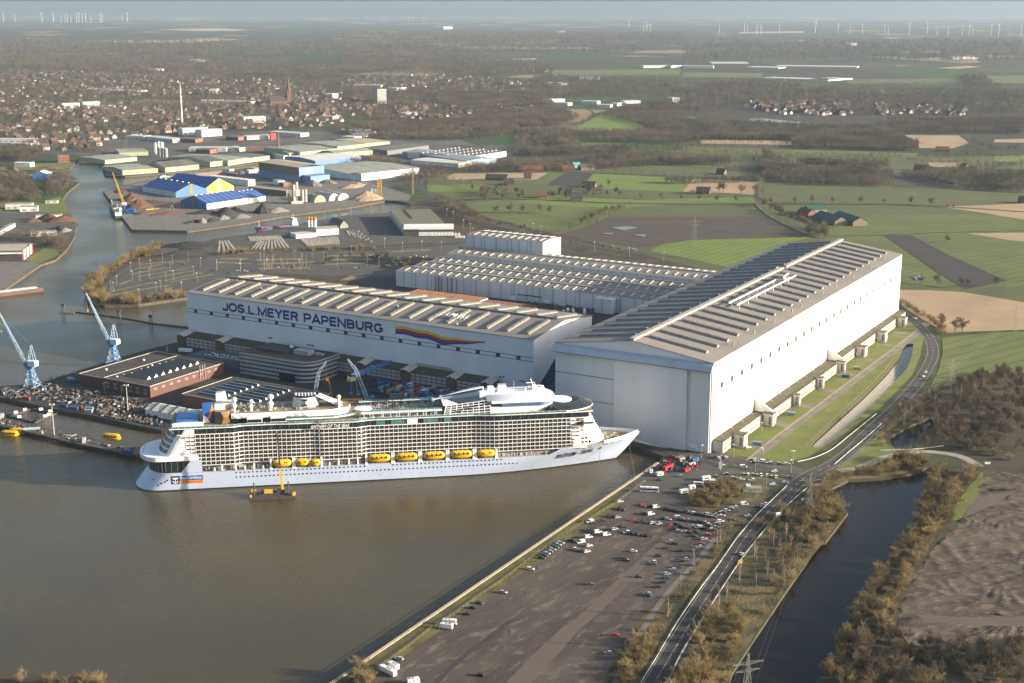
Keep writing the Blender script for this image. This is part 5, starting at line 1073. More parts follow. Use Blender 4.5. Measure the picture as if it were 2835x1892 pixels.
mb.obj('dome_ribs', m_trim, ship)
MB().loft([[(x, y * 1.0, ZT + 4.6) for x, y in rr_(268, 312.6, 20.0, 25, 14)], [(x, y, ZT + 5.3) for x, y in rr_(268, 312.6, 20.0, 25, 14)]]).obj('dome_ring', m_swhite, ship)
MB().lathe((0, 0, ZT + 7.95), [(1, 0), (1, .5), (.0, .55)], 24).xform(Matrix.Translation((289.5, 0, 0)) @ Matrix.Diagonal((8.2, 8.5, 1, 1))).obj('dome_cap', m_swhite, ship)
rings = []
for k in range(9):
 z = 16 + k * 2.75; x1 = 322 - k * 1.6; rings.append([(x, y, z) for x, y in rr_(296, x1, 20.3 if k else 19, 27 - k * .8, 12)])
MB().loft(rings, cap1=True).obj('raked_front', m_swhite, ship, smooth=True)
MB().box(302, 308.5, -23.5, -15, 33.4, 36).obj('bridge_wing', m_swhite, ship); MB().box(302.2, 308.7, -23.7, -14.8, 34.4, 35.5).obj('bridge_window', m_band, ship)
MB().box(302, 308.5, 15, 23.5, 33.4, 36).obj('bridge_wing', m_swhite, ship)
def on_front(s_, z):
 k = (z - 16) / 2.75; x1 = 322 - k * 1.6; rad = 27 - k * .8; t = max(0, min(1, (s_ - (x1 - rad)) / rad)); return 20.3 * math.sqrt(max(0, 1 - t * t))
for s_, z in ((302, 19.5), (304.6, 19.5), (307.2, 19.5), (302, 22.2), (304.6, 22.2)):
 y = on_front(s_, z); MB().tube((s_, -y - .3, z), (s_, -y + .6, z), 1.2, 12, cap=True).obj('round_window', m_band, ship)
for s_, z in ((311, 32), (313.4, 29.5), (315.4, 27), (317, 24), (318.5, 21.5)):
 y = on_front(s_, z); MB().tube((s_, -y - .25, z), (s_ - .3, -y + .6, z), .6, 10, cap=True).obj('porthole', m_band, ship)
MB().tube((316, -bw_(316, 12) - .2, 14), (316, -bw_(316, 12) - .2, -1), .14, 4).obj('anchor_chain', m_trim, ship)
MB().cbox((316, -bw_(316, 12.5) + .1, 12.8), (2.4, 1.2, 1.4), -.5).obj('anchor', m_trim, ship)
for a, b in ((S(338, -3, 18), G(1764, 1348, .8)), (S(336, 2, 17), L2(-6, 30, .8)), (S(336, 2, 17), L2(-6, 22, .8))):
 mb = MB(); P_ = [a.lerp(b, i / 8) - Vector((0, 0, 6 * (i / 8) * (1 - i / 8) * 1.2)) for i in range(9)]
 for p, q in zip(P_, P_[1:]): mb.tube(p, q, .09, 4)
 mb.obj('mooring_line', M('rope', (.30, .27, .2), .9), label='mooring line from the ship bow to the ' + ('grass quay' if a.x > 0 and b.y < 900 else 'quay by the big hall'), cat='rope', group='mooring lines')
m_dark = M('dark_steel', (.045, .042, .04), .7, (.08, .07, .06), .5); m_cy = M('crane_yellow', (.62, .42, .03), .5, (.5, .34, .03), .5)
bp0, bp1 = G(690, 1381, WZ + 1), G(816, 1376, WZ + 1); bo, ba_, bl = frame(bp0, bp1)
bg_ = thing('crane_barge', 'black work barge with yellow telescopic crane beside the ship', 'barge', Vector((bo.x, bo.y, WZ)), ba_)
MB().box(0, bl, 0, 11, -.5, 1.6).obj('hull', m_dark, bg_)
MB().box(7, 26, 3.2, 6.2, 1.6, 3.0).box(8, 12, 3.4, 6, 3, 4.6).obj('crane_carrier', m_dark, bg_)
MB().box(9.5, 15, 2.8, 5.2, 3, 5.2).obj('crane_cab', m_cy, bg_)
MB().box(18, 23, 3, 6.4, 3, 5).obj('slewing_house', m_dark, bg_)
MB().tube((21.5, 4.6, 4.2), (20.4, 6, 19), 1.1, 4, .95).obj('boom_base', m_cy, bg_); MB().tube((20.4, 6, 18.6), (19.2, 7.4, 41), .8, 4, .6).tube((19.2, 7.4, 41), (18.9, 7.4, 42.4), .55, 5).obj('boom_extension', m_dark, bg_)
for x in (3.2, bl - 4): MB().tube((x, 2, -1), (x, 2, 11), .45, 6).obj('spud_leg', m_dark, bg_)
MB().box(1, 4, 7, 9.5, 1.6, 4.2).box(28, 30, 1, 3, 1.6, 3.4).obj('deck_gear', m_cy, bg_); MB().box(12, 19, 7.5, 9.6, 1.6, 3.2).obj('deck_beam', M('red_oxide', (.30, .07, .04), .7), bg_)
for x in (.4, bl - 1.6): MB().box(x, x + 1.2, .3, 1.6, 1.6, 3).obj('bollard', m_cy, bg_)
# == cranes, yard gear, jetty
m_blue = M('crane_blue', (.06, .18, .42), .5, (.08, .22, .48), .3); m_lblue = M('pale_blue_steel', (.38, .50, .62), .5, (.32, .44, .56), .3)
def lattice(mb, p, q, w0, w1, n, r, m=0):
 p, q = Vector(p), Vector(q); d = (q - p).normalized(); a = d.cross(Vector((0, 1, 0)) if abs(d.y) < .9 else Vector((1, 0, 0))).normalized(); b = d.cross(a)
 pr = None
 for i in range(n + 1):
  u = i / n; c = p.lerp(q, u); w_ = lerp(w0, w1, u) / 2; sq = [c + a * x * w_ + b * y * w_ for x, y in ((-1, -1), (1, -1), (1, 1), (-1, 1))]
  if pr:
   for k in range(4):
    mb.tube(pr[k], sq[k], r, 4, m=m); mb.tube(pr[k] if i % 2 else pr[(k + 1) % 4], sq[(k + 1) % 4] if i % 2 else sq[k], r * .65, 4, m=m)
  for k in range(4): mb.tube(sq[k], sq[(k + 1) % 4], r * .65, 4, m=m)
  pr = sq
 return mb
def dock_crane(label, loc, rz):
 t = thing('dock_crane', label, 'crane', loc, rz)
 for x in (-5, 5):
  for y in (-5, 5): MB().tube((x, y, .6), (x * .38, y * .38, 15), .38, 5).box(x - 1.3, x + 1.3, y - .6, y + .6, 0, .9).obj('portal_leg', m_blue, t)
 mb = MB()
 for z, f_ in ((.9, 1), (5.5, .80), (10.5, .58), (15, .38)):
  c = [(-5 * f_, -5 * f_, z), (5 * f_, -5 * f_, z), (5 * f_, 5 * f_, z), (-5 * f_, 5 * f_, z)]
  for k in range(4): mb.tube(c[k], c[(k + 1) % 4], .22, 4)
 for z0, f0, z1, f1 in ((.9, 1, 5.5, .8), (5.5, .8, 10.5, .58), (10.5, .58, 15, .38)):
  for sx, sy, ex, ey in ((-1, -1, 1, -1), (1, -1, 1, 1), (1, 1, -1, 1), (-1, 1, -1, -1)):
   mb.tube((sx * 5 * f0, sy * 5 * f0, z0), (ex * 5 * f1, ey * 5 * f1, z1), .2, 4); mb.tube((ex * 5 * f0, ey * 5 * f0, z0), (sx * 5 * f1, sy * 5 * f1, z1), .2, 4)
 mb.obj('portal_bracing', m_lblue, t)
 MB().lathe((0, 0, 15), [(2.6, 0), (2.6, 1.2), (0.1, 1.2)], 14).obj('slew_ring', m_blue, t)
 MB().box(-3.4, 3.2, -2.6, 2.6, 16.2, 18.2).obj('platform', m_blue, t); MB().box(-.5, 6.4, -2.7, 2.7, 18.2, 22.6).obj('machine_house', M('pale_house', (.62, .68, .74), .5), t)
 c = MB().box(-4.4, -2.2, -2.6, -.6, 18.2, 20.8).obj('cab', m_blue, t); MB().box(-4.5, -4.35, -2.4, -.8, 19.2, 20.5).obj('cab_window', m_glass, c)
 mb = MB()
 for y in (-1.8, 1.8): mb.tube((-2, y, 18), (2.4, y * .6, 36), .28, 4).tube((4.8, y, 22.5), (2.4, y * .6, 36), .26, 4)
 for k in range(6): z = 20 + k * 2.8; u = (z - 18) / 18; mb.tube((-2 + 4.4 * u, -1.8 + .7 * u, z), (-2 + 4.4 * u, 1.8 - .7 * u, z), .16, 4)
 mb.obj('a_frame', m_lblue, t)
 lattice(MB(), (-3, 0, 18.5), (-25, 0, 62), 2.4, .8, 17, .17).obj('jib', m_lblue, t)
 MB().tube((2.4, 0, 36), (-24.6, 0, 61.5), .07, 4).tube((2.6, .5, 36), (-12, 0, 37.5), .07, 4).obj('tie_rope', m_trim, t)
 MB().tube((-24.8, 0, 61.6), (-24.8, 0, 47), .06, 4).box(-25.3, -24.3, -.5, .5, 45.4, 47).obj('hook', m_cy, t)
 return t
dock_crane('blue lattice dock crane at the yard corner among stacked parts', G(*zA(300, 925)), R(-14))
dock_crane('blue lattice dock crane beside the brick workshop', G(*zA(1075, 705)), R(-22))
def slim_crane(label, base, bend, tip):
 t = thing('jib_crane', label, 'crane', base); b_, t_ = Vector(bend) - base, Vector(tip) - base
 lattice(MB(), (0, 0, 2), b_, 2.6, 2.2, 10, .16).obj('mast', m_lblue, t); lattice(MB(), b_, t_, 2.2, .7, 5, .14).obj('jib', m_lblue, t)
 MB().box(-3, 3, -3, 3, 0, 2.2).obj('undercarriage', m_blue, t); MB().box(2, 5, -2, 2, 2.2, 6).obj('machine_house', m_blue, t)
 MB().tube(t_, (t_.x, t_.y, t_.z - 14), .06, 4).box(t_.x - .4, t_.x + .4, t_.y - .4, t_.y + .4, t_.z - 16, t_.z - 14).obj('hook', m_cy, t)
b3 = G(1019, 1117); slim_crane('pale lattice jib crane with bent jib rising behind the ship pool deck', b3, b3 + Vector((-9, 1, 27)), b3 + Vector((-15.5, 2, 36)))
b3 = G(866, 1128); slim_crane('pale lattice jib crane rising behind the ship funnel', b3, b3 + Vector((5.5, 1, 28)), b3 + Vector((11.5, 2, 37)))
lf = thing('telescopic_lift', 'orange telescopic work lift behind the ship funnel', 'lift', G(921, 1120)); MB().box(-2, 2, -1, 1, 0, 2).obj('chassis', m_orange, lf); MB().tube((0, 0, 2), (-2, 0, 17), .4, 4, .3).tube((-2, 0, 17), (-3, 0, 23), .3, 4, .2).obj('boom', m_orange, lf)
MB().box(-13, 13, -1.2, 1.2, 0, 2.6).obj('crane_beam', M('beam_amber', (.65, .34, .02), .5), loc=G(960, 1114), rz=R(4), label='long amber lifting beam lying behind the ship funnel', cat='beam')
ga = thing('gantry_crane', 'blue gantry crane spanning the container yard below the lettered hall', 'gantry crane', L1(233, -58), H1A + math.pi / 2)
lattice(MB(), (0, 0, 16), (54, 0, 16), 2.6, 2.6, 14, .3).obj('girder', m_blue, ga)
for x in (2, 50):
 for y in (-4, 4): MB().tube((x, y, 0), (x, y * .3, 15), .5, 5).box(x - 1, x + 1, y - 1, y + 1, 0, 1.2).obj('leg', m_blue, ga)
MB().box(-5, 2, -2, 2, 12.5, 15).obj('cabin', M('cabin_cream', (.55, .45, .22), .6), ga); MB().box(24, 29, -1.8, 1.8, 17.3, 18.6).obj('trolley', m_blue, ga)
CC = {'blue': (.035, .10, .26), 'dark blue': (.02, .045, .14), 'red': (.26, .045, .04), 'grey': (.30, .30, .29), 'yellow': (.58, .42, .04), 'white': (.66, .66, .64), 'pale blue': (.22, .36, .46)}
CM = {}
def container_mesh(c):
 if c in CM: return CM[c]
 mb = MB().box(-1.2, 1.2, -3.03, 3.03, .12, 2.5)
 for y in np.arange(-2.8, 2.9, .55): mb.box(-1.24, -1.2, y, y + .22, .25, 2.4).box(1.2, 1.24, y, y + .22, .25, 2.4)
 for x in (-1.22, 1.22):
  for y in (-3.05, 3.05): mb.box(x - .09, x + .09, y - .09, y + .09, 0, 2.59)
 for z in (.05, 2.5): mb.box(-1.22, 1.22, -3.08, -2.98, z, z + .1).box(-1.22, 1.22, 2.98, 3.08, z, z + .1)
 for x in (-.7, -.25, .25, .7): mb.tube((x, -3.09, .2), (x, -3.09, 2.45), .04, 4)
 CM[c] = mb.mesh('container', [M('container_' + c.replace(' ', '_'), CC[c], .6, tuple(v * .8 for v in CC[c]), .8, objr=.25)]); return CM[c]
rk = random.Random(21)
def container(c, pos, rz, where, group, z=0): link('shipping_container', container_mesh(c), None, (pos[0], pos[1], pos[2] + z), rz, f'{c} shipping container {where}', 'container', group)
for i in range(31):
 for j in range(5):
  h_ = rk.choice((1, 2, 2, 3)) if j < 3 else rk.choice((0, 1, 2))
  if j == 0 and i < 4: h_ = 1
  for k in range(h_):
   c = rk.choices(list(CC), (8, 6, 4, 3, 1.2, .8, 3))[0]
   container(c, L1(244 + i * 2.62, -44 + j * 6.35), H1A, 'stacked below the brick office range', 'container stacks', k * 2.6)
for px_, c, a, w_ in ((zA(600, 1118), 'blue', 75, 'standing alone at the yard edge near the jetty'), (zA(702, 1143), 'blue', 75, 'next to the red one at the yard edge'), (zA(742, 1132), 'red', 75, 'at the yard edge beside a blue one'), (zA(838, 1168), 'grey', 80, 'at the yard edge near the pipe racks'), (zA(845, 1145), 'pale blue', 80, 'behind the grey one at the yard edge'), (zA(253, 1048), 'red', 70, 'in front of the corner dock crane'), (zA(690, 885), 'blue', 70, 'at the side of the brown-roofed workshop'), (zA(670, 865), 'pale blue', 70, 'behind the blue one at the workshop side'), (zA(795, 1445), 'white', 15, 'on the jetty edge'), (zA(20, 1215), 'white', 15, 'at the outer jetty end'), (zA(1210, 1555), 'blue', 75, 'low on the jetty beside the ship stern')):
 container(c, G(*px_, 0 if c != 'x' else 0), R(a), w_, 'single containers')
trl = MB().box(-6.5, 6.5, -1.25, 1.25, 1.1, 3.9).mesh('box', [m_white]); 
def trailer(label, pos, rz, z=0):
 t = thing('box_trailer', label, 'trailer', pos, rz); link('box', trl, t)
 for x in (-5, -3.8, 4): MB().tube((x, -1.2, .5), (x, 1.2, .5), .5, 8, cap=True).obj('wheel', m_trim, t)
trailer('white box trailer parked at the brick office range end', G(*zA(1752, 602)), R(-12)); trailer('white box trailer by the grey customs shed', G(*zC(1915, 735)), R(-3))
def clutter(name, poly, n, mats, smax, hmax, seed, label, kind='stuff', cat='yard stock'):
 r_ = random.Random(seed); mb = MB(); P_ = XY(poly); xs_ = [p[0] for p in P_]; ys_ = [p[1] for p in P_]
 k = 0
 while k < n:
  x, y = r_.uniform(min(xs_), max(xs_)), r_.uniform(min(ys_), max(ys_))
  if not inpoly(P_, x, y): continue
  k += 1; a = H1A + r_.choice((0, math.pi / 2)) + r_.uniform(-.2, .2); l_ = r_.uniform(.5, smax)
  if r_.random() < .3: mb.tube((x, y, .4), (x + math.cos(a) * l_ * 2, y + math.sin(a) * l_ * 2, .4 + r_.uniform(0, .6)), r_.uniform(.15, .4), 6, m=r_.randrange(len(mats)))
  else: mb.cbox((x, y, .1 + r_.uniform(.1, hmax) / 2), (l_, r_.uniform(.4, smax * .5), r_.uniform(.3, hmax)), a, r_.randrange(len(mats)))
 return mb.obj(name, mats, label=label, cat=cat, kind=kind)
cmx = [M('stock_tan', (.13, .10, .07), .8), M('stock_white', (.30, .30, .285), .6), m_dark, m_dark, m_dark, M('stock_rust', (.14, .07, .04), .85), M('stock_blue', (.04, .09, .19), .6), M('stock_grey', (.16, .16, .155), .8), m_dark, m_dark, M('stock_brown', (.10, .075, .05), .8), M('stock_dun', (.19, .165, .12), .8)]
clutter('yard_stock', mp(zA, (900, 1080), (1120, 1010), (1480, 1100), (1560, 1200), (1520, 1300), (1200, 1250), (900, 1190)), 520, cmx, 3.4, 2.0, 1, 'jumble of pipes, crates and ship fittings on the quay behind the stern')
clutter('yard_stock', mp(zA, (220, 960), (420, 900), (700, 940), (960, 970), (1050, 1000), (900, 1080), (600, 1090), (300, 1040)), 190, cmx, 4.5, 2.2, 2, 'loose crates and steel parts around the corner dock crane')
clutter('yard_stock', mp(zA, (0, 950), (200, 960), (280, 1040), (60, 1040)), 60, cmx, 4, 2, 3, 'scattered materials at the outer yard corner')
clutter('yard_stock', mp(zA, (120, 940), (700, 790), (720, 800), (180, 955)), 60, cmx, 3, 1.4, 4, 'odds and ends along the rear quay edge')
clutter('yard_stock', mp(zF, (1000, 540), (1250, 590), (1700, 640), (1660, 680), (1300, 640)), 160, cmx, 4, 3, 5, 'pallets and parts along the foot of the fabrication hall')
clutter('yard_stock', mp(zF, (130, 250), (420, 240), (160, 330), (60, 330)), 60, [M('amber_bits', (.6, .36, .04), .5), m_dark], 5, 2, 6, 'amber lifting gear in front of the fabrication hall end')
for a, b in (((985, 960), (1060, 935)), ((1150, 990), (1210, 965))):
 t = thing('portal_frame', 'green steel portal frame at the brick workshop doors', 'frame', G(*zA(*a)), H1A + 1.5, 'green portal frames'); gg = M('frame_green', (.22, .36, .14), .6)
 for x in (0, 9): MB().box(x - .3, x + .3, -.3, .3, 0, 6).obj('post', gg, t)
 MB().box(-.4, 9.4, -.4, .4, 6, 6.8).obj('lintel', gg, t)
mb = MB()
for i in range(24): a0, a1 = 2 * math.pi * i / 24, 2 * math.pi * (i + 1) / 24; mb.add([(r_ * math.cos(a), r_ * math.sin(a), .05) for r_, a in ((9, a0), (9.7, a0), (9.7, a1), (9, a1))], [(0, 1, 2, 3)])
o = mb.obj('helipad_marking', m_conc, kind='structure'); o.location = G(*zA(660, 975))
def mast(label, pos, hh, group=None):
 t = thing('light_mast', label, 'mast', pos, 0, group); MB().tube((0, 0, 0), (0, 0, hh), .5, 8, .28).obj('pole', m_skyend, t); MB().box(-1.8, 1.8, -.9, .9, hh, hh + .5).box(-2, -1, -.7, .7, hh + .5, hh + 1.2).box(.6, 1.8, -.7, .7, hh + .5, hh + 1.2).obj('lamp_head', m_mech, t); MB().box(-.8, .8, -.8, .8, 0, .9).obj('base', m_dark, t)
mast('tall white light mast among the pipe racks on the quay', G(*zA(1208, 1172)), 22); mast('tall white light mast on the jetty', G(*zA(512, 1392)), 24); mast('light mast on the rear quay beside the lettered hall', G(*zA(1578, 597)), 16)
ju = [G(*zA(*p)) for p in ((-120, 1180), (0, 1215), (330, 1290), (900, 1428), (1400, 1512))]; jl = [G(*zA(*p)) for p in ((-120, 1262), (0, 1292), (240, 1345), (700, 1455), (1340, 1582))]
jt = thing('jetty', 'long dark working jetty in the basin beside the ship stern', 'jetty'); P_ = [(p.x, p.y) for p in ju] + [(p.x, p.y) for p in reversed(jl)]
MB().prism(P_, -1.6, 0).obj('deck', M('jetty_deck', (.10, .085, .07), .9, (.065, .056, .05), .15), jt)
for A, B, nm in ((jl[0], jl[-1], 'fender_pile'), (ju[0], ju[-1], 'fender_pile')):
 for i in range(40): c = A.lerp(B, (i + .5) / 40); q = jl if A is jl[0] else ju; u = (i + .5) / 40 * 4; k = min(3, int(u)); c = q[k].lerp(q[k + 1], u - k); MB().tube((c.x, c.y, -8), (c.x, c.y, .9), .3, 6, cap=True).obj(nm, m_dark, jt)
clutter('jetty_gear', mp(zA, (0, 1235), (330, 1310), (900, 1445), (1300, 1520), (1250, 1540), (700, 1440), (240, 1335), (0, 1285)), 90, [m_dark, cmx[4], cmx[2], cmx[1]], 3, 1.2, 7, 'ropes, gangways and small gear lying along the jetty')
MB().box(-6, 6, -.9, .9, .2, .6).box(-6, 6, -.95, -.85, .6, 1.6).box(-6, 6, .85, .95, .6, 1.6).obj('gangway', m_lblue, loc=G(*zA(300, 1330)), rz=R(12), label='pale blue gangway lying on the jetty', cat='gangway')
lifeboat('yellow lifeboat floating at the jetty, outer one of two', Vector((*G(*zA(95, 1385), WZ)[:2], WZ + 1.2)), R(-8), 15, True); lifeboat('yellow lifeboat floating at the jetty, tucked behind another', Vector((*G(*zA(170, 1362), WZ)[:2], WZ + 1.2)), R(-8), 14.5, True); lifeboat('yellow lifeboat set down on the jetty', G(*zA(1055, 1428)) + Vector((0, 0, 2.3)), R(-14), 15.5, True)
for p in ((398, 1362), (716, 1432)): MB().lathe((0, 0, 0), [(1, 0), (.6, .6), (.6, 1.6), (1, 1.8), (.0, 1.9)], 10).obj('mooring_bollard', m_cy, loc=G(*zA(*p)), label='yellow mooring bollard on the jetty', cat='bollard', group='yellow bollards')
pn = thing('work_pontoon', 'square black work pontoon with open centre moored behind the jetty', 'pontoon'); a_, b_, c_, d_ = (G(*zA(*p), WZ) for p in ((85, 1205), (300, 1140), (520, 1180), (330, 1262)))
for p, q in ((a_, b_), (b_, c_), (c_, d_), (d_, a_)):
 o_, an_, l_ = frame(p, q); MB().box(-1.5, l_ + 1.5, -1.8, 1.8, -.4, 1.1).obj('float', m_dark, link('side', None, pn, o_, an_))
for k in range(7): e = [a_, b_, c_, d_][k % 4].lerp([b_, c_, d_, a_][k % 4], .3 + .1 * k % .6); MB().cbox((e.x, e.y, WZ + 1.9), (3, 2, 1.6), .5).obj('pump_house', m_white, pn)
bl0 = [G(*zA(*p), WZ) for p in ((640, 215), (1120, 275), (1440, 330), (1780, 372))]; bo_ = thing('floating_boom', 'dark floating timber boom across the inlet', 'boom')
for p, q in zip(bl0, bl0[1:]): mb = MB(); mb.tube((p.x, p.y, WZ + .3), (q.x, q.y, WZ + .3), .9, 6).obj('float', m_dark, bo_)
for p in ((600, 190), (1125, 250), (1425, 300)):
 c = G(*zA(p[0], p[1] + 35), WZ); dl = thing('mooring_dolphin', 'dark timber mooring dolphin on the floating boom', 'dolphin', c, 0, 'mooring dolphins')
 for x, y in ((-1.4, 0), (1.2, -1), (1.2, 1)): MB().tube((x * 1.6, y * 1.6, -3), (x * .4, y * .4, 9), .4, 6).obj('pile', m_dark, dl)
 MB().box(-1.8, 1.8, -1.5, 1.5, 7.5, 9.5).obj('cap', m_dark, dl)
 if p[0] < 700: MB().box(-3, 12, -4, 4, -.5, 1.0).obj('float', m_conc, dl)
# == harbour quarter
def shed(name, label, pa, pb, depth, eave, ridge, mw, mr, f=G, z=0, cat='warehouse', axis='x', rmk=0, group=None):
 o_, a, l_ = frame(f(*pa), f(*pb)); t = thing(name, label, cat, o_, a, group); m_ = MB()
 if axis == 'x':
  m_.add([(0, 0, -.3), (l_, 0, -.3), (l_, 0, eave), (0, 0, eave), (0, depth, -.3), (l_, depth, -.3), (l_, depth, eave), (0, depth, eave), (0, depth / 2, ridge), (l_, depth / 2, ridge)], [(0, 1, 2, 3), (5, 4, 7, 6), (4, 0, 3, 8, 7), (1, 5, 6, 9, 2)])
  rf = [[(-.5, -.6, eave + .05), (l_ + .5, -.6, eave + .05), (l_ + .5, depth / 2, ridge + .15), (-.5, depth / 2, ridge + .15)], [(-.5, depth / 2, ridge + .15), (l_ + .5, depth / 2, ridge + .15), (l_ + .5, depth + .6, eave + .05), (-.5, depth + .6, eave + .05)]]
 else:
  m_.add([(0, 0, -.3), (l_, 0, -.3), (l_, 0, eave), (l_ / 2, 0, ridge), (0, 0, eave), (0, depth, -.3), (l_, depth, -.3), (l_, depth, eave), (l_ / 2, depth, ridge), (0, depth, eave)], [(0, 1, 2, 3, 4), (6, 5, 9, 8, 7), (5, 0, 4, 9), (1, 6, 7, 2)])
  rf = [[(-.6, -.5, eave + .05), (l_ / 2, -.5, ridge + .15), (l_ / 2, depth + .5, ridge + .15), (-.6, depth + .5, eave + .05)], [(l_ / 2, -.5, ridge + .15), (l_ + .6, -.5, eave + .05), (l_ + .6, depth + .5, eave + .05), (l_ / 2, depth + .5, ridge + .15)]]
 m_.obj('wall', mw, t)
 for q in rf: MB().add(q, [(0, 1, 2, 3)]).obj('roof_slope', mr, t)
 for k in range(rmk):
  x = (k + .5) / rmk
  if axis == 'x': MB().add([(x * l_ - .5, .8, eave + (ridge - eave) * .12 + .3), (x * l_ + .5, .8, eave + (ridge - eave) * .12 + .3), (x * l_ + .5, depth / 2 - .8, ridge + .05), (x * l_ - .5, depth / 2 - .8, ridge + .05)], [(0, 1, 2, 3)]).obj('rooflight', m_skyend, t)
 t['L'] = l_; return t
def flat(name, label, pa, pb, depth, z, mw, mr, f=G, cat='building', group=None, win=None):
 o_, a, l_ = frame(f(*pa), f(*pb)); t = thing(name, label, cat, o_, a, group)
 MB().box(0, l_, 0, depth, -.3, z).obj('wall', mw, t); MB().box(-.3, l_ + .3, -.3, depth + .3, z, z + .5).obj('roof', mr, t)
 if win:
  n = max(2, int(l_ / win[0]))
  for k in range(n):
   for zz_ in win[1]: MB().box((k + .25) * l_ / n, (k + .75) * l_ / n, -.1, .1, zz_, zz_ + win[2]).obj('window', win[3] if len(win) > 3 else m_win, t)
 return t
m_rblue = M('blue_roof', (.02, .085, .30), .5, (.015, .065, .24), .1); m_wblue = M('blue_wall', (.05, .15, .36), .6); m_wyel = M('yellow_wall', (.46, .34, .05), .6); m_wwh = M('pale_wall', (.62, .62, .60), .7, (.52, .52, .5), .1)
m_grw = M('green_wall', (.34, .37, .24), .7, (.29, .32, .21), .1); m_grr = M('grey_green_roof', (.30, .31, .26), .85, (.20, .21, .18), .06); m_grd = M('dark_sheet_roof', (.13, .125, .115), .85, (.085, .08, .075), .05); m_tan = M('tan_roof', (.40, .34, .22), .85)
m_rbr = M('orange_brick', (.22, .105, .075), .85)
def blue_long(label, pa, pb, depth, eave, ridge, n, gl):
 o_, a, l_ = frame(G(*pa), G(*pb)); t = thing('blue_warehouse', label, 'warehouse', o_, a); m_ = depth / 2
 MB().add([(0, 0, -.3), (l_, 0, -.3), (l_, 0, eave), (0, 0, eave)], [(0, 1, 2, 3)]).add([(l_, depth, -.3), (0, depth, -.3), (0, depth, eave), (l_, depth, eave)], [(0, 1, 2, 3)]).obj('wall', m_wwh, t)
 for x, od in ((0, 1), (l_, 0)):
  vs = [(x, 0, -.3), (x, depth, -.3), (x, depth, eave), (x, m_, ridge), (x, 0, eave)]; MB().add(vs, [(4, 3, 2, 1, 0) if od else (0, 1, 2, 3, 4)]).obj('gable_wall', gl[od], t)
  e = -.1 if x == 0 else .1; MB().add([(x + e, m_ - 2.5, 0), (x + e, m_ + 2.5, 0), (x + e, m_ + 2.5, ridge - 1.5), (x + e, m_, ridge - .3), (x + e, m_ - 2.5, ridge - 1.5)], [(0, 1, 2, 3, 4), (4, 3, 2, 1, 0)]).obj('gable_stripe', m_wyel if gl[od] is not m_wyel else m_wwh, t)
 for q in ([(-.5, -.6, eave), (l_ + .5, -.6, eave), (l_ + .5, m_, ridge + .2), (-.5, m_, ridge + .2)], [(-.5, m_, ridge + .2), (l_ + .5, m_, ridge + .2), (l_ + .5, depth + .6, eave), (-.5, depth + .6, eave)]): MB().add(q, [(0, 1, 2, 3)]).obj('roof_slope', m_rblue, t)
 e = (ridge - eave) / m_
 for k in range(n):
  x = (k + .5) * l_ / n; MB().add([(x - .5, 3, eave + 3 * e + .35), (x + .5, 3, eave + 3 * e + .35), (x + .5, m_ - 4, ridge - 4 * e + .4), (x - .5, m_ - 4, ridge - 4 * e + .4)], [(0, 1, 2, 3)]).obj('rooflight', m_tan, t); MB().box(x - 1.6, x + 1.6, m_ - 1.2, m_ + 1.2, ridge, ridge + .8).obj('ridge_vent', m_white, t)
 for k in range(int(l_ / 9)): MB().box(k * 9 + 1, k * 9 + 8, -.15, .05, .2, eave * .75).obj('bay_panel', m_wwh, t)
 return t
blue_long('blue-roofed warehouse with yellow stripe and white bays beside the coal heaps', zB(1870, 655), zB(2245, 600), 62, 9, 19, 8, (m_wblue, m_wblue))
blue_long('smaller blue-roofed shed joined to the end of the blue warehouse', zB(2255, 600), zB(2400, 575), 52, 8, 17, 4, (m_wblue, m_wblue))
blue_long('blue-roofed warehouse with pale blue gable above the brown ore heaps', zB(1290, 492), zB(1590, 548), 60, 9, 21, 6, (m_wblue, m_wblue))
blue_long('tallest blue-roofed warehouse with bright yellow gable end', zB(1480, 470), zB(1850, 520), 62, 9, 25, 0, (m_wyel, m_wblue))
G_ = 'green quay sheds'
shed('green_shed', 'pale green shed with white roof patches at the quay tip', zB(1110, 345), zB(1400, 325), 78, 9, 11, m_grw, m_grr, rmk=5); shed('green_shed', 'pale green gabled shed with dark sloping roof on the quay', zB(1495, 320), zB(1800, 290), 70, 9, 17, m_grw, m_grd)
shed('green_shed', 'low pale green shed at the very end of the quay tip', zB(935, 300), zB(1105, 345), 70, 8, 9, m_grw, m_grr); shed('green_shed', 'pale green shed with grey roof behind the quay tip', zB(950, 245), zB(1240, 215), 90, 8, 10, m_grw, m_grr, rmk=4)
shed('green_shed', 'dark-roofed green shed with ridged roof in the quay row', zB(1900, 270), zB(2050, 255), 130, 10, 14, m_grw, m_grd); shed('green_shed', 'long green shed with pale flat roof in the quay row', zB(2060, 260), zB(2250, 230), 150, 10, 12, m_grw, m_grr); shed('green_shed', 'green shed at the canal bend in the quay row', zC(350, 190), zC(540, 165), 90, 9, 11, m_grw, m_grd)
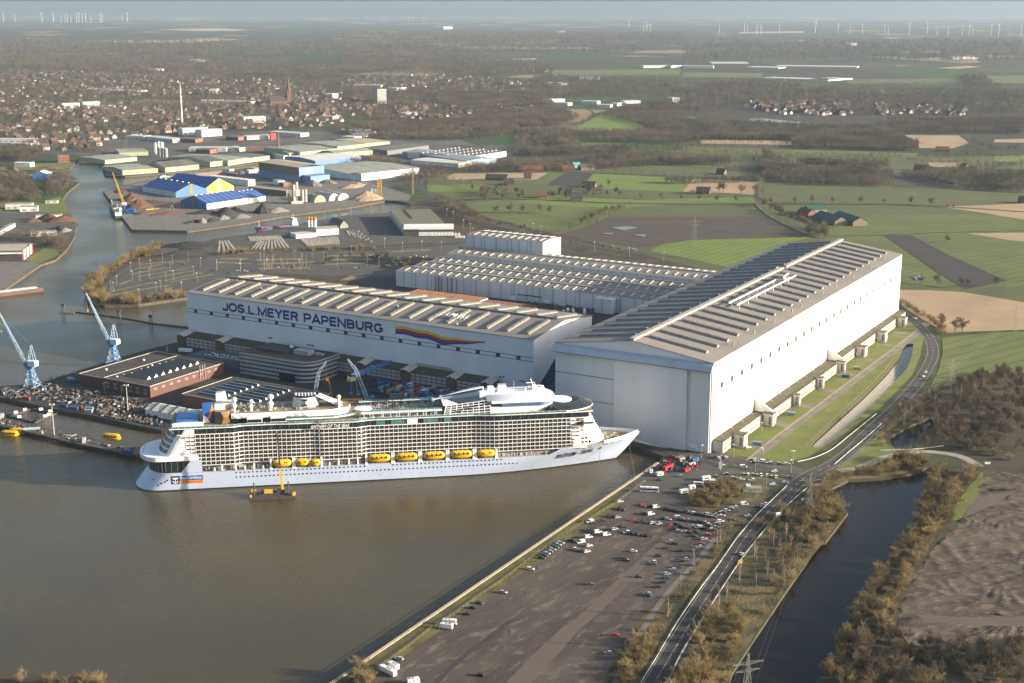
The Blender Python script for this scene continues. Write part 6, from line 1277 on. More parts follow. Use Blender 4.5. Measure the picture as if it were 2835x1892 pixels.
shed('green_shed', 'pale roofed shed behind the silos', zB(1080, 175), zB(1340, 165), 80, 8, 9, m_grw, m_grr); shed('green_shed', 'green hall with pale rooflights beyond the canal', zC(760, 150), zC(1030, 125), 130, 12, 14, m_grw, m_grr, rmk=7); shed('green_shed', 'second green hall with pale rooflights beyond the canal', zC(1030, 112), zC(1230, 92), 120, 13, 15, m_grw, m_grr, rmk=6); shed('green_shed', 'far green hall with cream roof beyond the canal', zC(1230, 85), zC(1410, 70), 120, 12, 13, m_grw, m_tan); shed('green_shed', 'long green-walled hall with grey roof next to the canal end', zC(1010, 150), zC(1285, 130), 55, 10, 13, m_grw, m_grr); shed('green_shed', 'small green hall near the canal end', zC(680, 150), zC(760, 145), 60, 10, 11, m_grw, m_grr)
for k, (x, hh, w_) in enumerate(((1412, 24, 1), (1440, 25, 1), (1465, 24, 1), (1448, 19, 0), (1478, 19, 0), (1500, 18, 0))):
 t = thing('silo', ('white' if w_ else 'grey') + ' cylindrical silo standing behind the green sheds', 'silo', G(*zB(x, 152 if w_ else 182)), 0, ('white' if w_ else 'grey') + ' silos'); MB().tube((0, 0, 0), (0, 0, hh), 4.4, 14, cap=True).obj('drum', m_white if w_ else M('grey_silo', (.24, .24, .24), .6), t); MB().lathe((0, 0, hh), [(4.5, 0), (3, 1.2), (0, 1.8)], 14).obj('cap', m_skyend, t)
o_, a, l_ = frame(G(*zC(465, 285)), G(*zC(755, 330))); bh = thing('blue_hall', 'tall blue hall with tan roof and brick base beyond the basin', 'hall', o_, a); mbl = M('blue_cladding', (.13, .22, .36), .6, (.11, .19, .32), .05)
MB().box(0, l_, 0, 55, -.3, 27).obj('wall', mbl, bh); MB().add([(-1, -1, 27.1), (l_ + 1, -1, 27.1), (l_ + 1, 27, 30), (-1, 27, 30), (l_ + 1, 56, 27.1), (-1, 56, 27.1)], [(0, 1, 2, 3), (3, 2, 4, 5)]).obj('roof', m_tan, bh); MB().box(-.1, l_ + .1, -.15, -.02, 12, 26.5).obj('upper_front_wall', M('brown_cladding', (.16, .13, .11), .7), bh)  # brown panel over the upper part of the long front
MB().box(l_ + .2, l_ + .5, 4, 50, 0, 9).obj('brick_base', m_rbr, bh); MB().box(l_ + .6, l_ + 26, 6, 48, -.3, 13).obj('side_bay', mbl, bh)
o = fit_text('lettering', 'P&S', m_white, 14, 30, 16, 22, bh, y=0); o.rotation_euler[2] = math.pi / 2; o.location = (l_ + .35, 0, 0)
shed('white_factory', 'long white factory with ridged grey roof bays', zC(1150, 315), zC(1620, 265), 160, 11, 14, m_wwh, m_grr, rmk=9); shed('white_factory', 'white factory office front with stepped roof', zC(1205, 318), zC(1440, 290), 26, 13, 14, m_wwh, m_grr); shed('blue_white_hall', 'pale roofed hall with blue side behind the blue hall', zC(870, 205), zC(1200, 175), 110, 9, 12, M('blue_side', (.10, .2, .42), .6), m_wwh, rmk=9)
shed('retail_hall', 'long blue-grey hall with brick corner near the bypass', zC(1500, 140), zC(1960, 210), 75, 10, 13, M('greyblue_wall', (.20, .27, .34), .6), M('greyblue_roof', (.26, .30, .32), .7), rmk=10); shed('retail_hall', 'white retail hall with many white roof domes near the bypass', zC(1960, 185), zC(2250, 140), 150, 11, 12, m_wwh, m_grd); shed('retail_hall', 'low cream roofed hall with ribbed side near the bypass', zC(1560, 195), zC(1905, 222), 55, 8, 9, m_wwh, M('cream_roof2', (.55, .52, .44), .8)); shed('retail_hall', 'dark-roofed hall row behind the retail halls', zC(1390, 130), zC(1690, 90), 90, 9, 11, M('dark_wall', (.14, .15, .17), .7), m_grd)
th = [o for o in COL.objects if o.name.startswith('retail_hall') and 'domes' in o.get('label', '')][0]
for k in range(40): MB().box(0, 3.2, 0, 2.4, 11.6, 13).obj('roof_dome', m_white, link('dome_base', None, th, (8 + (k % 10) * th['L'] / 10.3, 20 + (k // 10) * 32, 0)))
for o in [x for x in COL.objects if x.name.startswith('dome_base')]:
 c = o.children[0]; c.parent = th; c.location = o.location; bpy.data.objects.remove(o)
cs = thing('customs_shed', 'long grey flat shed with white band and loading bays by the basin end', 'shed', *frame(G(*zC(1510, 715)), G(*zC(1870, 712)))[:2]); l_ = frame(G(*zC(1510, 715)), G(*zC(1870, 712)))[2]
MB().box(0, l_, 0, 26, 0, 10).obj('wall', m_wwh, cs); MB().box(-.2, l_ + .2, -.5, 26.2, 9.2, 12.5).obj('white_band', m_white, cs); MB().box(-.1, l_ * .3, -.3, 0, 0, 9).obj('dark_bay', m_dark, cs); MB().box(0, l_ + .05, -.35, -.02, 5.6, 8.2).obj('window_band', m_glass, cs)
for k in range(9): MB().box(l_ * .55 + k * 4.6, l_ * .55 + k * 4.6 + 3, -.2, 0, 0, 3.6).obj('roller_door', m_white, cs)
o2 = thing('customs_wing', 'long dark-roofed wing running back from the white banded shed', 'shed', *frame(G(*zC(1410, 585)), G(*zC(1515, 715)))[:2]); l2 = frame(G(*zC(1410, 585)), G(*zC(1515, 715)))[2]
MB().box(0, l2 - 3, 0, 60, 0, 11).obj('wall', M('grey_wall', (.26, .27, .28), .7), o2); MB().box(-.5, l2 - 2.5, -.5, 60.5, 11, 12).obj('roof', M('olive_roof', (.14, .13, .09), .9), o2); MB().box(0, l2 - 3, -.2, -.02, 6, 10.5).obj('light_band', m_wwh, o2)
for k in range(6): MB().box(8 + k * 14, 20 + k * 14, 20, 22, 12, 13).obj('roof_vent', m_win, o2)
for x, y, w_ in ((905, 470, 1), (1010, 458, 0), (1075, 455, 0)):
 o_ = G(*zC(x, y)); t = thing('round_hall', 'round-arched storage hall beside the sand heap, ' + ('open tan mouth' if w_ else 'white front'), 'hall', o_, R(40), 'round storage halls'); pr = [(11 * math.cos(math.pi * i / 12), 11 * math.sin(math.pi * i / 12)) for i in range(13)]
 MB().loft([[(a, 0, b) for a, b in pr], [(a, 48, b) for a, b in pr]], closed=False).obj('arched_roof', m_skyend if not w_ else m_grr, t); MB().add([(a, .2, b) for a, b in pr], [tuple(range(13))]).obj('front', m_white if not w_ else m_tan, t)
cp = thing('concrete_plant', 'white concrete mixing plant with silos and stair tower', 'plant', G(*zC(715, 480)), R(10))
for x, y, hh, r_ in ((0, 0, 30, 3), (5, 3, 34, 2.6), (-8, 2, 16, 2), (14, 0, 22, 2.4), (19, 2, 22, 2.4)): MB().tube((x, y, 2), (x, y, hh), r_, 10, cap=True).obj('silo', m_skyend, cp)
lattice(MB(), (-6, -4, 0), (-6, -4, 36), 4, 4, 9, .25).obj('stair_tower', m_dark, cp); MB().box(3, 10, -3, 4, 12, 22).box(-4, 14, -5, 5, 0, 4).obj('mixer_house', m_wwh, cp)
ap = thing('asphalt_plant', 'yellow batching tower beside the sand heap', 'plant', G(*zC(1335, 425)), 0); lattice(MB(), (0, 0, 0), (0, 0, 26), 6, 6, 6, .35).obj('tower', m_cy, ap); MB().box(-3, 3, -3, 3, 14, 22).obj('hopper', m_cy, ap); MB().box(-14, -6, -2, 2, 0, 12).obj('elevator', m_white, ap)
cv = thing('conveyor', 'long yellow inclined conveyor feeding the blue warehouse', 'conveyor', G(*zB(1320, 665)), 0); e = G(*zB(1620, 585), 14) - G(*zB(1320, 665)); k_ = G(*zB(1450, 655)) - G(*zB(1320, 665))
MB().tube((0, 0, 1.5), (k_.x, k_.y, 2), .9, 4).obj('belt', m_cy, cv); MB().tube((k_.x, k_.y, 2), e, .9, 4).obj('belt', m_cy, cv); c = k_.lerp(e, .6); MB().tube((c.x - 4, c.y, 0), c, .3, 4).tube((c.x + 4, c.y, 0), c, .3, 4).obj('trestle', m_lblue, cv)
hc = thing('harbour_crane', 'yellow harbour crane with blue tower at the ore quay', 'crane', G(*zB(1125, 690)), 0); MB().box(-4, 4, -4, 4, 0, 3).obj('undercarriage', m_rblue, hc); MB().tube((0, 0, 3), (0, 0, 17), 1.6, 8, 1.3).obj('tower', m_rblue, hc); MB().box(-3, 3, -2, 2, 13, 17).obj('machine_house', m_white, hc); lattice(MB(), (0, 0, 15), (-15, 3, 62), 2.6, .9, 14, .22).obj('boom', m_cy, hc); MB().box(5, 16, -4, 4, 0, 7).obj('hopper', m_rblue, hc)
def heap(label, c, rx, ry, hh, mat, seed, cat='heap', group=None):
 r_ = random.Random(seed); rings = []; n = 18
 for k in range(6):
  u = k / 5; rings.append([((rx * (1 - u) ** .9 + .2) * math.cos(2 * math.pi * i / n) * r_.uniform(.86, 1.1) + r_.uniform(-.3, .3) * rx * .1, (ry * (1 - u) ** .9 + .2) * math.sin(2 * math.pi * i / n) * r_.uniform(.86, 1.1), hh * u * r_.uniform(.94, 1.04) - (.2 if k == 0 else 0)) for i in range(n)])
 MB().loft(rings, cap1=True).obj('bulk_heap', mat, label=label, cat=cat, group=group, loc=c, rz=r_.uniform(0, 3))
h_ore = M('ore', (.115, .062, .040), .95, (.085, .048, .034), .3, .3, 1); h_coal = M('coal', (.020, .020, .021), .95, (.035, .033, .033), .3, .3, 1); h_sand = M('sand', (.30, .22, .14), .95, (.24, .18, .12), .3, .3, 1); h_grav = M('grey_gravel', (.20, .18, .165), .95, (.14, .13, .12), .3, .3, 1); h_bark = M('bark', (.24, .14, .09), .95, (.18, .1, .07), .3, .3, 1)
for i, (z, x, y, rx, ry, hh, mt, nm) in enumerate(((zB, 1190, 570, 22, 26, 13, h_ore, 'tall brown ore heap at the blue warehouse'), (zB, 1260, 640, 26, 20, 14, h_ore, 'steep brown ore heap beside the harbour crane'), (zB, 1310, 690, 22, 12, 5, h_ore, 'low brown ore heap on the ore quay'), (zB, 1540, 690, 40, 14, 4.5, h_ore, 'long low brown heap under the conveyor'), (zB, 1380, 590, 40, 20, 4, h_ore, 'broad flat brown heap before the blue warehouse'), (zB, 1100, 490, 36, 14, 3.5, h_ore, 'flat dark spread of ore at the quay head'),
 (zB, 1850, 690, 30, 10, 6, h_coal, 'black coal heap below the blue warehouse'), (zB, 2040, 690, 22, 14, 10, h_coal, 'peaked black coal heap by the white bays'), (zB, 2130, 670, 26, 12, 7, h_coal, 'rounded coal heap along the warehouse wall'), (zB, 1750, 770, 20, 7, 4, h_coal, 'small coal heap at the paved quay'), (zB, 1920, 760, 18, 8, 6, h_coal, 'small pointed coal heap on the quay'), (zC, 490, 545, 18, 16, 15, h_coal, 'tallest black coal heap near the concrete plant'), (zC, 240, 560, 28, 12, 8, h_coal, 'wide coal heap near the white bays'),
 (zB, 1830, 770, 14, 8, 7, h_grav, 'grey gravel heap on the paved quay'), (zB, 2020, 740, 14, 8, 6, h_grav, 'grey gravel heap beside coal'), (zB, 2180, 730, 16, 8, 6, h_grav, 'pale gravel heap along the basin'), (zC, 600, 540, 22, 10, 7, h_grav, 'grey gravel heap next to the tall coal heap'), (zC, 1240, 450, 32, 22, 14, h_sand, 'big tan sand heap with conveyor'), (zC, 850, 345, 36, 16, 9, h_grav, 'long gravel heap behind the blue hall'), (zC, 960, 330, 24, 12, 6, h_sand, 'tan sand heap behind the round halls'), (zC, 1130, 365, 26, 12, 6, h_sand, 'sand heap before the white factory'), (zC, 1180, 350, 22, 10, 5, h_sand, 'second sand heap before the white factory'), (zC, 920, 640, 14, 8, 5, h_sand, 'sand heap at the block yard silos'),
 (zB, 1600, 1000, 40, 14, 6, h_coal, 'dark slag bank on the peninsula shore'), (zB, 1720, 980, 44, 16, 6, h_coal, 'long dark slag bank by the curved road'), (zB, 1450, 1040, 40, 10, 5, h_coal, 'low dark slag bank at the waterside'), (zB, 1640, 1060, 36, 12, 6, h_coal, 'dark slag mound beside the car park'),
 (zB, 440, 750, 24, 12, 10, h_ore, 'brown heap on the left bank'), (zB, 570, 760, 24, 12, 9, h_ore, 'rust-brown heap at the left bank quay'), (zB, 300, 765, 14, 9, 6, h_ore, 'small brown heap on the left bank'), (zB, 540, 830, 18, 8, 5, h_coal, 'black heap on the left bank'), (zB, 590, 850, 14, 8, 5, h_grav, 'pale heap on the left bank quay'), (zB, 120, 290, 50, 8, 4, h_bark, 'reddish bark heap on the north bank'), (zB, 450, 285, 36, 7, 5, h_bark, 'reddish bark heap before the brick house'))):
 heap(nm, G(*z(x, y)), rx, ry, hh, mt, i)
def coaster(name, label, p0, p1, L_, mhull, mhold, house_end, cat='cargo ship'):
 o_, a, l_ = frame(G(*p0, WZ), G(*p1, WZ)); t = thing(name, label, cat, o_, a); n = 14; b = L_ * .075; rings = []
 hb = MB()
 for zf, kz in ((-1.0, 0), (1.0, 0), (5.0, 1)):
  row = []
  for i in range(n + 1): u = i / n; w_ = b * (1 - max(0, (u - .72) / .28) ** 2) * (1 - .25 * max(0, (.1 - u) / .1)); row.append((u * l_ + (l_ * .03 * kz if u == 1 else 0), -w_, zf + (1.6 * max(0, (u - .8) / .2) if kz else 0)))
  rings.append(row)
 hb.loft(rings[:2], 1, closed=False); hb.loft(rings[1:], 0, closed=False); m2 = [[(x, -y, z) for x, y, z in r_] for r_ in rings]; hb.loft(m2[:2], 1, closed=False); hb.loft(m2[1:], 0, closed=False); hb.add([(0, -b * .75, -1), (0, b * .75, -1), (0, b * .75, 5), (0, -b * .75, 5)], [(0, 1, 2, 3)])
 hb.obj('hull', [mhull, M('red_boot', (.30, .07, .05), .7)], t)
 hx0, hx1 = l_ * .2, l_ * .9; MB().box(hx0, hx1, -b * .78, b * .78, 3.8, 5.6).obj('hatch_coaming', mhold, t); MB().add([(0, -b * .9, 4.6), (l_ * .72, -b * .98, 4.6), (l_ * .97, 0, 5.2), (l_ * .72, b * .98, 4.6), (0, b * .9, 4.6)], [(0, 1, 2, 3, 4)]).obj('deck', mhold, t)
 MB().box(l_ * .03, l_ * .16, -b * .8, b * .8, 4.6, 9.4).box(l_ * .05, l_ * .15, -b * .7, b * .7, 9.4, 13).box(l_ * .07, l_ * .15, -b * 1.0, b * 1.0, 13, 15).obj('deckhouse', m_white, t); MB().box(l_ * .151, l_ * .153, -b * .9, b * .9, 13.4, 14.5).obj('bridge_window', m_band, t); MB().box(l_ * .035, l_ * .06, -b * .3, b * .3, 9.4, 15.5).obj('funnel', mhull, t)
 MB().tube((l_ * .11, 0, 15), (l_ * .11, 0, 21), .2, 5).tube((l_ * .92, 0, 5), (l_ * .92, 0, 15), .25, 5).obj('mast', m_white, t)
coaster('cargo_ship', 'blue and red coaster with white deckhouse moored in the inner basin', zC(745, 655), zC(440, 680), 86, M('ship_blue', (.05, .09, .22), .5), M('hatch_red', (.26, .08, .05), .7), 0); coaster('cargo_ship', 'green cargo ship with white deckhouse at the ore quay', zB(1075, 742), zB(1010, 640), 80, M('ship_green', (.03, .12, .07), .5), M('hatch_dark', (.05, .06, .05), .8), 0)
MB().box(-9, 9, -2, 2, WZ - .3, WZ + 1.8).box(-6, 2, -1.6, 1.6, WZ + 1.8, WZ + 3.4).obj('moored_boat', m_white, loc=Vector((*G(*zB(1490, 348))[:2], 0)), rz=R(8), label='small white boat moored below the green sheds', cat='boat')
bgx = thing('river_barge', 'red-brown barge tied up at the left bank', 'barge', Vector((*G(*zB(-40, 1440), WZ)[:2], WZ)), R(38)); MB().box(0, 52, -5, 5, -.5, 4.5).obj('hull', M('barge_red', (.12, .075, .06), .8), bgx); MB().box(4, 46, -4, 4, 4.5, 5.2).obj('hatch', m_wwh, bgx)
bk = MB().box(-1.1, 1.1, -.6, .6, 0, 1.5).mesh('block_stack', [M('block_grey', (.30, .29, .28), .9, (.24, .23, .22), .5, objr=.2)]); nb = 0
rest_b = MB()
for P4 in (((170, 760), (245, 752), (320, 830), (150, 838)), ((380, 725), (620, 715), (640, 740), (400, 755)), ((450, 760), (640, 745), (690, 800), (395, 815)), ((760, 740), (1035, 725), (1050, 775), (810, 790)), ((1090, 680), (1180, 678), (1310, 775), (1230, 785), (1100, 705))):
 C4 = [G(*zC(*p)) for p in P4]; A_, B_, C_, D_ = C4[0], C4[1], C4[2], C4[-1]; nu, nv = int((B_ - A_).length / 3.4), max(2, int((D_ - A_).length / 5.5))
 for i in range(nu):
  for j in range(nv):
   u, v = (i + .5) / nu, (j + .5) / nv; p = A_.lerp(B_, u).lerp(D_.lerp(C_, u), v); nb += 1; hh = rnd.uniform(.8, 1.5)
   if nb % 2 and nb < 590: link('block_stack', bk, None, p, .15, 'stack of grey concrete blocks in the block yard rows', 'block stack', 'block yard stacks', None, (1, 1, hh))
   else: rest_b.cbox((p.x, p.y, .75 * hh), (2.2, 1.2, 1.5 * hh), .15)
rest_b.obj('block_stacks_mass', MATS['block_grey'], label='further rows of grey concrete block stacks', cat='block stack', kind='stuff')
shed('block_works', 'grey block works hall with white annex in the block yard', zC(880, 715), zC(1040, 705), 24, 9, 11, m_wwh, m_grr); flat('block_works_office', 'low white office next to the block works hall', zC(730, 735), zC(880, 722), 22, 5, m_wwh, M('pale_roof', (.5, .48, .44), .8)); shed('nissen_hut', 'round-backed dark hut behind the block works', zC(1050, 660), zC(1108, 655), 40, 4, 11, m_grr, m_grd, axis='y')
for k in range(3): t = thing('cement_silo', 'orange-topped cement silo at the block works', 'silo', G(*zC(825 + k * 22, 665)), 0, 'cement silos'); MB().tube((0, 0, 3), (0, 0, 15), 2.4, 10).obj('drum', m_white, t); MB().lathe((0, 0, 15), [(2.5, -2), (2.5, 1), (0, 3)], 10).obj('cap', m_orange, t)
lw = thing('striped_warehouse', 'grey-roofed warehouse with red and white striped gable on the left bank', 'warehouse', *frame(G(*zB(-260, 1128)), G(*zB(205, 1118)))[:2]); l_ = frame(G(*zB(-260, 1128)), G(*zB(205, 1118)))[2]
MB().box(0, l_, 0, 62, -.2, 12).obj('wall', m_dark, lw); MB().add([(-1, -2, 11), (l_ + 1, -2, 11), (l_ + 1, 31, 15), (-1, 31, 15), (l_ + 1, 64, 11.5), (-1, 64, 11.5)], [(0, 1, 2, 3), (3, 2, 4, 5)]).obj('roof', M('lichen_roof', (.34, .31, .25), .85), lw); MB().box(-.5, l_ + .5, -2.2, -1.9, 9, 11.2).obj('fascia', m_wwh, lw)
for k in range(7): MB().box(l_ + .05, l_ + .4, k * 8.8, k * 8.8 + 8.7, 0, 12.2).obj('gable_panel', m_white if k % 2 else M('panel_red', (.26, .07, .06), .7), lw)
flat('brick_house', 'red brick waterside house on the north bank', zB(525, 232), zB(628, 228), 18, 14, m_rbr, m_rbr, win=(6, (3, 8), 2)); shed('white_store', 'white store with blue roof at the bark heaps', zB(130, 270), zB(272, 272), 20, 8, 9, m_wwh, m_wwh); shed('blue_shed', 'blue shed with white roof on the left bank spit', zB(295, 385), zB(435, 385), 26, 10, 15, M('shed_blue', (.10, .22, .45), .6), m_wwh, axis='y')
for pa, pb, dp, hh, nm in (((50, 655), (290, 650), 14, 8, 'long grey flat store on the left bank lawn'), ((180, 675), (340, 670), 16, 7, 'pale flat store with panelled front on the left bank'), ((325, 752), (560, 745), 10, 7, 'long white wall shed behind the left bank heaps'), ((280, 900), (510, 890), 9, 6, 'low white shed with blue rail on the left bank'), ((410, 600), (520, 598), 8, 4, 'small red and white hut on the left bank spit'), ((5, 885), (140, 810), 6, 5, 'narrow cream shed row on the left bank')): flat('bank_store', nm, zB(*pa), zB(*pb), dp, hh, m_wwh, m_grr, cat='shed', win=(9, (1.5,), 1.6))
flat('long_white_shed', 'long white flat shed behind the blue warehouses', zC(90, 320), zC(385, 355), 16, 10, m_wwh, m_wwh); flat('long_brown_shed', 'long grey-brown shed behind the blue warehouses', zC(390, 400), zC(660, 430), 14, 9, M('brown_wall', (.16, .13, .10), .8), m_grr); flat('scaffold_store', 'reddish open store by the canal', zC(10, 305), zC(210, 280), 22, 8, m_rbr, m_grr)
r3 = random.Random(31)
for k, (x, y) in enumerate(((280, 280), (330, 270), (390, 262), (430, 250), (300, 300), (250, 262), (600, 350), (640, 360), (640, 160), (600, 150), (700, 170))): flat('works_building', 'small mixed works building between canal and blue hall', zC(x, y), zC(x + r3.uniform(25, 60), y - 4), r3.uniform(14, 30), r3.uniform(5, 9), r3.choice((m_wwh, m_rbr, M('grey_wall2', (.3, .3, .3), .8))), r3.choice((m_grr, m_grd, m_wwh)), group='small works buildings')
rm = G(*zC(1577, 418)); t = thing('lattice_mast', 'slim lattice radio mast at the basin end', 'mast', rm); lattice(MB(), (0, 0, 0), (0, 0, 44), 2.4, 1.2, 14, .18).obj('tower', m_mech, t); MB().box(-2, 2, -.4, .4, 40, 44).obj('antenna', m_white, t)
for z, a in ((zC, (605, 120)),): c = G(*z(*a)); MB().tube((0, 0, 0), (0, 0, 42), 2.2, 10, 1.5, cap=True).obj('brick_chimney', m_rbr, loc=c, label='tall brick chimney beyond the canal', cat='chimney')
# == car park, vehicles, people, road furniture
m_tyre = M('tyre', (.015, .015, .015), .8); m_cglass = M('car_glass', (.015, .018, .022), .06, (.03, .035, .04), 1., spec=.8); m_lamp = M('headlamp', (.75, .75, .72), .2)
PAINT = {'black': (.012, .012, .014), 'dark grey': (.045, .047, .052), 'silver': (.40, .43, .48), 'white': (.74, .74, .73), 'red': (.34, .02, .02), 'blue': (.03, .09, .24), 'green': (.30, .42, .06), 'orange': (.62, .14, .02)}
def paint(c): return M('paint_' + c.replace(' ', '_'), PAINT[c], .28, tuple(v * .95 for v in PAINT[c]), 1., spec=.5, coat=.5)
def body_mb(kind):
 if kind == 'van': L_, W_, pr, cab = 5.0, 1.95, [(-2.5, .35), (-2.5, 1.1), (2.3, 1.0), (2.5, .6), (2.5, .35)], [(-2.45, 1.1), (-2.4, 2.0), (.9, 2.05), (1.75, 1.02)]
 elif kind == 'estate': L_, W_, pr, cab = 4.6, 1.8, [(-2.3, .35), (-2.3, .95), (2.1, .82), (2.3, .6), (2.3, .35)], [(-2.25, .94), (-1.9, 1.45), (.3, 1.48), (1.15, .86)]
 else: L_, W_, pr, cab = 4.2, 1.78, [(-2.1, .35), (-2.1, .95), (1.9, .82), (2.1, .6), (2.1, .35)], [(-2.02, .94), (-1.5, 1.45), (.2, 1.47), (1.05, .86)]
 b = MB(); w_ = W_ / 2
 b.loft([[(x, -w_, z) for x, z in pr], [(x, w_, z) for x, z in pr]], closed=True); b.add([(x, -w_, z) for x, z in pr], [tuple(range(len(pr)))]); b.add([(x, w_, z) for x, z in pr], [tuple(reversed(range(len(pr))))])
 g = MB(); c = w_ * .80; r_ = [cab[1], cab[2]]
 g.loft([[(cab[0][0], -w_ * .96, cab[0][1]), (cab[1][0], -c, cab[1][1]), (cab[2][0], -c, cab[2][1]), (cab[3][0], -w_ * .96, cab[3][1])], [(cab[0][0], w_ * .96, cab[0][1]), (cab[1][0], c, cab[1][1]), (cab[2][0], c, cab[2][1]), (cab[3][0], w_ * .96, cab[3][1])]], closed=False)
 for sg in (-1, 1): g.add([(cab[0][0], sg * w_ * .96, cab[0][1]), (cab[1][0], sg * c, cab[1][1]), (cab[2][0], sg * c, cab[2][1]), (cab[3][0], sg * w_ * .96, cab[3][1])], [(0, 1, 2, 3)])
 rf = MB().box(cab[1][0] + .02, cab[2][0] - .02, -c - .02, c + .02, cab[1][1] - .02, cab[2][1] + .06)
 if kind == 'van': rf.box(-2.46, -.2, -w_ * .97, -c + .01, 1.05, 1.98).box(-2.46, -.2, c - .01, w_ * .97, 1.05, 1.98)
 return b, g, rf, L_, W_
VM = {}
def vehicle(kind, c, pos, rz, label, group):
 if (kind, c) not in VM:
  b, g, rf, L_, W_ = body_mb(kind); mp_ = paint(c)
  wh = MB().tube((0, -.11, 0), (0, .11, 0), .33, 10, cap=True).mesh('wheel', [m_tyre]); lm = MB().box(-.04, .05, -.2, .2, -.1, .1).mesh('headlight', [m_lamp])
  VM[(kind, c)] = (b.mesh('body', [mp_]), g.mesh('windows', [m_cglass]), rf.mesh('roof', [mp_]), wh, lm, L_, W_)
 B, g, rf, wh, lm, L_, W_ = VM[(kind, c)]
 t = thing('van' if kind == 'van' else 'car', label, 'van' if kind == 'van' else 'car', pos, rz, group); b_o = link('body', B, t); link('window', g, t); link('roof', rf, t)
 for x in (-L_ * .31, L_ * .31):
  for y in (-W_ / 2, W_ / 2): link('wheel', wh, t, (x, y, .33))
 for y in (-W_ * .34, W_ * .34): link('headlight', lm, b_o, (L_ / 2, y, .62))
 return t
rc2 = random.Random(77)
cd = {'d': ('black', 'dark grey', 'black'), 's': ('silver',), 'w': ('white',), 'r': ('red',), 'b': ('blue',), 'g': ('green',), 'o': ('orange',), 'v': ('white',)}
def cars(z, lst, hd, where, group, zz_=.06):
 for x, y, c in lst:
  col_ = rc2.choice(cd[c]); kd = 'van' if c == 'v' else rc2.choice(('hatch', 'estate', 'hatch')); p = G(*z(x, y)); h_ = hd if not callable(hd) else hd(x, y)
  vehicle(kd, col_, (p.x, p.y, zz_), R(h_ + rc2.uniform(-8, 8) + (180 if rc2.random() < .4 else 0)), f"{col_} {'van' if kd == 'van' else 'estate car' if kd == 'estate' else 'small car'} {where}", group)
P = lambda s: [(int(a), int(b), c) for a, b, c in (q.split(',') for q in s.split())]
cars(zE1, P('862,155,d 882,157,w 905,153,r 928,155,s'), 65, 'parked in front of the big hall gate', 'cars by the hall gate')
cars(zE1, P('1095,172,d 1100,187,d 1152,182,v 1203,191,s 1268,197,d 1312,197,s'), -8, 'parked along the street by the lawn', 'cars along the lawn street', .12)
cars(zE1, P('1038,217,v 1233,244,w 905,210,g 1330,280,d 1302,315,s 1222,327,w 1576,267,s'), -5, 'driving at the junction beside the traffic island', 'cars at the junction', .12)
cars(zE1, P('1040,262,d 1068,263,w 1097,266,r 1122,267,d 1150,268,w 1187,271,w 1216,275,r 1243,280,w'), 85, 'parked nose-in along the grass traffic island', 'cars along the traffic island', .1)
cars(zE1, P('640,272,s 930,260,d 875,275,d 978,285,d 1028,295,s 1090,297,s 508,297,d'), 0, 'parked between the stalls on the forecourt', 'cars on the forecourt', .1)
cars(zE1, P('885,505,d 910,500,d 935,490,s 960,478,d 985,468,s 905,523,s 895,557,w 875,573,b 865,595,d 845,605,d 830,612,d 815,640,r 790,668,s 775,698,r 760,717,s 733,742,d 690,780,d 672,795,s 645,807,d 630,845,d 595,861,s 560,888,s 555,912,d 525,940,d 500,968,d 438,1013,s 433,1022,d 1045,450,v 1135,465,d 1170,448,s 1065,522,s 965,547,d'), 0, 'in the long row beside the car park verge', 'cars along the verge row')
cars(zE1, P('568,482,d 590,488,d 613,492,d 675,492,r 703,502,s 733,507,w 765,515,d 790,520,d 820,525,d 850,530,d 630,537,v 660,550,d 687,550,s 712,556,d 775,562,d 803,567,o 755,597,v 778,600,d 635,620,s 670,625,s 700,628,d 725,650,d 555,480,d 640,497,d 655,500,d 690,500,d 748,512,d 800,512,s 835,517,d 865,520,d 645,540,s 735,560,d 760,558,d 820,580,d 600,605,d 650,590,d 715,590,s 740,625,d 690,600,r 620,575,d 565,545,s 540,540,d'), -15, 'parked close together beside the planted island', 'cars beside the planted island')
cars(zE1, P('265,433,w 262,475,d 280,482,d 303,486,d 405,452,r 455,462,d 490,468,v 403,508,d 457,512,v 200,524,d 225,527,d 250,532,s 75,560,v 100,567,d 150,553,d 345,550,r 403,562,d 470,568,w 505,572,s 577,585,r 285,590,d 230,606,s 125,625,v 67,657,v 180,642,v 18,688,v 70,710,w 20,740,d 57,747,w 65,612,d 305,625,w 335,630,d 360,635,d 390,640,d 420,645,d 447,648,d'), 20, 'standing at the upper end of the gravel car park', 'cars at the upper gravel')
cars(zE1, P('575,685,s 605,697,d 545,725,d 638,742,d 505,773,d 470,812,w 470,825,d 380,905,d 235,1270,r 190,1384,s 350,745,w 272,788,d 308,802,d 75,950,d'), -5, 'standing alone on the open gravel', 'cars on the open gravel')
cars(zE2, P('1670,522,w 1450,713,s 1257,800,d 1195,838,d 1147,888,d 600,1253,s 1256,1387,d 2040,362,w'), -20, 'standing on the gravel near the quay fence', 'cars near the quay fence')
cars(zE2, P('1762,432,d 1785,413,d 1803,398,s 1825,382,s 1850,365,s 1870,347,d 1895,327,s 1915,312,s 1997,288,d'), -18, 'in the tight row along the quay fence', 'cars in the quay fence row')
cars(zE1, P('1025,762,s'), 60, 'driving on the dual-lane road past the yellow sign', 'cars on the road', .13)
cars(zE4, P('1483,970,w 1470,995,w 1473,1020,d 1427,1078,d 1371,1130,d 1325,1172,w 1253,1235,d'), 48, 'driving on the road beside the lawn ditch', 'cars on the road', .13)
cars(zE4, P('1415,635,s'), 130, 'driving round the road bend behind the big hall', 'cars on the road', .13); cars(zE4, P('385,1437,w'), 20, 'parked beside the first stair tower', 'cars by the hall', .1)
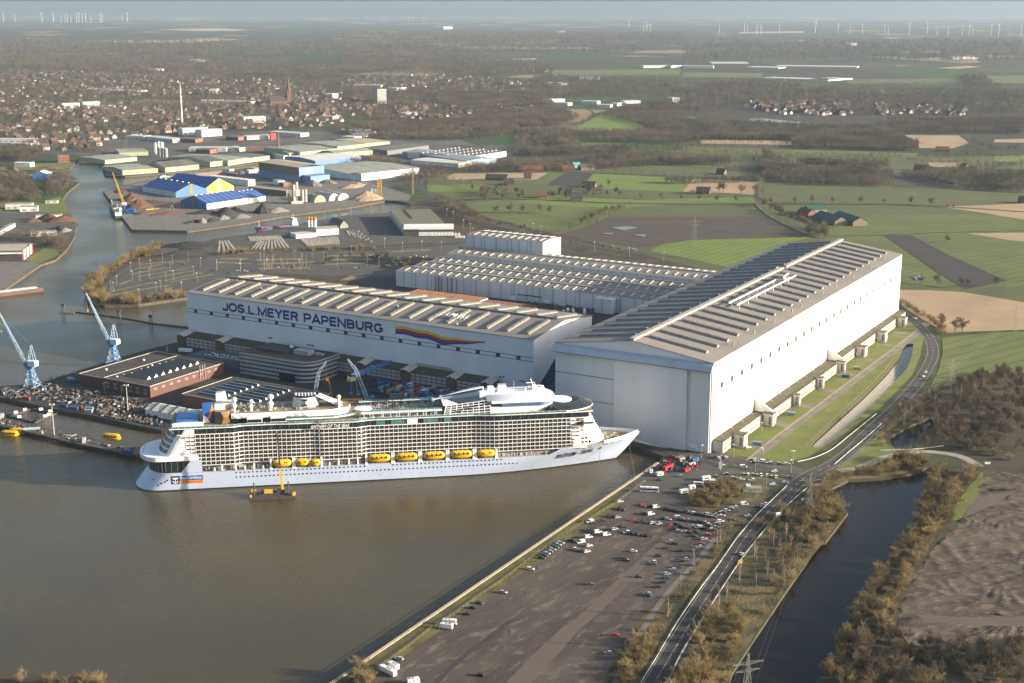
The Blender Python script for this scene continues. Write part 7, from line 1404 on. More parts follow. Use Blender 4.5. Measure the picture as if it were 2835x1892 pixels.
cars(zF, P('1958,200,v 1838,188,r 1795,175,w 1720,172,d 1530,145,s 1480,140,d'), -12, 'driving on the bypass behind the fabrication hall', 'cars on the bypass', .13)
cars(zB, P('1655,1152,r 1920,1210,d 2065,1232,d 2145,1212,w 2222,1218,v'), 0, 'in the wide car park on the peninsula', 'cars on the peninsula', .12)
cars(zC, P('600,945,w 705,945,d 845,945,d 1155,875,d 1000,880,d 1060,945,d 1180,945,r 1160,950,w 1420,900,w 1440,880,s 1460,890,d 1475,880,w 1410,885,d 1245,910,d 930,915,d'), 0, 'in the planted car park behind the lettered hall', 'cars in the planted car park', .12)
def motorhome(label, pos, rz, L_=6.8, hh=3.0):
 t = thing('motorhome', label, 'motorhome', pos, rz); MB().box(-L_ / 2, L_ / 2 - 1.4, -1.12, 1.12, .55, hh).add([(L_ / 2 - 1.4, -1.1, 2.1), (L_ / 2 - .2, -1.1, 2.3), (L_ / 2 - .3, -1.1, 2.9), (L_ / 2 - 1.4, -1.1, hh), (L_ / 2 - 1.4, 1.1, 2.1), (L_ / 2 - .2, 1.1, 2.3), (L_ / 2 - .3, 1.1, 2.9), (L_ / 2 - 1.4, 1.1, hh)], [(0, 1, 2, 3), (7, 6, 5, 4), (3, 2, 6, 7), (0, 4, 5, 1), (1, 5, 6, 2)]).obj('body', m_white, t)
 MB().box(L_ / 2 - 1.4, L_ / 2, -1, 1, .5, 1.2).box(L_ / 2 - 1.4, L_ / 2 - .8, -.95, .95, 1.2, 2.1).obj('cab', m_white, t); MB().box(L_ / 2 - .82, L_ / 2 - .7, -.85, .85, 1.25, 2.0).obj('windscreen', m_cglass, t)
 for x in (-2, 0): MB().box(x - .5, x + .5, -1.15, -1.1, 1.5, 2.1).obj('window', m_cglass, t)
 for x in (-1.6, 2.6):
  for y in (-1, 1): MB().tube((x, y - .1, .38), (x, y + .1, .38), .38, 9, cap=True).obj('wheel', m_tyre, t)
 for x in (-2.4, -.6): MB().box(x, x + .8, -.4, .4, hh, hh + .18).obj('roof_hatch', m_cglass, t)
for z, x, y, a, L_, lb in ((zE2, 1015, 968, -10, 7.2, 'white motorhome parked behind another at the quay fence'), (zE2, 985, 1002, 165, 6.8, 'white motorhome with its side window to the gravel at the quay fence'), (zE2, 510, 1365, 135, 11, 'long white motorhome at the bushes by the quay'), (zE2, 556, 1325, 135, 6.5, 'short white motorhome beside the long one at the bushes'), (zE2, 720, 1450, 20, 6, 'white motorhome at the open lower end of the gravel')): motorhome(lb, G(*z(x, y)), R(a), L_)
bs = thing('coach', 'white coach with dark window band parked on the forecourt', 'bus', G(*zE1(447, 368)), R(-9)); MB().box(-6, 6, -1.27, 1.27, .4, 1.6).box(-6, 5.9, -1.25, 1.25, 2.7, 3.5).obj('body', m_white, bs); MB().box(-5.9, 5.95, -1.2, 1.2, 1.6, 2.7).obj('window_band', m_cglass, bs)
for x in (-3.6, 3.9):
 for y in (-1.15, 1.15): MB().tube((x, y - .14, .5), (x, y + .14, .5), .5, 10, cap=True).obj('wheel', m_tyre, bs)
for x in (-3, 1): MB().box(x, x + 1.4, -.7, .7, 3.5, 3.75).obj('roof_unit', m_white, bs)
def stall(label, z, x, y, a, d, c, awn=False, z0=.6):
 t = thing('sales_trailer', label, 'trailer', G(*z(x, y)), R(a)); L_, W_, H_ = d; MB().box(-L_ / 2, L_ / 2, -W_ / 2, W_ / 2, z0, H_).obj('box', c, t)
 for e in (-L_ * .25, L_ * .25): MB().tube((e, -W_ / 2 - .02, .35), (e, W_ / 2 + .02, .35), .35, 8, cap=True).obj('wheel', m_tyre, t)
 if awn: MB().add([(-L_ / 2, -W_ / 2, H_), (L_ / 2, -W_ / 2, H_), (L_ / 2, -W_ / 2 - 1.4, H_ + .3), (-L_ / 2, -W_ / 2 - 1.4, H_ + .3)], [(0, 1, 2, 3)]).obj('awning', m_white, t)
 MB().box(-L_ * .3, L_ * .3, -W_ / 2 - .03, -W_ / 2 + .05, 1.3, 2.2).obj('hatch', m_cglass, t)
m_red = M('truck_red', (.36, .03, .02), .45); m_tblue = M('truck_blue', (.03, .12, .36), .5)
for a in (('white sales trailer with open flap on the forecourt', zE1, 803, 295, 20, (6, 2.4, 3), m_white, True), ('white box trailer next to the sales trailer', zE1, 840, 315, 25, (4.5, 2.3, 2.9), m_white), ('white box stall at the planted island edge', zE1, 715, 352, 30, (4.5, 2.4, 3), m_white), ('white stall with awning beside the island edge', zE1, 663, 378, 25, (6, 2.4, 3.1), m_white, True), ('long low white trailer like a covered boat', zE1, 757, 325, -8, (7, 2.3, 2.2), m_white), ('white catering trailer near the quay fence', zE1, 512, 268, 30, (5, 2.4, 3), M('offwhite', (.6, .58, .54), .6), True), ('small pale booth at the quay corner', zE1, 455, 250, 30, (2.4, 2.2, 2.8), m_lblue), ('long red truck trailer at the quay corner', zE1, 563, 232, 50, (9.5, 2.5, 3.6), m_red), ('red tank trailer in the equipment row', zE1, 683, 240, 45, (6, 2.2, 2.6), m_red), ('blue equipment box in the equipment row', zE1, 732, 178, 40, (6, 2.4, 2.8), m_tblue), ('grey generator box in the equipment row', zE1, 650, 178, 40, (5, 2.4, 3), M('genset_grey', (.3, .3, .3), .6)), ('white tank on a trailer in the equipment row', zE1, 715, 205, 45, (5, 1.9, 2.2), m_white), ('dark stage frame in the equipment row', zE1, 620, 165, 40, (7, 4, 3.2), m_dark), ('dark control box in the equipment row', zE1, 665, 200, 40, (5, 3, 2.6), m_dark)): stall(*a)
clutter('equipment_row', mp(zE1, (500, 215), (560, 160), (620, 140), (740, 165), (760, 200), (690, 240), (620, 235), (560, 250)), 110, [m_dark, m_red, cmx[4], m_tblue, m_dark], 3.5, 2.6, 12, 'black and red stage equipment crowded at the quay corner', cat='equipment')
tk = thing('utility_kiosk', 'cream fenced utility kiosk on the planted island', 'kiosk', G(*zE1(1092, 362)), R(-5)); MB().box(-6, 6, -3, 3, 0, 2.4).obj('wall', m_beige, tk); MB().box(-6.2, 6.2, -3.2, 3.2, 2.4, 2.7).obj('roof', m_grr, tk); MB().box(-4, -1, -3, 3, 2.7, 4).obj('vent', m_beige, tk)
for z, x, y, c, lb in ((za_ := zz(2040, 900, 4.126), 232, 1370, 'pale blue', 'on the lawn path near the first stair tower'), (za_, 618, 1030, 'pale blue', 'at the office strip beside stacked tubes'), (za_, 1240, 600, 'blue', 'at the office strip by the far fin wall'), (za_, 1375, 510, 'grey', 'on the lawn edge near the far stair towers')): container(c, G(*z(x, y)), R(70), lb, 'containers by the lawn')
def person_mesh(col_top, col_leg, name):
 V_ = [(0, 0, .95), (0, 0, 1.2), (0, 0, 1.43), (0, 0, 1.55), (.01, 0, 1.66), (0, .1, .9), (.03, .11, .5), (-.02, .12, .06), (.1, .12, .03), (0, -.1, .9), (-.05, -.11, .5), (-.12, -.12, .06), (0, -.12, .03), (0, .2, 1.4), (.02, .25, 1.12), (.1, .24, .86), (0, -.2, 1.4), (-.02, -.25, 1.12), (.06, -.24, .86)]
 E_ = [(0, 1), (1, 2), (2, 3), (3, 4), (0, 5), (5, 6), (6, 7), (7, 8), (0, 9), (9, 10), (10, 11), (11, 12), (2, 13), (13, 14), (14, 15), (2, 16), (16, 17), (17, 18)]
 RR = [.15, .16, .16, .055, .105, .1, .075, .05, .045, .1, .075, .05, .045, .07, .055, .04, .07, .055, .04]
 me = bpy.data.meshes.new(name); me.from_pydata(V_, E_, []); o = bpy.data.objects.new(name, me); COL.objects.link(o)
 md = o.modifiers.new('skin', 'SKIN')
 for v, r_ in zip(me.skin_vertices[0].data, RR): v.radius = (r_, r_)
 me.skin_vertices[0].data[0].use_root = True
 s = o.modifiers.new('s', 'SUBSURF'); s.levels = 1
 me2 = bpy.data.meshes.new_from_object(o.evaluated_get(bpy.context.evaluated_depsgraph_get())); bpy.data.objects.remove(o)
 me2.materials.clear()
 for m_ in (col_leg, col_top, M('skin', (.45, .27, .19), .6), M('hair', (.04, .028, .018), .8)): me2.materials.append(m_)
 for p in me2.polygons:
  z = p.center.z; p.material_index = 0 if z < .93 and abs(p.center.y) < .19 else (1 if z < 1.5 and not (abs(p.center.y) > .2 and z < .9) else (3 if z > 1.7 or p.center.x < -.03 and z > 1.56 else 2)); p.use_smooth = True
 return me2
PC = [('dark', (.02, .02, .025)), ('red', (.30, .03, .03)), ('blue', (.04, .08, .2)), ('pale', (.5, .5, .48)), ('brown', (.12, .08, .05))]
PMs = [(n_, person_mesh(M('coat_' + n_, c_, .8), M('trousers', (.03, .032, .04), .8), 'person_' + n_)) for n_, c_ in PC]
ppl = [(zE1, 570, 385), (zE1, 565, 410), (zE1, 575, 412), (zE1, 420, 402), (zE1, 395, 388), (zE1, 330, 410), (zE1, 1000, 494), (zE1, 990, 494), (zE1, 825, 688), (zE1, 820, 690), (zE1, 745, 238), (zE1, 755, 240), (zE1, 735, 237), (zE1, 711, 612), (zE1, 452, 545), (zE1, 530, 595), (zE1, 190, 575), (zE1, 215, 503), (zE1, 208, 505), (zE1, 125, 602), (zE1, 1045, 655), (zE1, 1132, 670), (zE2, 1880, 462), (zE2, 1715, 458), (zE2, 1708, 459), (zE2, 1720, 518), (zE2, 1729, 518), (zE2, 1627, 728), (zE2, 1403, 820), (zE2, 1597, 832), (zE2, 1866, 966), (zE2, 1555, 550), (zE2, 2218, 192), (zE2, 2224, 192), (zE2, 2302, 160), (zE2, 1940, 300), (zE1, 600, 485), (zE1, 690, 570), (zE1, 480, 440), (zE1, 385, 430), (zE1, 372, 440), (zE1, 425, 470)]
for i, (z, x, y) in enumerate(ppl):
 n_, me = PMs[rc2.choice((0, 0, 0, 1, 2, 3, 4))]; p = G(*z(x, y)); link('person', me, None, (p.x, p.y, .06), rc2.uniform(0, 6.28), f'person in a {n_} coat standing on the ' + ('forecourt near the stalls' if z is zE1 and y < 445 else 'gravel among the parked cars' if z is zE1 else 'open gravel near the quay'), 'person', 'visitors ' + ('at the stalls' if z is zE1 and y < 445 else 'among the cars' if z is zE1 else 'near the quay'))
lpole = MB().tube((0, 0, 0), (0, 0, 9.4), .14, 6, .09).mesh('pole', [m_skyend]); lhead = MB().box(-.3, 1.5, -.2, .2, 9.35, 9.6).mesh('lamp_head', [m_white]); lbase = MB().box(-.25, .25, -.25, .25, 0, .5).mesh('base', [m_trim])
def lamp(pos, where, group, s=1., rz=None):
 t = thing('street_lamp', 'slim grey street lamp ' + where, 'street lamp', pos, rc2.uniform(0, 6) if rz is None else rz, group); link('pole', lpole, t); link('lamp_head', lhead, t); link('base', lbase, t); t.scale = (1, 1, s)
for z, x, y in ((zE1, 773, 155), (zE1, 890, 238), (zE1, 978, 152), (zE1, 1158, 182), (zE1, 1350, 192), (zE1, 1338, 248), (zE4, 467, 1352), (zE4, 295, 1492), (zE4, 472, 1512), (zE4, 660, 1532), (zE4, 1057, 917), (zE4, 1185, 817), (zE4, 1288, 737), (zE4, 92, 1497), (zE1, 1112, 240)): lamp(G(*z(x, y)), 'along the big hall lawn and street', 'lamps around the big hall')
for x, y in ((1265, 1182), (1470, 1132), (1560, 1152), (1365, 1192), (1180, 1218), (1200, 1292), (1055, 1340), (1005, 1390), (1265, 1300), (1500, 1310), (1350, 1270), (1540, 1210), (1570, 1290), (1750, 1250), (1705, 1130), (1260, 1460), (1410, 1400), (1960, 1210), (1785, 1310), (2175, 1220), (1815, 1170), (1025, 1400), (1455, 1380), (1640, 1400)): lamp(G(*zB(x, y)), 'in the peninsula car park', 'peninsula car park lamps', 1.15)
for x, y in ((160, 960), (330, 960), (520, 960), (500, 880), (720, 890), (760, 960), (930, 900), (1030, 940), (1245, 940), (1130, 860), (1330, 940), (1500, 830), (1640, 820), (940, 610), (1130, 590), (1280, 560), (1870, 600), (1940, 660), (1990, 690), (1820, 580), (1370, 800)): lamp(G(*zC(x, y)), 'in the planted car park and basin road', 'car park lamps', 1.3)
for z, x, y in ((zF, 735, 95), (zF, 1190, 60), (zF, 1250, 75), (zF, 1655, 205), (zF, 1920, 250), (zF, 2180, 280), (zF, 500, 200), (zF, 395, 60)): lamp(G(*z(x, y)), 'beside the bypass behind the halls', 'bypass lamps', 1.2)
mst = thing('lattice_floodlight', 'tall lamp mast with blue board at the forecourt entrance', 'mast', G(*zE1(893, 232))); MB().tube((0, 0, 0), (0, 0, 12), .2, 6).obj('pole', m_skyend, mst); MB().box(-1.2, 1.2, -.15, .15, 1.5, 6).obj('board', m_lblue, mst)
def sign(label, z, x, y, a, w_, hh, c, z0=2.2):
 t = thing('road_sign', label, 'sign', G(*z(x, y)), R(a)); MB().box(-w_ / 2, w_ / 2, -.06, .06, z0, z0 + hh).obj('panel', c, t)
 for e in (-w_ * .35, w_ * .35): MB().tube((e, .1, 0), (e, .1, z0 + hh), .07, 5).obj('post', m_skyend, t)
sign('large white direction sign beside the road', zE1, 1257, 545, 20, 4, 3, M('sign_white', (.6, .66, .72), .5)); sign('yellow direction sign beside the road', zE1, 1017, 838, 20, 2.6, 2.2, M('sign_yellow', (.5, .36, .02), .5)); sign('small blue sign board near the pylon', zE1, 1410, 448, 10, 2.4, 2, m_lblue); sign('white notice board at the mud field gate', zE3, 1265, 292, 0, 4, 1.6, m_white, .8)
def guard(label, px, f=G):
 ln = smooth_line([Vector((*f(*p)[:2], 0)) for p in px], 5); t = thing('guard_rail', label, 'guard rail'); mb = MB()
 for p, q in zip(ln, ln[1:]):
  d_ = (q - p); n_ = Vector((-d_.y, d_.x, 0)).normalized() * .09
  mb.add([(*(p - n_)[:2], .45), (*(q - n_)[:2], .45), (*(q - n_)[:2], .85), (*(p - n_)[:2], .85), (*(p + n_)[:2], .45), (*(q + n_)[:2], .45), (*(q + n_)[:2], .85), (*(p + n_)[:2], .85)], [(0, 1, 2, 3), (7, 6, 5, 4), (3, 2, 6, 7)])
 mb.obj('beam', M('galvanised', (.60, .60, .58), .4, (.5, .5, .48), .5), t); mb = MB(); acc = 0
 for p, q in zip(ln, ln[1:]):
  L_ = (q - p).length; k = 0
  while k * 4 < L_: c = p.lerp(q, k * 4 / L_); mb.box(c.x - .06, c.x + .06, c.y - .06, c.y + .06, 0, .8); k += 1
 mb.obj('posts', m_trim, t, kind='stuff')
guard('galvanised guard rail on the car park side of the road', [(1765, 1945), (1776, 1892)] + mp(zE1, (500, 1400), (620, 1195), (760, 990), (880, 830), (1000, 660), (1110, 530), (1200, 440), (1310, 335))); guard('galvanised guard rail on the pond side of the road', [(1840, 1945), (1850, 1892)] + mp(zE1, (640, 1400), (760, 1200), (870, 1030), (1030, 790), (1180, 600), (1330, 440), (1440, 345))); guard('galvanised guard rail along the lawn side of the road', mp(zE4, (690, 1525), (790, 1500), (900, 1450), (1020, 1355), (1180, 1225))); guard('galvanised guard rail along the gravel track junction', mp(zE4, (920, 1540), (1000, 1470), (1120, 1370), (1250, 1250))); guard('pale rail along the gravel track bridge', mp(zE3, (640, 210), (800, 205), (900, 197), (1010, 183)))
def fence(label, px, hh, f=G, wires=3, gap=5, name='fence', mat=None):
 ln = [Vector((*f(*p)[:2], 0)) for p in px]; t = thing(name, label, 'fence'); mb = MB(); ms = MB(); mat = mat or M('fence_wire', (.34, .31, .24), .7)
 for p, q in zip(ln, ln[1:]):
  for k in range(wires): z = hh * (k + 1) / wires; mb.tube((p.x, p.y, z), (q.x, q.y, z), .03, 3)
  L_ = (q - p).length
  for k in range(int(L_ / gap) + 1): c = p.lerp(q, min(1, k * gap / L_)); ms.tube((c.x, c.y, 0), (c.x, c.y, hh), .06, 4)
 mb.obj('wires', mat, t, kind='stuff'); ms.obj('posts', mat, t, kind='stuff')
fence('site fence between quay grass and gravel car park', [(985, 1885), (1060, 1845)] + mp(zE2, (680, 1155), (870, 1000), (1050, 895), (1220, 765), (1440, 620), (1560, 525), (1700, 415), (1900, 275), (2100, 145), (2350, 0)) + mp(zE1, (345, 365), (430, 300)), 1.9, mat=M('fence_yellowish', (.55, .46, .25), .7))
fence('wire mesh fence along the ditch below the big hall', mp(zE4, (750, 1420), (930, 1245), (1090, 1100), (1240, 950), (1330, 810), (1360, 770)), 2.0); fence('railing along the street in front of the lawn', mp(zE1, (850, 118), (960, 128), (1070, 158), (1100, 150)), 1.4, gap=3); fence('railing beside the quay in front of the big hall', mp(zE1, (330, 60), (480, 95), (560, 118), (640, 128)), 1.3, gap=3)
qr = thing('quay_railing', 'low timber railing with posts along the stone quay cap', 'railing'); rp = MB().box(-.12, .12, -.12, .12, .4, 1.35).mesh('post', [M('timber_grey', (.40, .34, .24), .8)])
for k in range(150): p = QP(-38 + k * (qlen + 36) / 150, .3); link('post', rp, qr, (p.x, p.y, 0))
a_, b_ = QP(-38, .3), QP(qlen - 2, .3); MB().tube((a_.x, a_.y, 1.25), (b_.x, b_.y, 1.25), .11, 4).obj('rail', MATS['timber_grey'], qr)
m_pyl = M('pylon_steel', (.17, .175, .16), .6)
def pylon(label, pos, hh, rz=0, group=None, arms=True):
 t = thing('power_pylon', label, 'pylon', pos, rz, group); n = max(5, int(hh / 4)); mb = MB(); r_ = .13 if pos[1] < 1100 else .08
 lattice(mb, (0, 0, 0), (0, 0, hh * .72), hh * .17, hh * .055, n, r_); lattice(mb, (0, 0, hh * .72), (0, 0, hh), hh * .055, .5, 3, r_ * .8); mb.obj('tower', m_pyl, t)
 pts_ = []
 for z, w_ in ((.72, .20), (.84, .26)):
  mb = MB()
  for sg in (-1, 1): mb.tube((0, 0, hh * z + .9), (sg * hh * w_, 0, hh * z + .2), r_ * .8, 4).tube((0, .5, hh * z - .5), (sg * hh * w_, 0, hh * z + .1), r_ * .7, 4).tube((0, -.5, hh * z - .5), (sg * hh * w_, 0, hh * z + .1), r_ * .7, 4); pts_ += [(sg * hh * w_, hh * z - .6), (sg * hh * w_ * .55, hh * z - .6)]
  for sg in (-1, 1):
   for u in (.35, .7): mb.tube((sg * hh * w_ * u, 0, hh * z + .9 - .7 * u), (sg * hh * w_ * u, 0, hh * z - .5 + .6 * u), .06, 3); mb.tube((sg * hh * w_, 0, hh * z + .1), (sg * hh * w_, 0, hh * z - 1.2), .1, 4)
  mb.obj('cross_arm', m_pyl, t)
 return [Matrix.Rotation(rz, 4, 'Z') @ Vector((x, 0, z)) + Vector(pos) for x, z in pts_]
pb = G(2072, 1815, 29); pA_, pB_, pC_, pD_ = Vector((pb.x, pb.y, 0)), G(*zE1(1447, 518)), G(*zE4(1640, 1078)), G(*zE4(2035, 722))
W1 = pylon('steel lattice power pylon at the edge of the dark pond', pA_, 30, R(20)); W2 = pylon('steel lattice power pylon beside the road junction', pB_, 28, R(10)); W3 = pylon('steel lattice power pylon at the green field edge', pC_, 27, R(25)); W4 = pylon('steel lattice power pylon on the stubble field', pD_, 27, R(30))
off = pA_ + (pA_ - pB_); W0 = [p + (pA_ - pB_) for p in W1]; W5 = [p + (pD_ - pC_) * 1.4 for p in W4]
for k, (A, B) in enumerate(((W0, W1), (W1, W2), (W2, W3), (W3, W4), (W4, W5))):
 for p, q in zip(A, B):
  mb = MB(); PP = [p.lerp(q, i / 10) - Vector((0, 0, 22 * (i / 10) * (1 - i / 10) * .6)) for i in range(11)]
  for a, b in zip(PP, PP[1:]): mb.tube(a, b, .035, 3)
  mb.obj('power_line', M('cable', (.24, .23, .22), .5), label=['power cable running past the dark pond', 'power cable between the pond pylon and the junction pylon', 'power cable crossing the road and wood', 'power cable between the field edge pylons', 'power cable leading on over the stubble field'][k], cat='cable', group=f'power cables span {k}')
for z, x, y, hh, lb in ((z4, 1113, 412, 40, 'slim pylon at the puddled ploughed field'), (z4, 1356, 255, 44, 'pylon at the hedge between the fields'), (zT3, 697, 602, 34, 'far pylon near the greenhouses'), (zT3, 850, 702, 60, 'tall far pylon above the village'), (zT3, 1387, 882, 70, 'tall pylon before the village wood'), (zT3, 790, 897, 40, 'pylon at the lake wood'), (zT3, 370, 640, 34, 'far pylon in the wood left of the lakes'), (zT3, 235, 750, 40, 'far pylon at the substation'), (zT2, 1370, 600, 30, 'far pylon behind the retail park'), (zT2, 1120, 590, 40, 'far pylon in the town woods'), (zT2, 1560, 620, 34, 'far pylon by the highway'), (zT1, 870, 1030, 45, 'pylon before the town centre')): pylon('steel lattice ' + lb, G(*z(x, y)), hh, R(20))
# == trees
m_bark = M('bark_brown', (.17, .135, .095), .95, (.11, .09, .065), .8, objr=.2); m_birchb = M('birch_bark', (.52, .47, .40), .8, (.20, .17, .14), 1.5); 
m_twig = M('bare_twigs', (.165, .130, .090), .95, (.100, .080, .058), .10, objr=.4, spec=.1, lo=.4, hi=.6); m_gold = M('willow_twigs', (.27, .205, .090), .95, (.150, .118, .058), .12, objr=.45, spec=.1); m_red = M('birch_twigs', (.20, .120, .075), .95, (.13, .085, .055), .2, objr=.25, spec=.1); m_fir = M('fir_needles', (.020, .034, .014), .95, (.035, .05, .02), .4, objr=.25, spec=.1)
m_far = M('distant_twigs', (.135, .110, .084), .95, (.074, .062, .05), .01, objr=0, spec=.1, lo=.38, hi=.62)
def tree_mesh(kind, seed):
 r_ = np.random.RandomState(seed); tr = MB(); cv = []; 
 def twig(p, d, l_, w_):
  d = d / (np.linalg.norm(d) + 1e-6); s_ = np.cross(d, r_.randn(3)); s_ /= np.linalg.norm(s_) + 1e-6
  e = p + d * l_; cv.extend([p - s_ * w_ * .5, p + s_ * w_ * .5, e + s_ * w_ * .12])
 def limb(p, d, l_, r0, depth, n):
  q = p; dd = d / np.linalg.norm(d)
  for k in range(2):
   dd = dd + r_.randn(3) * .16; dd[2] += .06; dd /= np.linalg.norm(dd); e = q + dd * l_ / 2; tr.tube(q, e, r0 * (1 - .35 * k), 5 if depth < 2 else 3, r0 * (.68 - .3 * k)); 
   if depth < 2:
    for _ in range(n):
     sd = dd * .7 + r_.randn(3) * .75; sd[2] = abs(sd[2]) * .6 + .15; limb(q + (e - q) * r_.uniform(.3, 1), sd, l_ * r_.uniform(.45, .62), r0 * .42, depth + 1, n)
   q = e
  if depth >= 1:
   for _ in range(TW):
    sd = dd * .9 + r_.randn(3) * .55; sd[2] += .35; twig(p + (q - p) * r_.uniform(.2, 1.05), sd, r_.uniform(.7, 2.0) * TS, r_.uniform(.04, .10) * TS)
 if kind == 'oak':
  TW, TS = 20, 1.0; tr.tube((0, 0, -.3), (0, 0, 3), .42, 7, .33); tr.tube((0, 0, 3), (.2, .1, 6), .33, 6, .22)
  for i in range(6): a = i * 1.05 + r_.uniform(-.3, .3); limb(np.array((0, 0, 2.6 + .55 * i)), np.array((math.cos(a), math.sin(a), .75 + .12 * i)), r_.uniform(4.4, 6.0), .2, 0, 2)
  limb(np.array((.2, .1, 5.8)), np.array((.1, 0, 1.)), 5.2, .2, 0, 3)
 elif kind == 'birch':
  TW, TS = 8, .85; tr.tube((0, 0, -.3), (.2, .1, 6.5), .2, 6, .13); tr.tube((.2, .1, 6.5), (.1, .2, 12), .13, 5, .04)
  for i in range(9): a = i * 2.3; z = 3.4 + i * .9; limb(np.array((.15, .1, z)), np.array((math.cos(a), math.sin(a), 1.5)), 3.0 - i * .16, .07, 0, 1)
 elif kind == 'willow':
  TW, TS = 9, 1.
  for i in range(9):
   a = i * .7 + r_.uniform(-.2, .2); limb(np.array((.5 * math.cos(a), .5 * math.sin(a), -.2)), np.array((math.cos(a) * .5, math.sin(a) * .5, 1.35)), r_.uniform(2.6, 5.8), .13, 0, 2)
 elif kind == 'fir':
  tr.tube((0, 0, -.3), (0, 0, 13.4), .24, 6, .03)
  for k in range(15):
   z = 1.2 + k * .83; R_ = 3.1 * (1 - k / 15.5)
   for j in range(14): a = r_.uniform(0, 6.28); twig(np.array((0, 0, z + .3)), np.array((math.cos(a) * R_, math.sin(a) * R_, -.75 * R_ * .5)), R_ * 1.12, .85)
 elif kind == 'far':
  TW, TS = 0, 1; tr.tube((0, 0, -.3), (0, 0, 5), .3, 4, .16)
  for i in range(5): a = i * 1.26; tr.tube((0, 0, 3 + .4 * i), (math.cos(a) * 2.6, math.sin(a) * 2.6, 7.4 + .5 * i), .14, 3, .05)
  for _ in range(190):
   u = r_.randn(3); u /= np.linalg.norm(u); rad = r_.uniform(.35, 1) ** .6; p = np.array((u[0] * 3.7 * rad, u[1] * 3.7 * rad, 7.6 + u[2] * 4.1 * rad)); twig(p, u + np.array((0, 0, .7)), r_.uniform(.9, 1.9), r_.uniform(.16, .36))
 tm = tr.mesh('trunk', [m_birchb if kind == 'birch' else M('willow_bark', (.30, .235, .14), .9, (.2, .155, .095), .8, objr=.2) if kind == 'willow' else m_bark])
 cv_ = np.array(cv); me = bpy.data.meshes.new('crown'); n = len(cv_)
 me.vertices.add(n); me.vertices.foreach_set('co', cv_.ravel()); me.loops.add(n); me.loops.foreach_set('vertex_index', np.arange(n)); me.polygons.add(n // 3); me.polygons.foreach_set('loop_start', np.arange(0, n, 3)); me.update(calc_edges=True)
 me.materials.append({'oak': m_twig, 'birch': m_red, 'willow': m_gold, 'fir': m_fir, 'far': m_far}[kind]); return tm, me
TMS = {k: [tree_mesh(k, s + 10) for s in range(n)] for k, n in (('oak', 5), ('birch', 3), ('willow', 5), ('fir', 2), ('far', 4))}
rt = random.Random(5)
KN = {'oak': 'bare_tree', 'birch': 'birch_tree', 'willow': 'willow_bush', 'fir': 'fir_tree'}; KC = {'oak': 'tree', 'birch': 'tree', 'willow': 'bush', 'fir': 'tree'}
def tree(kind, x, y, s, label, group, z=0):
 TREES.append((math.hypot(x, y), kind, x, y, s, label, group))
TREES = []
def plant(kind, x, y, s, label, group, z=0):
 tm, cm_ = rt.choice(TMS[kind]); t = thing(KN[kind], label, KC[kind], (x, y, z), rt.uniform(0, 6.28), group); s *= .8 if kind == 'willow' else .95; t.scale = (s * rt.uniform(.8, 1.1), s * rt.uniform(.8, 1.1), s * rt.uniform(.8, 1.25)); link('trunk', tm, t); link('crown', cm_, t)
WATERS = [harbour, pond, pool, ditch]
def scatter_pts(P_, n, seed, mind=0):
 r_ = random.Random(seed); xs_ = [p[0] for p in P_]; ys_ = [p[1] for p in P_]; out_ = []; tries = 0
 while len(out_) < n and tries < n * 60:
  tries += 1; x, y = r_.uniform(min(xs_), max(xs_)), r_.uniform(min(ys_), max(ys_))
  if not inpoly(P_, x, y): continue
  if any(inpoly(w_, x, y) for w_ in WATERS): continue
  if mind and any((x - a) ** 2 + (y - b) ** 2 < mind * mind for a, b in out_[-60:]): continue
  out_.append((x, y))
 return out_
def grove(kind, z, pts, n, s0, s1, label, group, seed, mind=2.5):
 for x, y in scatter_pts(XY(mp(z, *pts)), n, seed, mind): tree(kind, x, y, rt.uniform(s0, s1), label, group)
def row(kind, z, pts, gap, s0, s1, label, group, jit=1.5, skip=.0):
 P_ = [G(*z(*p)) for p in pts]
 for a, b in zip(P_, P_[1:]):
  n = max(1, int((b - a).length / gap))
  for i in range(n):
   if rt.random() < skip: continue
   c = a.lerp(b, (i + rt.uniform(-.2, .2)) / n); x, y = c.x + rt.uniform(-jit, jit), c.y + rt.uniform(-jit, jit)
   if not any(inpoly(w_, x, y) for w_ in WATERS): tree(kind, x, y, rt.uniform(s0, s1), label, group)
row('willow', zE3, ((300, 440), (380, 370), (450, 360), (640, 345), (760, 270), (850, 300)), 6, .8, 1.3, 'golden-brown willow bush on the bank between pond and gravel track', 'pond head bushes', 2)
grove('willow', zE3, ((640, 330), (760, 255), (850, 260), (900, 300), (800, 335)), 14, .9, 1.4, 'golden-brown willow bush on the bank between pond and gravel track', 'pond head bushes', 3)
grove('willow', zE3, ((230, 440), (330, 470), (430, 570), (320, 740), (240, 830), (140, 960), (0, 1130), (-60, 1180), (-20, 1000), (60, 800), (150, 620), (180, 500)), 62, .7, 1.25, 'golden-brown willow bush on the strip between road and pond', 'road strip bushes', 4)
grove('oak', zE3, ((180, 520), (330, 560), (300, 740), (140, 940), (30, 1080), (-40, 1100), (20, 900), (100, 700)), 22, .5, .75, 'thin bare tree on the strip between road and pond', 'road strip trees', 5)
grove('birch', zE1, ((1180, 660), (1440, 660), (1340, 900), (1240, 1010), (1100, 1000), (960, 1180), (860, 1080), (1010, 860)), 22, .65, 1.0, 'slender birch with pale trunk on the strip between road and pond', 'road strip birches', 6)
grove('willow', zE1, ((620, 1568), (720, 1330), (830, 1130), (950, 1100), (1080, 1190), (1060, 1320), (960, 1480), (930, 1600), (640, 1640)), 46, .8, 1.5, 'brown bush at the roadside near the pond pylon', 'lower roadside bushes', 7)
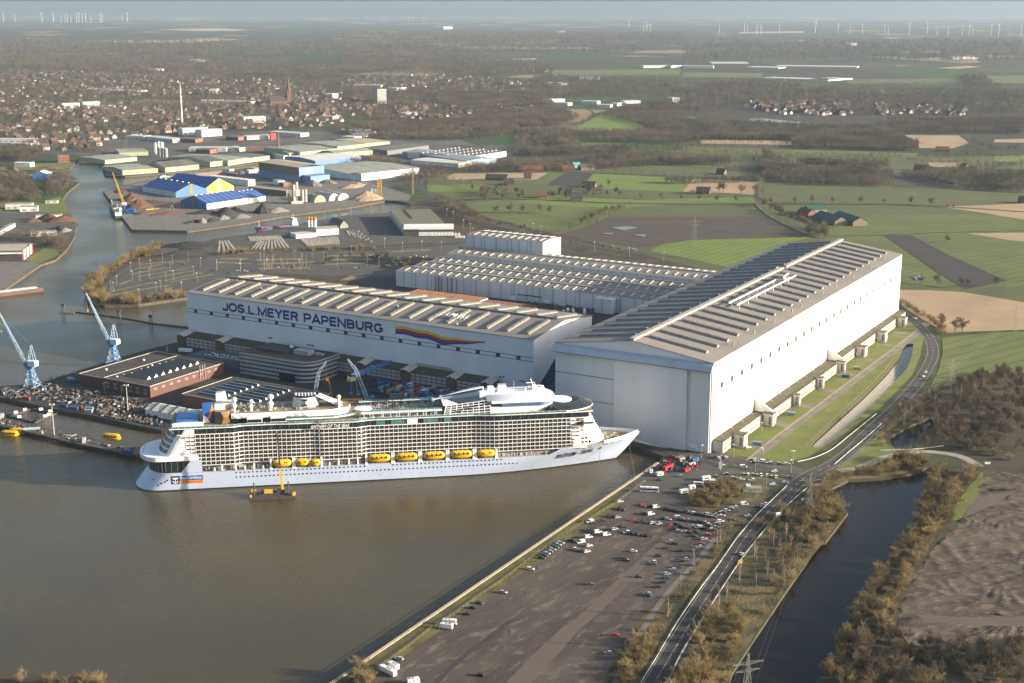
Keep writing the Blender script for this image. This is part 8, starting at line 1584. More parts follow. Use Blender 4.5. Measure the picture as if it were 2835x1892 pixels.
grove('willow', zE1, ((560, 1640), (620, 1568), (740, 1568), (800, 1660), (600, 1700)), 12, 1.1, 1.6, 'brown bush at the roadside near the pond pylon', 'lower roadside bushes', 8)
grove('willow', zE1, ((1100, 560), (1200, 540), (1330, 430), (1400, 520), (1300, 620), (1150, 650)), 14, .6, 1.0, 'golden-brown willow bush on the strip between road and pond', 'road strip bushes', 9)
grove('willow', zE1, ((690, 440), (700, 380), (800, 335), (930, 320), (1040, 340), (1000, 420), (860, 470), (760, 475)), 44, .55, .9, 'low brown bush on the planted island of the car park', 'planted island bushes', 10, 1.6)
grove('birch', zE1, ((1060, 400), (1180, 330), (1195, 370), (1080, 430)), 8, .4, .6, 'young birch on the planted island of the car park', 'planted island birches', 11)
row('willow', zE1, ((1010, 570), (900, 680), (790, 830), (640, 1010), (520, 1180), (380, 1400), (300, 1560)), 9, .5, .95, 'brown bush on the verge between car park and road', 'verge bushes', 4, .1)
row('birch', zE1, ((905, 680), (870, 700), (625, 950), (590, 1190), (400, 1400), (250, 1568)), 26, .7, 1.05, 'birch with white trunk on the verge between car park and road', 'verge birches', 4)
grove('willow', zE1, ((330, 1300), (420, 1290), (480, 1400), (330, 1568), (220, 1568)), 26, .7, 1.1, 'dark brown bush at the lower verge', 'lower verge bushes', 12)
grove('willow', zE2, ((280, 1240), (340, 1230), (410, 1390), (330, 1480), (250, 1480)), 9, .9, 1.3, 'golden bush at the lower quay end', 'quay end bushes', 13, 1.2)
row('willow', zE3, ((1010, 330), (940, 420), (900, 560), (860, 660), (800, 740), (720, 820), (660, 920), (600, 1020), (530, 1120), (470, 1230), (420, 1350), (360, 1480), (320, 1560)), 5, .8, 1.35, 'golden-brown willow on the mud field side of the pond', 'east bank willows', 3)
row('willow', zE3, ((1180, 340), (1090, 450), (1030, 560), (980, 640), (920, 740), (860, 820), (800, 920), (760, 1020), (690, 1110), (650, 1200)), 5, 1.0, 1.6, 'tall golden willow along the edge of the mud field', 'mud edge willows', 3)
grove('willow', zE3, ((620, 1130), (720, 1120), (720, 1250), (640, 1290), (600, 1220)), 10, 1.2, 1.7, 'tall golden willow along the edge of the mud field', 'mud edge willows', 14)
grove('oak', zE3, ((320, 1500), (420, 1330), (520, 1180), (600, 1250), (720, 1300), (1000, 1390), (1400, 1330), (1520, 1330), (1520, 1600), (280, 1600)), 78, .55, .85, 'bare brown tree in the thicket below the mud field', 'lower thicket trees', 15, 3)
grove('willow', zE3, ((320, 1560), (520, 1300), (720, 1300), (1000, 1390), (1500, 1340), (1520, 1600), (300, 1600)), 46, .7, 1.2, 'dark brown bush in the thicket below the mud field', 'lower thicket bushes', 16, 2)
row('willow', zE3, ((1120, 180), (1240, 215), (1380, 260), (1479, 275)), 6, .7, 1.0, 'golden reed bush along the wood edge by the gravel track', 'wood edge bushes', 2)
grove('oak', zE4, ((1500, 1130), (1760, 1010), (1960, 975), (2120, 1000), (2120, 1470), (1700, 1470), (1660, 1420), (1450, 1430), (1450, 1380), (1580, 1270), (1520, 1240), (1260, 1340), (1220, 1320), (1300, 1230)), 190, .6, .95, 'bare brown tree in the wood beside the road', 'roadside wood trees', 17, 3.5)
row('birch', zE4, ((1370, 1290), (1450, 1230), (1560, 1180), (1680, 1150), (1790, 1130), (1900, 1080)), 16, .8, 1.1, 'birch with pale trunk at the front of the wood beside the road', 'wood front birches', 5)
row('willow', zE4, ((1480, 1170), (1380, 1250), (1250, 1330), (1200, 1390), (1260, 1440)), 6, .6, .95, 'brown bush on the bank between road and pool', 'pool bank bushes', 3)
row('willow', zE4, ((1330, 540), (1440, 600), (1530, 660), (1590, 720), (1600, 745)), 6, .7, 1.05, 'brown hedge bush along the road bend behind the big hall', 'road bend hedge', 3)
for x, y in ((1665, 716), (1712, 718), (1585, 690)): p = G(*zE4(x, y)); tree('oak', p.x, p.y, 1.15, 'lone tall bare tree at the stubble field edge', 'stubble field trees')
for x, y in ((905, 1145), (995, 1150), (850, 1230), (1230, 900)): p = G(*zE4(x, y)); tree('birch', p.x, p.y, .45, 'young bare sapling on the lawn by the big hall', 'lawn saplings')
for k in range(16): tree('willow', rt.uniform(-235, -180), rt.uniform(585, 603), rt.uniform(.8, 1.2), 'brown bush on the near bank across the basin', 'near bank bushes')
row('willow', zB, ((800, 1440), (790, 1380), (810, 1310), (880, 1265), (940, 1240), (1020, 1190), (1080, 1150), (1130, 1110), (1200, 1090), (1270, 1050), (1300, 1080), (1370, 1060), (1450, 1000), (1490, 990)), 6, 1.0, 1.6, 'brown shore bush on the car park peninsula', 'peninsula shore bushes', 5)
grove('willow', zB, ((780, 1440), (800, 1330), (900, 1270), (920, 1300), (900, 1420), (1000, 1460), (1300, 1470), (1660, 1400), (1680, 1440), (1300, 1510), (840, 1500)), 70, .8, 1.4, 'brown shore bush on the car park peninsula', 'peninsula shore bushes', 18)
grove('birch', zC, ((440, 880), (860, 870), (870, 990), (480, 980)), 26, .7, 1.0, 'slender birch in the planted car park', 'car park birches', 19); grove('willow', zC, ((140, 830), (600, 815), (1280, 790), (1300, 812), (600, 835), (160, 850)), 50, .6, .95, 'brown hedge bush between block yard and car park', 'block yard hedge', 20)
grove('oak', zC, ((880, 870), (1380, 830), (1400, 900), (900, 920)), 16, .5, .75, 'small bare tree in the planted car park', 'car park trees', 21)
AV = 'bare avenue tree along the country lane'
row('oak', z4, ((370, 285), (470, 285), (530, 285), (575, 290), (640, 290)), 16, .9, 1.25, 'bare oak on the pasture behind the bypass', 'pasture oaks', 6); row('oak', z4, ((840, 228), (1000, 236), (1340, 248)), 26, .7, 1.0, AV, 'country lane trees', 2); row('oak', z4, ((1400, 250), (1720, 248), (1920, 252), (2080, 262)), 28, .75, 1.05, AV, 'country lane trees', 2)
row('oak', z4, ((690, 330), (760, 290), (850, 270)), 16, .6, .9, 'bare hedge tree at the ploughed field', 'ploughed field hedge', 3); row('oak', z4, ((1350, 250), (1400, 270), (1480, 310), (1580, 360), (1600, 380)), 11, .7, 1.1, 'bare tree in the thick hedge beside the green barns', 'barn hedge', 6)
row('oak', z4, ((150, 240), (220, 290), (300, 310), (400, 340), (500, 355)), 12, .55, .85, 'bare tree in the hedge along the bypass', 'bypass hedge', 5); row('oak', z4, ((2050, 395), (2130, 400)), 14, .6, .9, 'bare tree at the far field corner', 'far corner trees', 3)
row('oak', zE4, ((1440, 420), (1540, 425), (1700, 440), (1800, 430), (1950, 440), (2080, 450)), 15, .6, 1.1, 'bare tree in the row behind the stubble field', 'stubble row', 5)
for x, y, k in ((1222, 207, 'oak'), (1208, 206, 'oak'), (1292, 212, 'oak'), (1345, 213, 'oak'), (1110, 214, 'willow'), (1150, 214, 'willow')): p = G(*z4(x, y)); tree(k, p.x, p.y, 1.3, 'bare tree standing on the pale stubble field by the pasture', 'stubble plot trees')
grove('oak', z4, ((250, 200), (450, 190), (480, 230), (330, 245)), 26, .7, 1.0, 'bare tree around the first farmstead', 'farmstead trees', 22); grove('oak', z4, ((560, 195), (800, 180), (830, 215), (700, 235), (560, 225)), 26, .7, 1.05, 'bare tree around the middle farmstead', 'farmstead trees two', 23); grove('fir', z4, ((570, 215), (650, 210), (640, 240), (590, 240)), 7, .6, .8, 'dark fir beside the middle farmstead', 'farmstead firs', 24)
row('fir', z4, ((2060, 262), (2130, 265)), 12, .5, .7, 'dark fir at the tan field', 'tan field firs', 4)
def source(kind):
 c = bpy.data.collections.new('tree_sources_' + kind)
 for tm, cm_ in TMS[kind]:
  me = bpy.data.meshes.new('wood_tree'); n1 = len(tm.vertices); v = [tuple(a.co) for a in tm.vertices] + [tuple(a.co) for a in cm_.vertices]; k1 = len(tm.polygons)
  me.from_pydata(v, [], [tuple(p.vertices) for p in tm.polygons] + [tuple(q + n1 for q in p.vertices) for p in cm_.polygons]); me.materials.append(tm.materials[0] if kind != 'far' else m_far); me.materials.append(cm_.materials[0])
  me.polygons.foreach_set('material_index', [0] * k1 + [1] * len(cm_.polygons)); c.objects.link(bpy.data.objects.new('wood_tree', me))
 ng = bpy.data.node_groups.new('plant_' + kind, 'GeometryNodeTree'); ng.interface.new_socket('Geometry', in_out='INPUT', socket_type='NodeSocketGeometry'); ng.interface.new_socket('Geometry', in_out='OUTPUT', socket_type='NodeSocketGeometry')
 N, L = ng.nodes, ng.links; gi, go = N.new('NodeGroupInput'), N.new('NodeGroupOutput'); ci = N.new('GeometryNodeCollectionInfo'); ci.inputs['Collection'].default_value = c; ci.inputs['Separate Children'].default_value = True; ci.inputs['Reset Children'].default_value = True
 ip = N.new('GeometryNodeInstanceOnPoints'); ip.inputs['Pick Instance'].default_value = True
 rr_n = N.new('FunctionNodeRandomValue'); rr_n.data_type = 'FLOAT_VECTOR'; rr_n.inputs[0].default_value = (0, 0, 0); rr_n.inputs[1].default_value = (.08, .08, 6.28)
 na = N.new('GeometryNodeInputNamedAttribute'); na.data_type = 'FLOAT'; na.inputs['Name'].default_value = 'size'
 L.new(gi.outputs[0], ip.inputs['Points']); L.new(ci.outputs[0], ip.inputs['Instance']); L.new(rr_n.outputs[0], ip.inputs['Rotation']); L.new(na.outputs[0], ip.inputs['Scale']); L.new(ip.outputs[0], go.inputs[0]); return ng
NGS = {k: source(k) for k in ('far', 'oak', 'willow')}
def mass(name, label, cat, P_, sizes, kind):
 me = bpy.data.meshes.new(name); me.from_pydata([(x, y, 0) for x, y in P_], [], []); at = me.attributes.new('size', 'FLOAT', 'POINT'); at.data.foreach_set('value', sizes)
 o = link(name, me, label=label, cat=cat, kind='stuff'); md = o.modifiers.new('plants', 'NODES'); md.node_group = NGS[kind]
for kd, cap_, nm, lb in (('oak', 290, 'bare_trees_mass', 'further bare trees of the hedges and woods'), ('willow', 290, 'bushes_mass', 'further brown bushes of the banks and hedges'), ('birch', 290, '', ''), ('fir', 290, '', '')):
 q = sorted(t for t in TREES if t[1] == kd)
 for t in q[:cap_]: plant(*t[1:])
 if q[cap_:]: mass(nm, lb, 'trees' if kd == 'oak' else 'bushes', [(t[2], t[3]) for t in q[cap_:]], [t[4] for t in q[cap_:]], kd)
def wood(label, polys, dens, s0, s1, seed, cap=6000, f=G):
 P_ = []
 for z, pts in polys:
  q = XY(mp(z, *pts)); ar = abs(sum(q[i][0] * q[i - 1][1] - q[i - 1][0] * q[i][1] for i in range(len(q)))) / 2; P_ += scatter_pts(q, min(cap, int(ar / 1e4 * dens)), seed + len(P_))
 r_ = random.Random(seed); mass('woodland', label, 'wood', P_, [r_.uniform(s0, s1) for _ in P_], 'far'); return len(P_)
NT = 0
NT += wood('bare winter woods and hedges between the nearer fields', [(z4, ((1000, 170), (1360, 165), (1360, 172), (1000, 178))), (z4, ((1360, 110), (1860, 140), (1860, 190), (1500, 180), (1370, 165))), (z4, ((1880, 150), (2000, 130), (2400, 140), (2400, 215), (2100, 195))), (z4, ((1370, 60), (1480, 110), (1440, 160), (1370, 160))), (z4, ((980, 85), (1240, 80), (1250, 108), (1000, 108))), (z4, ((700, 85), (960, 75), (980, 110), (720, 125))), (z4, ((1500, 95), (1840, 100), (1840, 120), (1500, 112))), (z4, ((230, 120), (420, 105), (640, 100), (640, 128), (240, 132))), (z4, ((1480, 10), (1950, 20), (1950, 55), (1480, 45))), (z4, ((1100, 0), (1480, 0), (1480, 14), (1100, 10))), (z4, ((480, 50), (900, 40), (880, 60), (500, 75))), (zE4, ((760, 60), (870, 75), (870, 150), (740, 120)))], 150, .75, 1.25, 100)
NT += wood('wooded strip along the curving bypass', [(zC, ((1500, 270), (1620, 230), (1790, 230), (1780, 300), (1640, 320), (1600, 400), (1540, 400))), (zT2, ((1200, 960), (1250, 900), (1370, 890), (1340, 970), (1280, 1060), (1200, 1080))), (zC, ((1100, 170), (1330, 150), (1500, 190), (1490, 230), (1150, 205))), (zC, ((1760, 440), (1960, 520), (2080, 640), (1960, 640), (1800, 540)))], 130, .6, 1.0, 101)
NT += wood('wood on the left bank spit', [(zB, ((-200, 330), (200, 340), (330, 480), (380, 560), (300, 590), (-200, 600))), (zB, ((440, 360), (560, 340), (700, 400), (600, 480), (540, 530), (430, 540), (440, 450))), (zB, ((-100, 880), (300, 910), (560, 920), (620, 960), (560, 1020), (400, 1000), (390, 950), (-100, 950))), (zB, ((300, 60), (380, 170), (200, 230), (0, 200), (0, 130)))], 170, .7, 1.15, 102)
NT += wood('dark bare woods behind the harbour and bypass', [(zT2, ((0, 880), (1200, 800), (1230, 930), (800, 970), (200, 960), (0, 930))), (zT2, ((1360, 910), (2350, 920), (2350, 1000), (1960, 985), (1640, 980), (1650, 1010), (1340, 1020))), (zT2, ((700, 640), (1360, 640), (1480, 740), (1640, 820), (1500, 870), (1300, 880), (1000, 830), (640, 700))), (zT2, ((1780, 800), (2000, 740), (2350, 720), (2350, 900), (2100, 900), (2060, 860))), (zT3, ((0, 830), (450, 850), (840, 880), (1350, 880), (1500, 940), (1600, 1040), (1300, 1040), (740, 965), (300, 960), (0, 990))), (zT3, ((1380, 830), (2350, 820), (2350, 930), (1950, 920), (1480, 920)))], 105, .8, 1.3, 103, 5200)
NT += wood('bare trees standing between the town houses', [(zT1, ((-100, 480), (2350, 520), (2350, 900), (1200, 900), (700, 960), (-100, 960))), (zT1, ((380, 1000), (760, 1020), (640, 1070), (250, 1050))), (zT2, ((-20, 520), (1300, 560), (1500, 680), (1200, 800), (600, 830), (0, 830)))], 42, .7, 1.2, 104, 12000)
NT += wood('wide bare woods of the far plain', [(zT3, ((0, 600), (480, 560), (900, 620), (1900, 640), (2350, 640), (2350, 800), (1300, 800), (400, 760), (0, 790))), (zT3, ((1880, 540), (2060, 520), (2250, 660), (1950, 640))), (zT2, ((0, 330), (900, 390), (1400, 440), (1460, 500), (1000, 540), (0, 500))), (zT1, ((-50, 390), (1500, 400), (2350, 470), (2350, 540), (1200, 520), (-50, 470))), (zT2, ((1300, 540), (2350, 560), (2350, 720), (1900, 690), (1500, 670)))], 15, 1.2, 2.0, 105, 7000)
NT += wood('hedgerow woods fading towards the horizon', [(zT1, ((-50, 290), (2350, 300), (2350, 400), (-50, 390))), (zT2, ((0, 230), (2350, 240), (2350, 330), (1400, 400), (0, 330))), (zT3, ((0, 300), (2350, 290), (2350, 440), (1200, 430), (0, 420)))], 2.0, 2.0, 3.6, 106, 5000)
HL = []
for z, pts, gap in ((z4, ((600, 366), (700, 338), (790, 300), (870, 262)), 9), (z4, ((1010, 160), (1360, 170)), 8), (z4, ((1365, 170), (1350, 250)), 8), (z4, ((640, 130), (1100, 150)), 12), (z4, ((1100, 110), (1370, 130), (1500, 118), (1860, 128)), 6), (z4, ((640, 75), (900, 62), (1150, 66), (1900, 80)), 7), (z4, ((1900, 95), (2350, 110)), 6), (z4, ((900, 45), (1480, 50)), 6), (z4, ((150, 150), (190, 135), (560, 132)), 10), (z4, ((180, 165), (330, 200), (320, 240)), 8), (z4, ((2000, 130), (2150, 120), (2350, 105)), 6), (zT3, ((620, 1085), (1040, 1095), (1500, 1080)), 8), (zT3, ((1620, 1100), (1900, 1080), (2350, 1090)), 7), (zT3, ((1530, 925), (1960, 930)), 8), (zT3, ((1960, 985), (2150, 1040), (2350, 1030)), 6), (zT3, ((0, 1130), (600, 1110), (760, 1130)), 5), (zT3, ((150, 985), (750, 1000)), 8), (zT2, ((1340, 1040), (1700, 1050), (2000, 1070), (2350, 1040)), 7), (zT2, ((1700, 1140), (2000, 1130), (2350, 1140)), 6), (zT2, ((1640, 915), (2100, 905)), 5), (zT2, ((1780, 790), (1640, 870)), 6), (zT2, ((1440, 525), (2340, 522)), 9), (zT3, ((0, 540), (560, 545), (1100, 590), (1900, 580)), 9), (zT3, ((1000, 645), (1640, 630)), 9), (zB, ((300, 60), (560, 110), (860, 140), (960, 150)), 5)):
 P_ = [G(*z(*p)) for p in pts]
 for a, b in zip(P_, P_[1:]):
  n = int((b - a).length / gap)
  for i in range(n): c = a.lerp(b, i / n); HL.append((c.x + rt.uniform(-5, 5), c.y + rt.uniform(-7, 7)))
mass('woodland', 'hedgerows of bare trees dividing the fields', 'hedge', HL, [rt.uniform(.45, 1.1) for _ in HL], 'far')
# == town
m_hw = [M('house_white', (.50, .49, .46), .8), M('house_brick', (.15, .095, .075), .85), M('house_cream', (.38, .34, .27), .8)]; m_hr = [M('roof_red', (.15, .065, .048), .85), M('roof_dark', (.055, .05, .05), .85), M('roof_brown', (.095, .065, .052), .85)]
def house_mb(l_, d_, e, r_): 
 mb = MB(); mb.add([(-l_ / 2, -d_ / 2, -.2), (l_ / 2, -d_ / 2, -.2), (l_ / 2, d_ / 2, -.2), (-l_ / 2, d_ / 2, -.2), (-l_ / 2, -d_ / 2, e), (l_ / 2, -d_ / 2, e), (l_ / 2, d_ / 2, e), (-l_ / 2, d_ / 2, e), (-l_ / 2, 0, r_), (l_ / 2, 0, r_)], [(0, 1, 5, 4), (2, 3, 7, 6), (3, 0, 4, 8, 7), (1, 2, 6, 9, 5)], 0)
 mb.add([(-l_ / 2 - .5, -d_ / 2 - .5, e - .3), (l_ / 2 + .5, -d_ / 2 - .5, e - .3), (l_ / 2 + .5, 0, r_ + .15), (-l_ / 2 - .5, 0, r_ + .15), (l_ / 2 + .5, d_ / 2 + .5, e - .3), (-l_ / 2 - .5, d_ / 2 + .5, e - .3)], [(0, 1, 2, 3), (3, 2, 4, 5)], 1)
 mb.box(l_ * .2, l_ * .2 + .9, -.4, .5, r_ - 1, r_ + 1.2, 1)
 for x in (-l_ * .28, l_ * .28): mb.box(x - .8, x + .8, -d_ / 2 - .06, -d_ / 2 + .02, 1, 2.4, 2)
 return mb
HN = ['white', 'brick', 'cream']; RN = ['red', 'dark', 'brown']; HM = {}
for i in range(3):
 for j in range(3): HM[i, j] = house_mb(11 + i, 9, 4 + (i == 0), 9 + j * .4).mesh('house', [m_hw[i], m_hr[j], m_win])
rh = random.Random(8); hp = []
TOWN = [(zT1, ((-60, 700), (900, 700), (1240, 760), (1800, 640), (2350, 640), (2350, 880), (1400, 900), (700, 970), (-60, 960)), 560, 'in the near town quarter', 1), (zT1, ((-60, 480), (900, 500), (1900, 560), (2350, 600), (2350, 640), (1800, 640), (1000, 660), (-60, 680)), 520, 'in the far town quarter', .9), (zT2, ((-20, 530), (820, 520), (1300, 580), (1250, 650), (700, 620), (0, 600)), 200, 'in the garden suburb', 1), (zT2, ((0, 680), (640, 720), (1320, 740), (1300, 800), (700, 830), (0, 800)), 110, 'in the old town behind the canal', 1.1), (zT3, ((420, 715), (1130, 715), (1160, 800), (700, 790), (430, 750)), 110, 'in the village beyond the woods', 1.2), (zT3, ((1300, 730), (1950, 740), (1950, 800), (1350, 790)), 60, 'in the second village beyond the woods', 1.2), (zT2, ((1180, 470), (1420, 465), (1420, 500), (1180, 510)), 30, 'in the far hamlet', 1.2), (zB, ((250, 20), (900, 0), (900, 90), (560, 130), (330, 110)), 26, 'at the north end of the harbour', 1.2)]
for z, pts, n, wh, s in TOWN:
 for x, y in scatter_pts(XY(mp(z, *pts)), n, n, 9): hp.append((x, y, wh, s))
hp.sort(key=lambda q: q[1]); massm = [MB(), MB(), MB()]; hb = house_mb(11.5, 9, 4.5, 9.4)
for k, (x, y, wh, s) in enumerate(hp):
 i, j = rh.choices((0, 1, 2), (4, 5, 1.5))[0], rh.choices((0, 1, 2), (1, 5, 4))[0]; a = rh.choice((.3, 1.87, .3, 1.87, .8)) + rh.uniform(-.15, .15); s_ = s * rh.uniform(.85, 1.35)
 if k < 295: link('house', HM[i, j], None, (x, y, 0), a, f'small {HN[i]} house with {RN[j]} gable roof {wh}', 'house', f'{HN[i]} {RN[j]}-roofed houses {wh}', None, s_)
 else:
  mb = massm[j]; ca, sa = math.cos(a) * s_, math.sin(a) * s_; k0 = len(mb.v); mb.v += [(x + p[0] * ca - p[1] * sa, y + p[0] * sa + p[1] * ca, p[2] * s_) for p in hb.v]
  for f_, q in zip(hb.f, hb.m): mb.f.append([e + k0 for e in f_]); mb.m.append(i if q == 0 else 2 + q)
for j, mb in enumerate(massm): mb.obj('town_houses', m_hw + [m_hr[j], m_win], label=f'mass of {RN[j]}-roofed houses of the distant town', cat='houses', kind='stuff')
ch = thing('church', 'brick church with tall pointed spire in the town', 'church', G(*zT1(1990, 728)), .4)
MB().box(-7, 7, -7, 7, 0, 46).obj('tower', M('church_brick', (.14, .07, .055), .85), ch); MB().lathe((0, 0, 46), [(8, 0), (6, 6), (.2, 42)], 8).obj('spire', M('spire_slate', (.09, .075, .07), .7), ch); MB().box(-62, -7.2, -10, 10, 0, 16).obj('nave', MATS['church_brick'], ch); MB().add([(-62.5, -10.6, 15.8), (-6, -10.6, 15.8), (-6, 0, 30), (-62.5, 0, 30), (-6, 10.6, 15.8), (-62.5, 10.6, 15.8)], [(0, 1, 2, 3), (3, 2, 4, 5)]).obj('roof', m_hr[1], ch)
c2 = thing('chapel', 'smaller brick church turret beside the town church', 'church', G(*zT1(2065, 765)), .4); MB().box(-4, 4, -4, 4, 0, 22).obj('tower', m_rbr, c2); MB().lathe((0, 0, 22), [(4.5, 0), (.2, 18)], 8).obj('spire', m_hr[1], c2)
tv = thing('radio_tower', 'slim white radio tower rising from the town', 'tower', G(*zT1(1255, 862))); MB().tube((0, 0, 0), (0, 0, 66), 2.0, 10, 1.6).tube((0, 0, 66), (0, 0, 112), 1.2, 8, .4).obj('shaft', m_white, tv)
for z in (62, 72, 84, 92): MB().lathe((0, 0, z), [(1.6, 0), (3.6, .3), (3.6, 1), (1.4, 1.4)], 10).obj('platform', m_white, tv)
ht = flat('tower_block', 'grey high-rise block with white window bands at the town edge', zT2(250, 716), zT2(312, 714), 26, 46, M('block_grey2', (.40, .41, .42), .7), m_grd, win=(6, (4, 8, 12, 16, 20, 24, 28, 32, 36, 40), 2))
BL = [(zT1, 430, 750, 550, 745, 'white hospital block with window rows'), (zT1, 575, 742, 690, 738, 'white office slab left of the mast'), (zT1, 1385, 710, 1540, 708, 'long white flat hall before the church'), (zT1, 1540, 716, 1730, 720, 'long low pale hall next to the church'), (zT1, 560, 625, 900, 640, 'long pale greenhouse in the far quarter'), (zT1, 1260, 935, 1430, 925, 'white commercial block in the town front'), (zT1, 1390, 945, 1530, 935, 'white apartment block in the town front'), (zT1, 1000, 965, 1190, 985, 'grey warehouse with white roof in the town front'), (zT1, 1230, 980, 1345, 985, 'brick warehouse in the town front'), (zT1, 1555, 965, 1640, 970, 'red brick office in the town front'), (zT1, 1700, 965, 1900, 955, 'white supermarket with red sign'), (zT1, 1850, 930, 2070, 945, 'large white shopping hall'), (zT1, 70, 1015, 190, 1020, 'white panelled hall at the harbour head'), (zT1, -20, 985, 230, 985, 'long cream hall at the harbour head'), (zT1, 870, 960, 990, 965, 'pale hall beside the harbour head'), (zT1, 1680, 850, 1830, 845, 'white school block in the town'), (zT1, 2200, 820, 2290, 825, 'flat pale hall at the town edge'), (zT1, 2230, 680, 2290, 682, 'white block near the crane'), (zT1, 1440, 648, 1490, 648, 'small white block near the suburb'), (zT1, 1300, 1045, 1560, 1045, 'blue-white office row behind green sheds'), (zT1, 1350, 1055, 1445, 1060, 'brick workshop behind green sheds'), (zT1, 1650, 1040, 1895, 1035, 'long brick mill behind green sheds'), (zT1, 1560, 1040, 1650, 1045, 'grey shed behind green sheds'), (zT2, 0, 918, 100, 918, 'dark glass store with white frame'), (zT2, 105, 925, 205, 915, 'white angular car showroom'), (zT2, 0, 965, 90, 970, 'white market hall with red sign'), (zT2, 150, 950, 240, 930, 'grey hall beyond the market hall'), (zT2, 430, 800, 520, 795, 'pale villa in the old town'), (zT2, 1380, 705, 1540, 700, 'long flat retail hall by the highway'), (zT2, 1420, 725, 1560, 730, 'second flat retail hall by the highway'), (zT2, 1650, 715, 1760, 718, 'white furniture store by the highway'), (zT2, 1760, 740, 1850, 742, 'white low store by the highway'), (zT2, 1850, 730, 1900, 732, 'white gabled store by the highway'), (zT2, 1910, 728, 1960, 728, 'red store by the highway'), (zT2, 1950, 715, 2060, 712, 'white logistics hall by the highway'), (zT2, 2280, 710, 2330, 708, 'grey block at the substation'), (zT2, 2080, 470, 2270, 468, 'white factory on the far plain'), (zT2, 2270, 470, 2350, 468, 'long white factory wing on the far plain'), (zT3, 0, 470, 210, 472, 'white far factory with tower'), (zT3, 440, 470, 660, 475, 'white far greenhouse group'), (zT3, 640, 462, 1200, 470, 'very long white greenhouse on the plain'), (zT3, 200, 440, 455, 440, 'long pale greenhouse behind'), (zT3, 540, 545, 1000, 560, 'broad white greenhouse front'), (zT3, 1000, 560, 1170, 548, 'white end of the broad greenhouse'), (zT2, 80, 602, 270, 604, 'pale sports hall in the suburb'), (zT2, 380, 625, 450, 618, 'white hall in the suburb'), (zT2, 1390, 585, 1510, 590, 'white hall behind the highway woods'), (zT2, 625, 200, 705, 202, 'far white hall near the horizon'), (zT2, 1490, 232, 1540, 232, 'far white farm near the horizon'), (zT3, 1080, 312, 1150, 314, 'far white farm group'), (zT1, 1290, 425, 1340, 432, 'far white church group in the fields'), (zT2, 1640, 548, 1780, 548, 'far row of white sheds'), (zT3, 1860, 410, 2030, 408, 'row of far pale sheds'), (zT1, 1020, 490, 1075, 492, 'far white hall in the trees')]
hsm = {'greenhouse': 5}
for z, x0, y0, x1, y1, lb in BL:
 p = G(*z((x0 + x1) / 2, (y0 + y1) / 2)); far = p.y / 4000; hh = 5 if 'greenhouse' in lb else 16 if 'block' in lb or 'slab' in lb else 8 * max(1, far * .8); mw = m_rbr if 'brick' in lb or 'red store' in lb else m_wwh if 'dark' not in lb else m_glass
 flat('greenhouse' if 'greenhouse' in lb else 'town_building', lb, z(x0, y0), z(x1, y1), 30 * max(1, far) * (2.2 if 'greenhouse' in lb else 1), hh, mw, m_grd if ('hospital' in lb or 'brick' in lb) else M('town_roof', (.48, .47, .45), .8), win=(12, (2, 6, 10) if hh > 12 else (2.5,), 1.6) if p.y < 5500 and 'greenhouse' not in lb else None)
fit = flat('sign_cube', 'bright red shop sign panel in the town front', zT1(1865, 962), zT1(1900, 960), 8, 14, M('shop_red', (.55, .03, .03), .5), M('shop_red', (.55, .03, .03), .5), cat='sign')
FM = [(z4, 330, 162, 410, 164, 'dark thatched farmhouse in the first farmstead', 1), (z4, 400, 180, 438, 180, 'brick farmhouse beside the thatched one', 1), (z4, 475, 158, 503, 158, 'dark gabled house by the tan strip', 1), (z4, 690, 190, 740, 192, 'thatched farmhouse in the middle farmstead', 1), (z4, 650, 240, 695, 240, 'dark farmhouse with bright windows near the pasture', 1), (z4, 530, 230, 560, 230, 'small brick cottage near the pasture', 0), (z4, 465, 130, 545, 130, 'long brick barn on the lane', 0), (z4, 590, 122, 620, 122, 'brick farmhouse on the lane', 0), (z4, 620, 128, 665, 128, 'brick barn with orange roof on the lane', 0), (z4, 665, 118, 690, 116, 'turquoise barn on the lane', 2), (z4, 690, 125, 740, 122, 'dark barn on the lane', 1), (z4, 965, 90, 1025, 92, 'dark brick farm at the hedge', 0), (z4, 1195, 140, 1225, 142, 'dark barn at the wood edge', 1), (z4, 1120, 212, 1170, 214, 'low turf-roofed hut on the stubble plot', 1), (z4, 1935, 125, 1985, 128, 'red-roofed farm in the hedge', 0), (z4, 1500, 290, 1540, 300, 'brick stable at the green barns', 0), (z4, 1530, 100, 1580, 102, 'dark farm in the far hedge', 1), (z4, 2325, 248, 2350, 250, 'brick house at the tan field', 0), (z4, 2110, 120, 2130, 122, 'dark house at the wood', 1), (z4, 2020, 55, 2070, 56, 'farm roof in the far hedge', 0)]
for z, x0, y0, x1, y1, lb, c in FM: shed('farmhouse', lb, z(x0, y0), z(x1, y1), 14, 4.5, 11, (m_rbr, m_hw[1], M('turquoise_wall', (.10, .3, .3), .6))[c], (m_hr[0], m_hr[1], M('turquoise_roof', (.10, .24, .23), .6))[c], cat='farm')
m_gb = M('barn_green', (.022, .075, .066), .6, (.018, .06, .054), .1)
for pa, pb, dp, ax, lb in (((1545, 290), (1610, 286), 20, 'x', 'long dark green-roofed barn behind the others'), ((1640, 332), (1692, 330), 70, 'y', 'big green-roofed cattle barn, first of the pair'), ((1708, 334), (1764, 332), 70, 'y', 'big green-roofed cattle barn, second of the pair')): shed('green_barn', lb, z4(*pa), z4(*pb), dp, 6, 12, M('barn_wall', (.20, .15, .1), .8), m_gb, axis=ax, cat='barn')
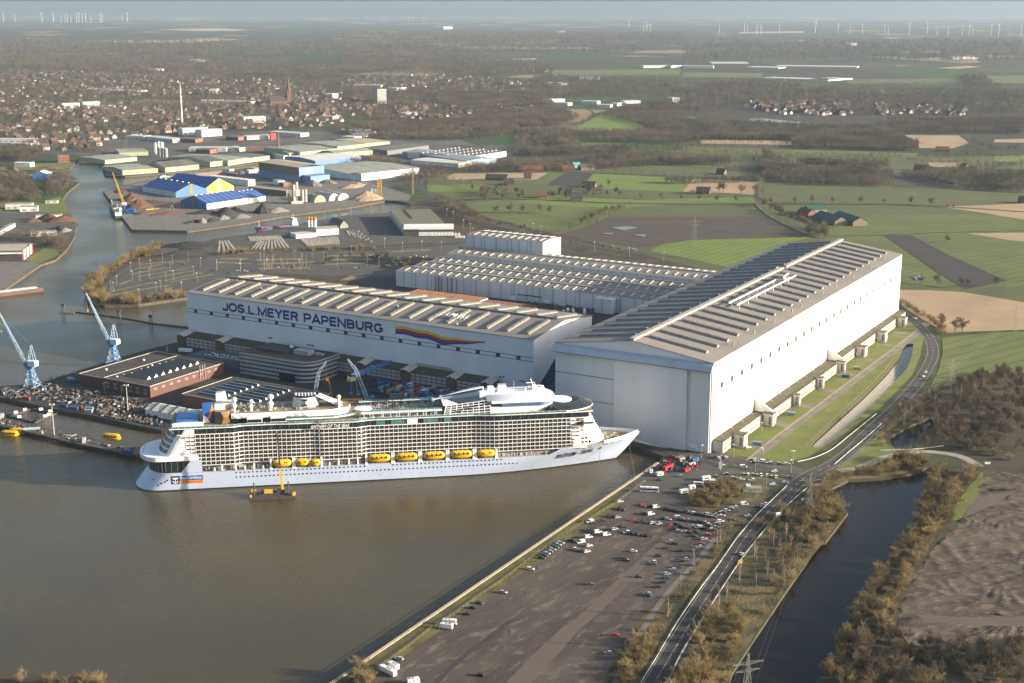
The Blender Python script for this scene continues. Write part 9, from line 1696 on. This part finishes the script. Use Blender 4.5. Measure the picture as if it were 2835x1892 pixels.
MB().lathe((0, 0, 0), [(10, 0), (10, 3), (9.6, 3.1), (0, 3.3)], 18).obj('slurry_tank', m_conc, loc=G(*z4(1582, 302)), label='round concrete slurry tank at the green barns', cat='tank')
m_turb = M('turbine_grey', (.42, .43, .45), .6)
def turbine(p, hub, label, group, a):
 t = thing('wind_turbine', label, 'wind turbine', p, rt.uniform(-.5, .5), group); s = hub / 100; MB().tube((0, 0, 0), (0, 0, hub), 3.4 * s, 7, 2 * s).obj('tower', m_turb, t); MB().box(-2.5 * s, 2.5 * s, -5 * s, 6 * s, hub - 2 * s, hub + 3 * s).obj('nacelle', m_turb, t)
 for k in range(3): b = a + k * 2.094; MB().add([(-1.6 * s, -6 * s, 0), (1.6 * s, -6 * s, 0), (.5 * s, -6 * s, 42 * s), (-.5 * s, -6 * s, 42 * s), (-1.4 * s, -5 * s, 0), (1.4 * s, -5 * s, 0), (.4 * s, -5.4 * s, 42 * s), (-.4 * s, -5.4 * s, 42 * s)], [(0, 1, 2, 3), (7, 6, 5, 4), (1, 5, 6, 2), (0, 3, 7, 4)]).xform(Matrix.Translation((0, 0, hub)) @ Matrix.Rotation(b, 4, 'Y')).obj('blade', m_turb, t)
for x, y in ((253, 228), (424, 226), (444, 226), (510, 242), (538, 237), (665, 234), (912, 228), (1068, 232), (1150, 234), (1235, 236), (1390, 228), (1413, 238), (1557, 241), (1684, 233), (1750, 244), (1826, 250), (1921, 247), (1970, 247), (1995, 242), (2121, 250), (2173, 252), (2250, 250), (2327, 246)): turbine(G(*zT3(x, y)), rt.uniform(88, 112), 'white wind turbine on the right-hand plain', 'wind turbines on the plain', rt.uniform(0, 2))
for x, y in ((25, 152), (104, 152), (290, 157), (370, 155), (421, 157), (449, 158), (465, 157), (490, 155), (528, 157), (545, 157), (568, 156), (592, 157), (628, 157), (690, 156), (704, 156), (843, 152), (878, 152)): turbine(G(*zT1(x, y)), rt.uniform(110, 150), 'pale wind turbine of the far horizon cluster', 'horizon turbine cluster', rt.uniform(0, 2))
for x, y, z in ((183, 152, zT2), (282, 152, zT2), (307, 152, zT2), (465, 152, zT2), (490, 152, zT2), (568, 152, zT2), (2080, 232, zT2), (2103, 232, zT2), (2126, 228, zT2), (1979, 190, zT2)): turbine(G(*z(x, y)), rt.uniform(80, 110), 'pale wind turbine standing between the two big clusters', 'scattered turbines', rt.uniform(0, 2))
print('WOOD TREES', NT, 'HOUSES', len(hp))
# == air
hz = MB().box(-16500, 16500, -1200, 33600, -9.5, 345).obj('haze', [], kind='stuff')
hm = bpy.data.materials.new('haze_air'); hm.use_nodes = True; t = hm.node_tree; t.nodes.clear()
ho = t.nodes.new('ShaderNodeOutputMaterial'); pv = t.nodes.new('ShaderNodeVolumePrincipled')
pv.inputs['Color'].default_value = (.60, .79, 1.0, 1); pv.inputs['Density'].default_value = 1.8e-5; pv.inputs['Anisotropy'].default_value = 0.2
t.links.new(pv.outputs[0], ho.inputs['Volume']); hz.data.materials.append(hm)
hm.cycles.homogeneous_volume = True if hasattr(hm.cycles, 'homogeneous_volume') else None
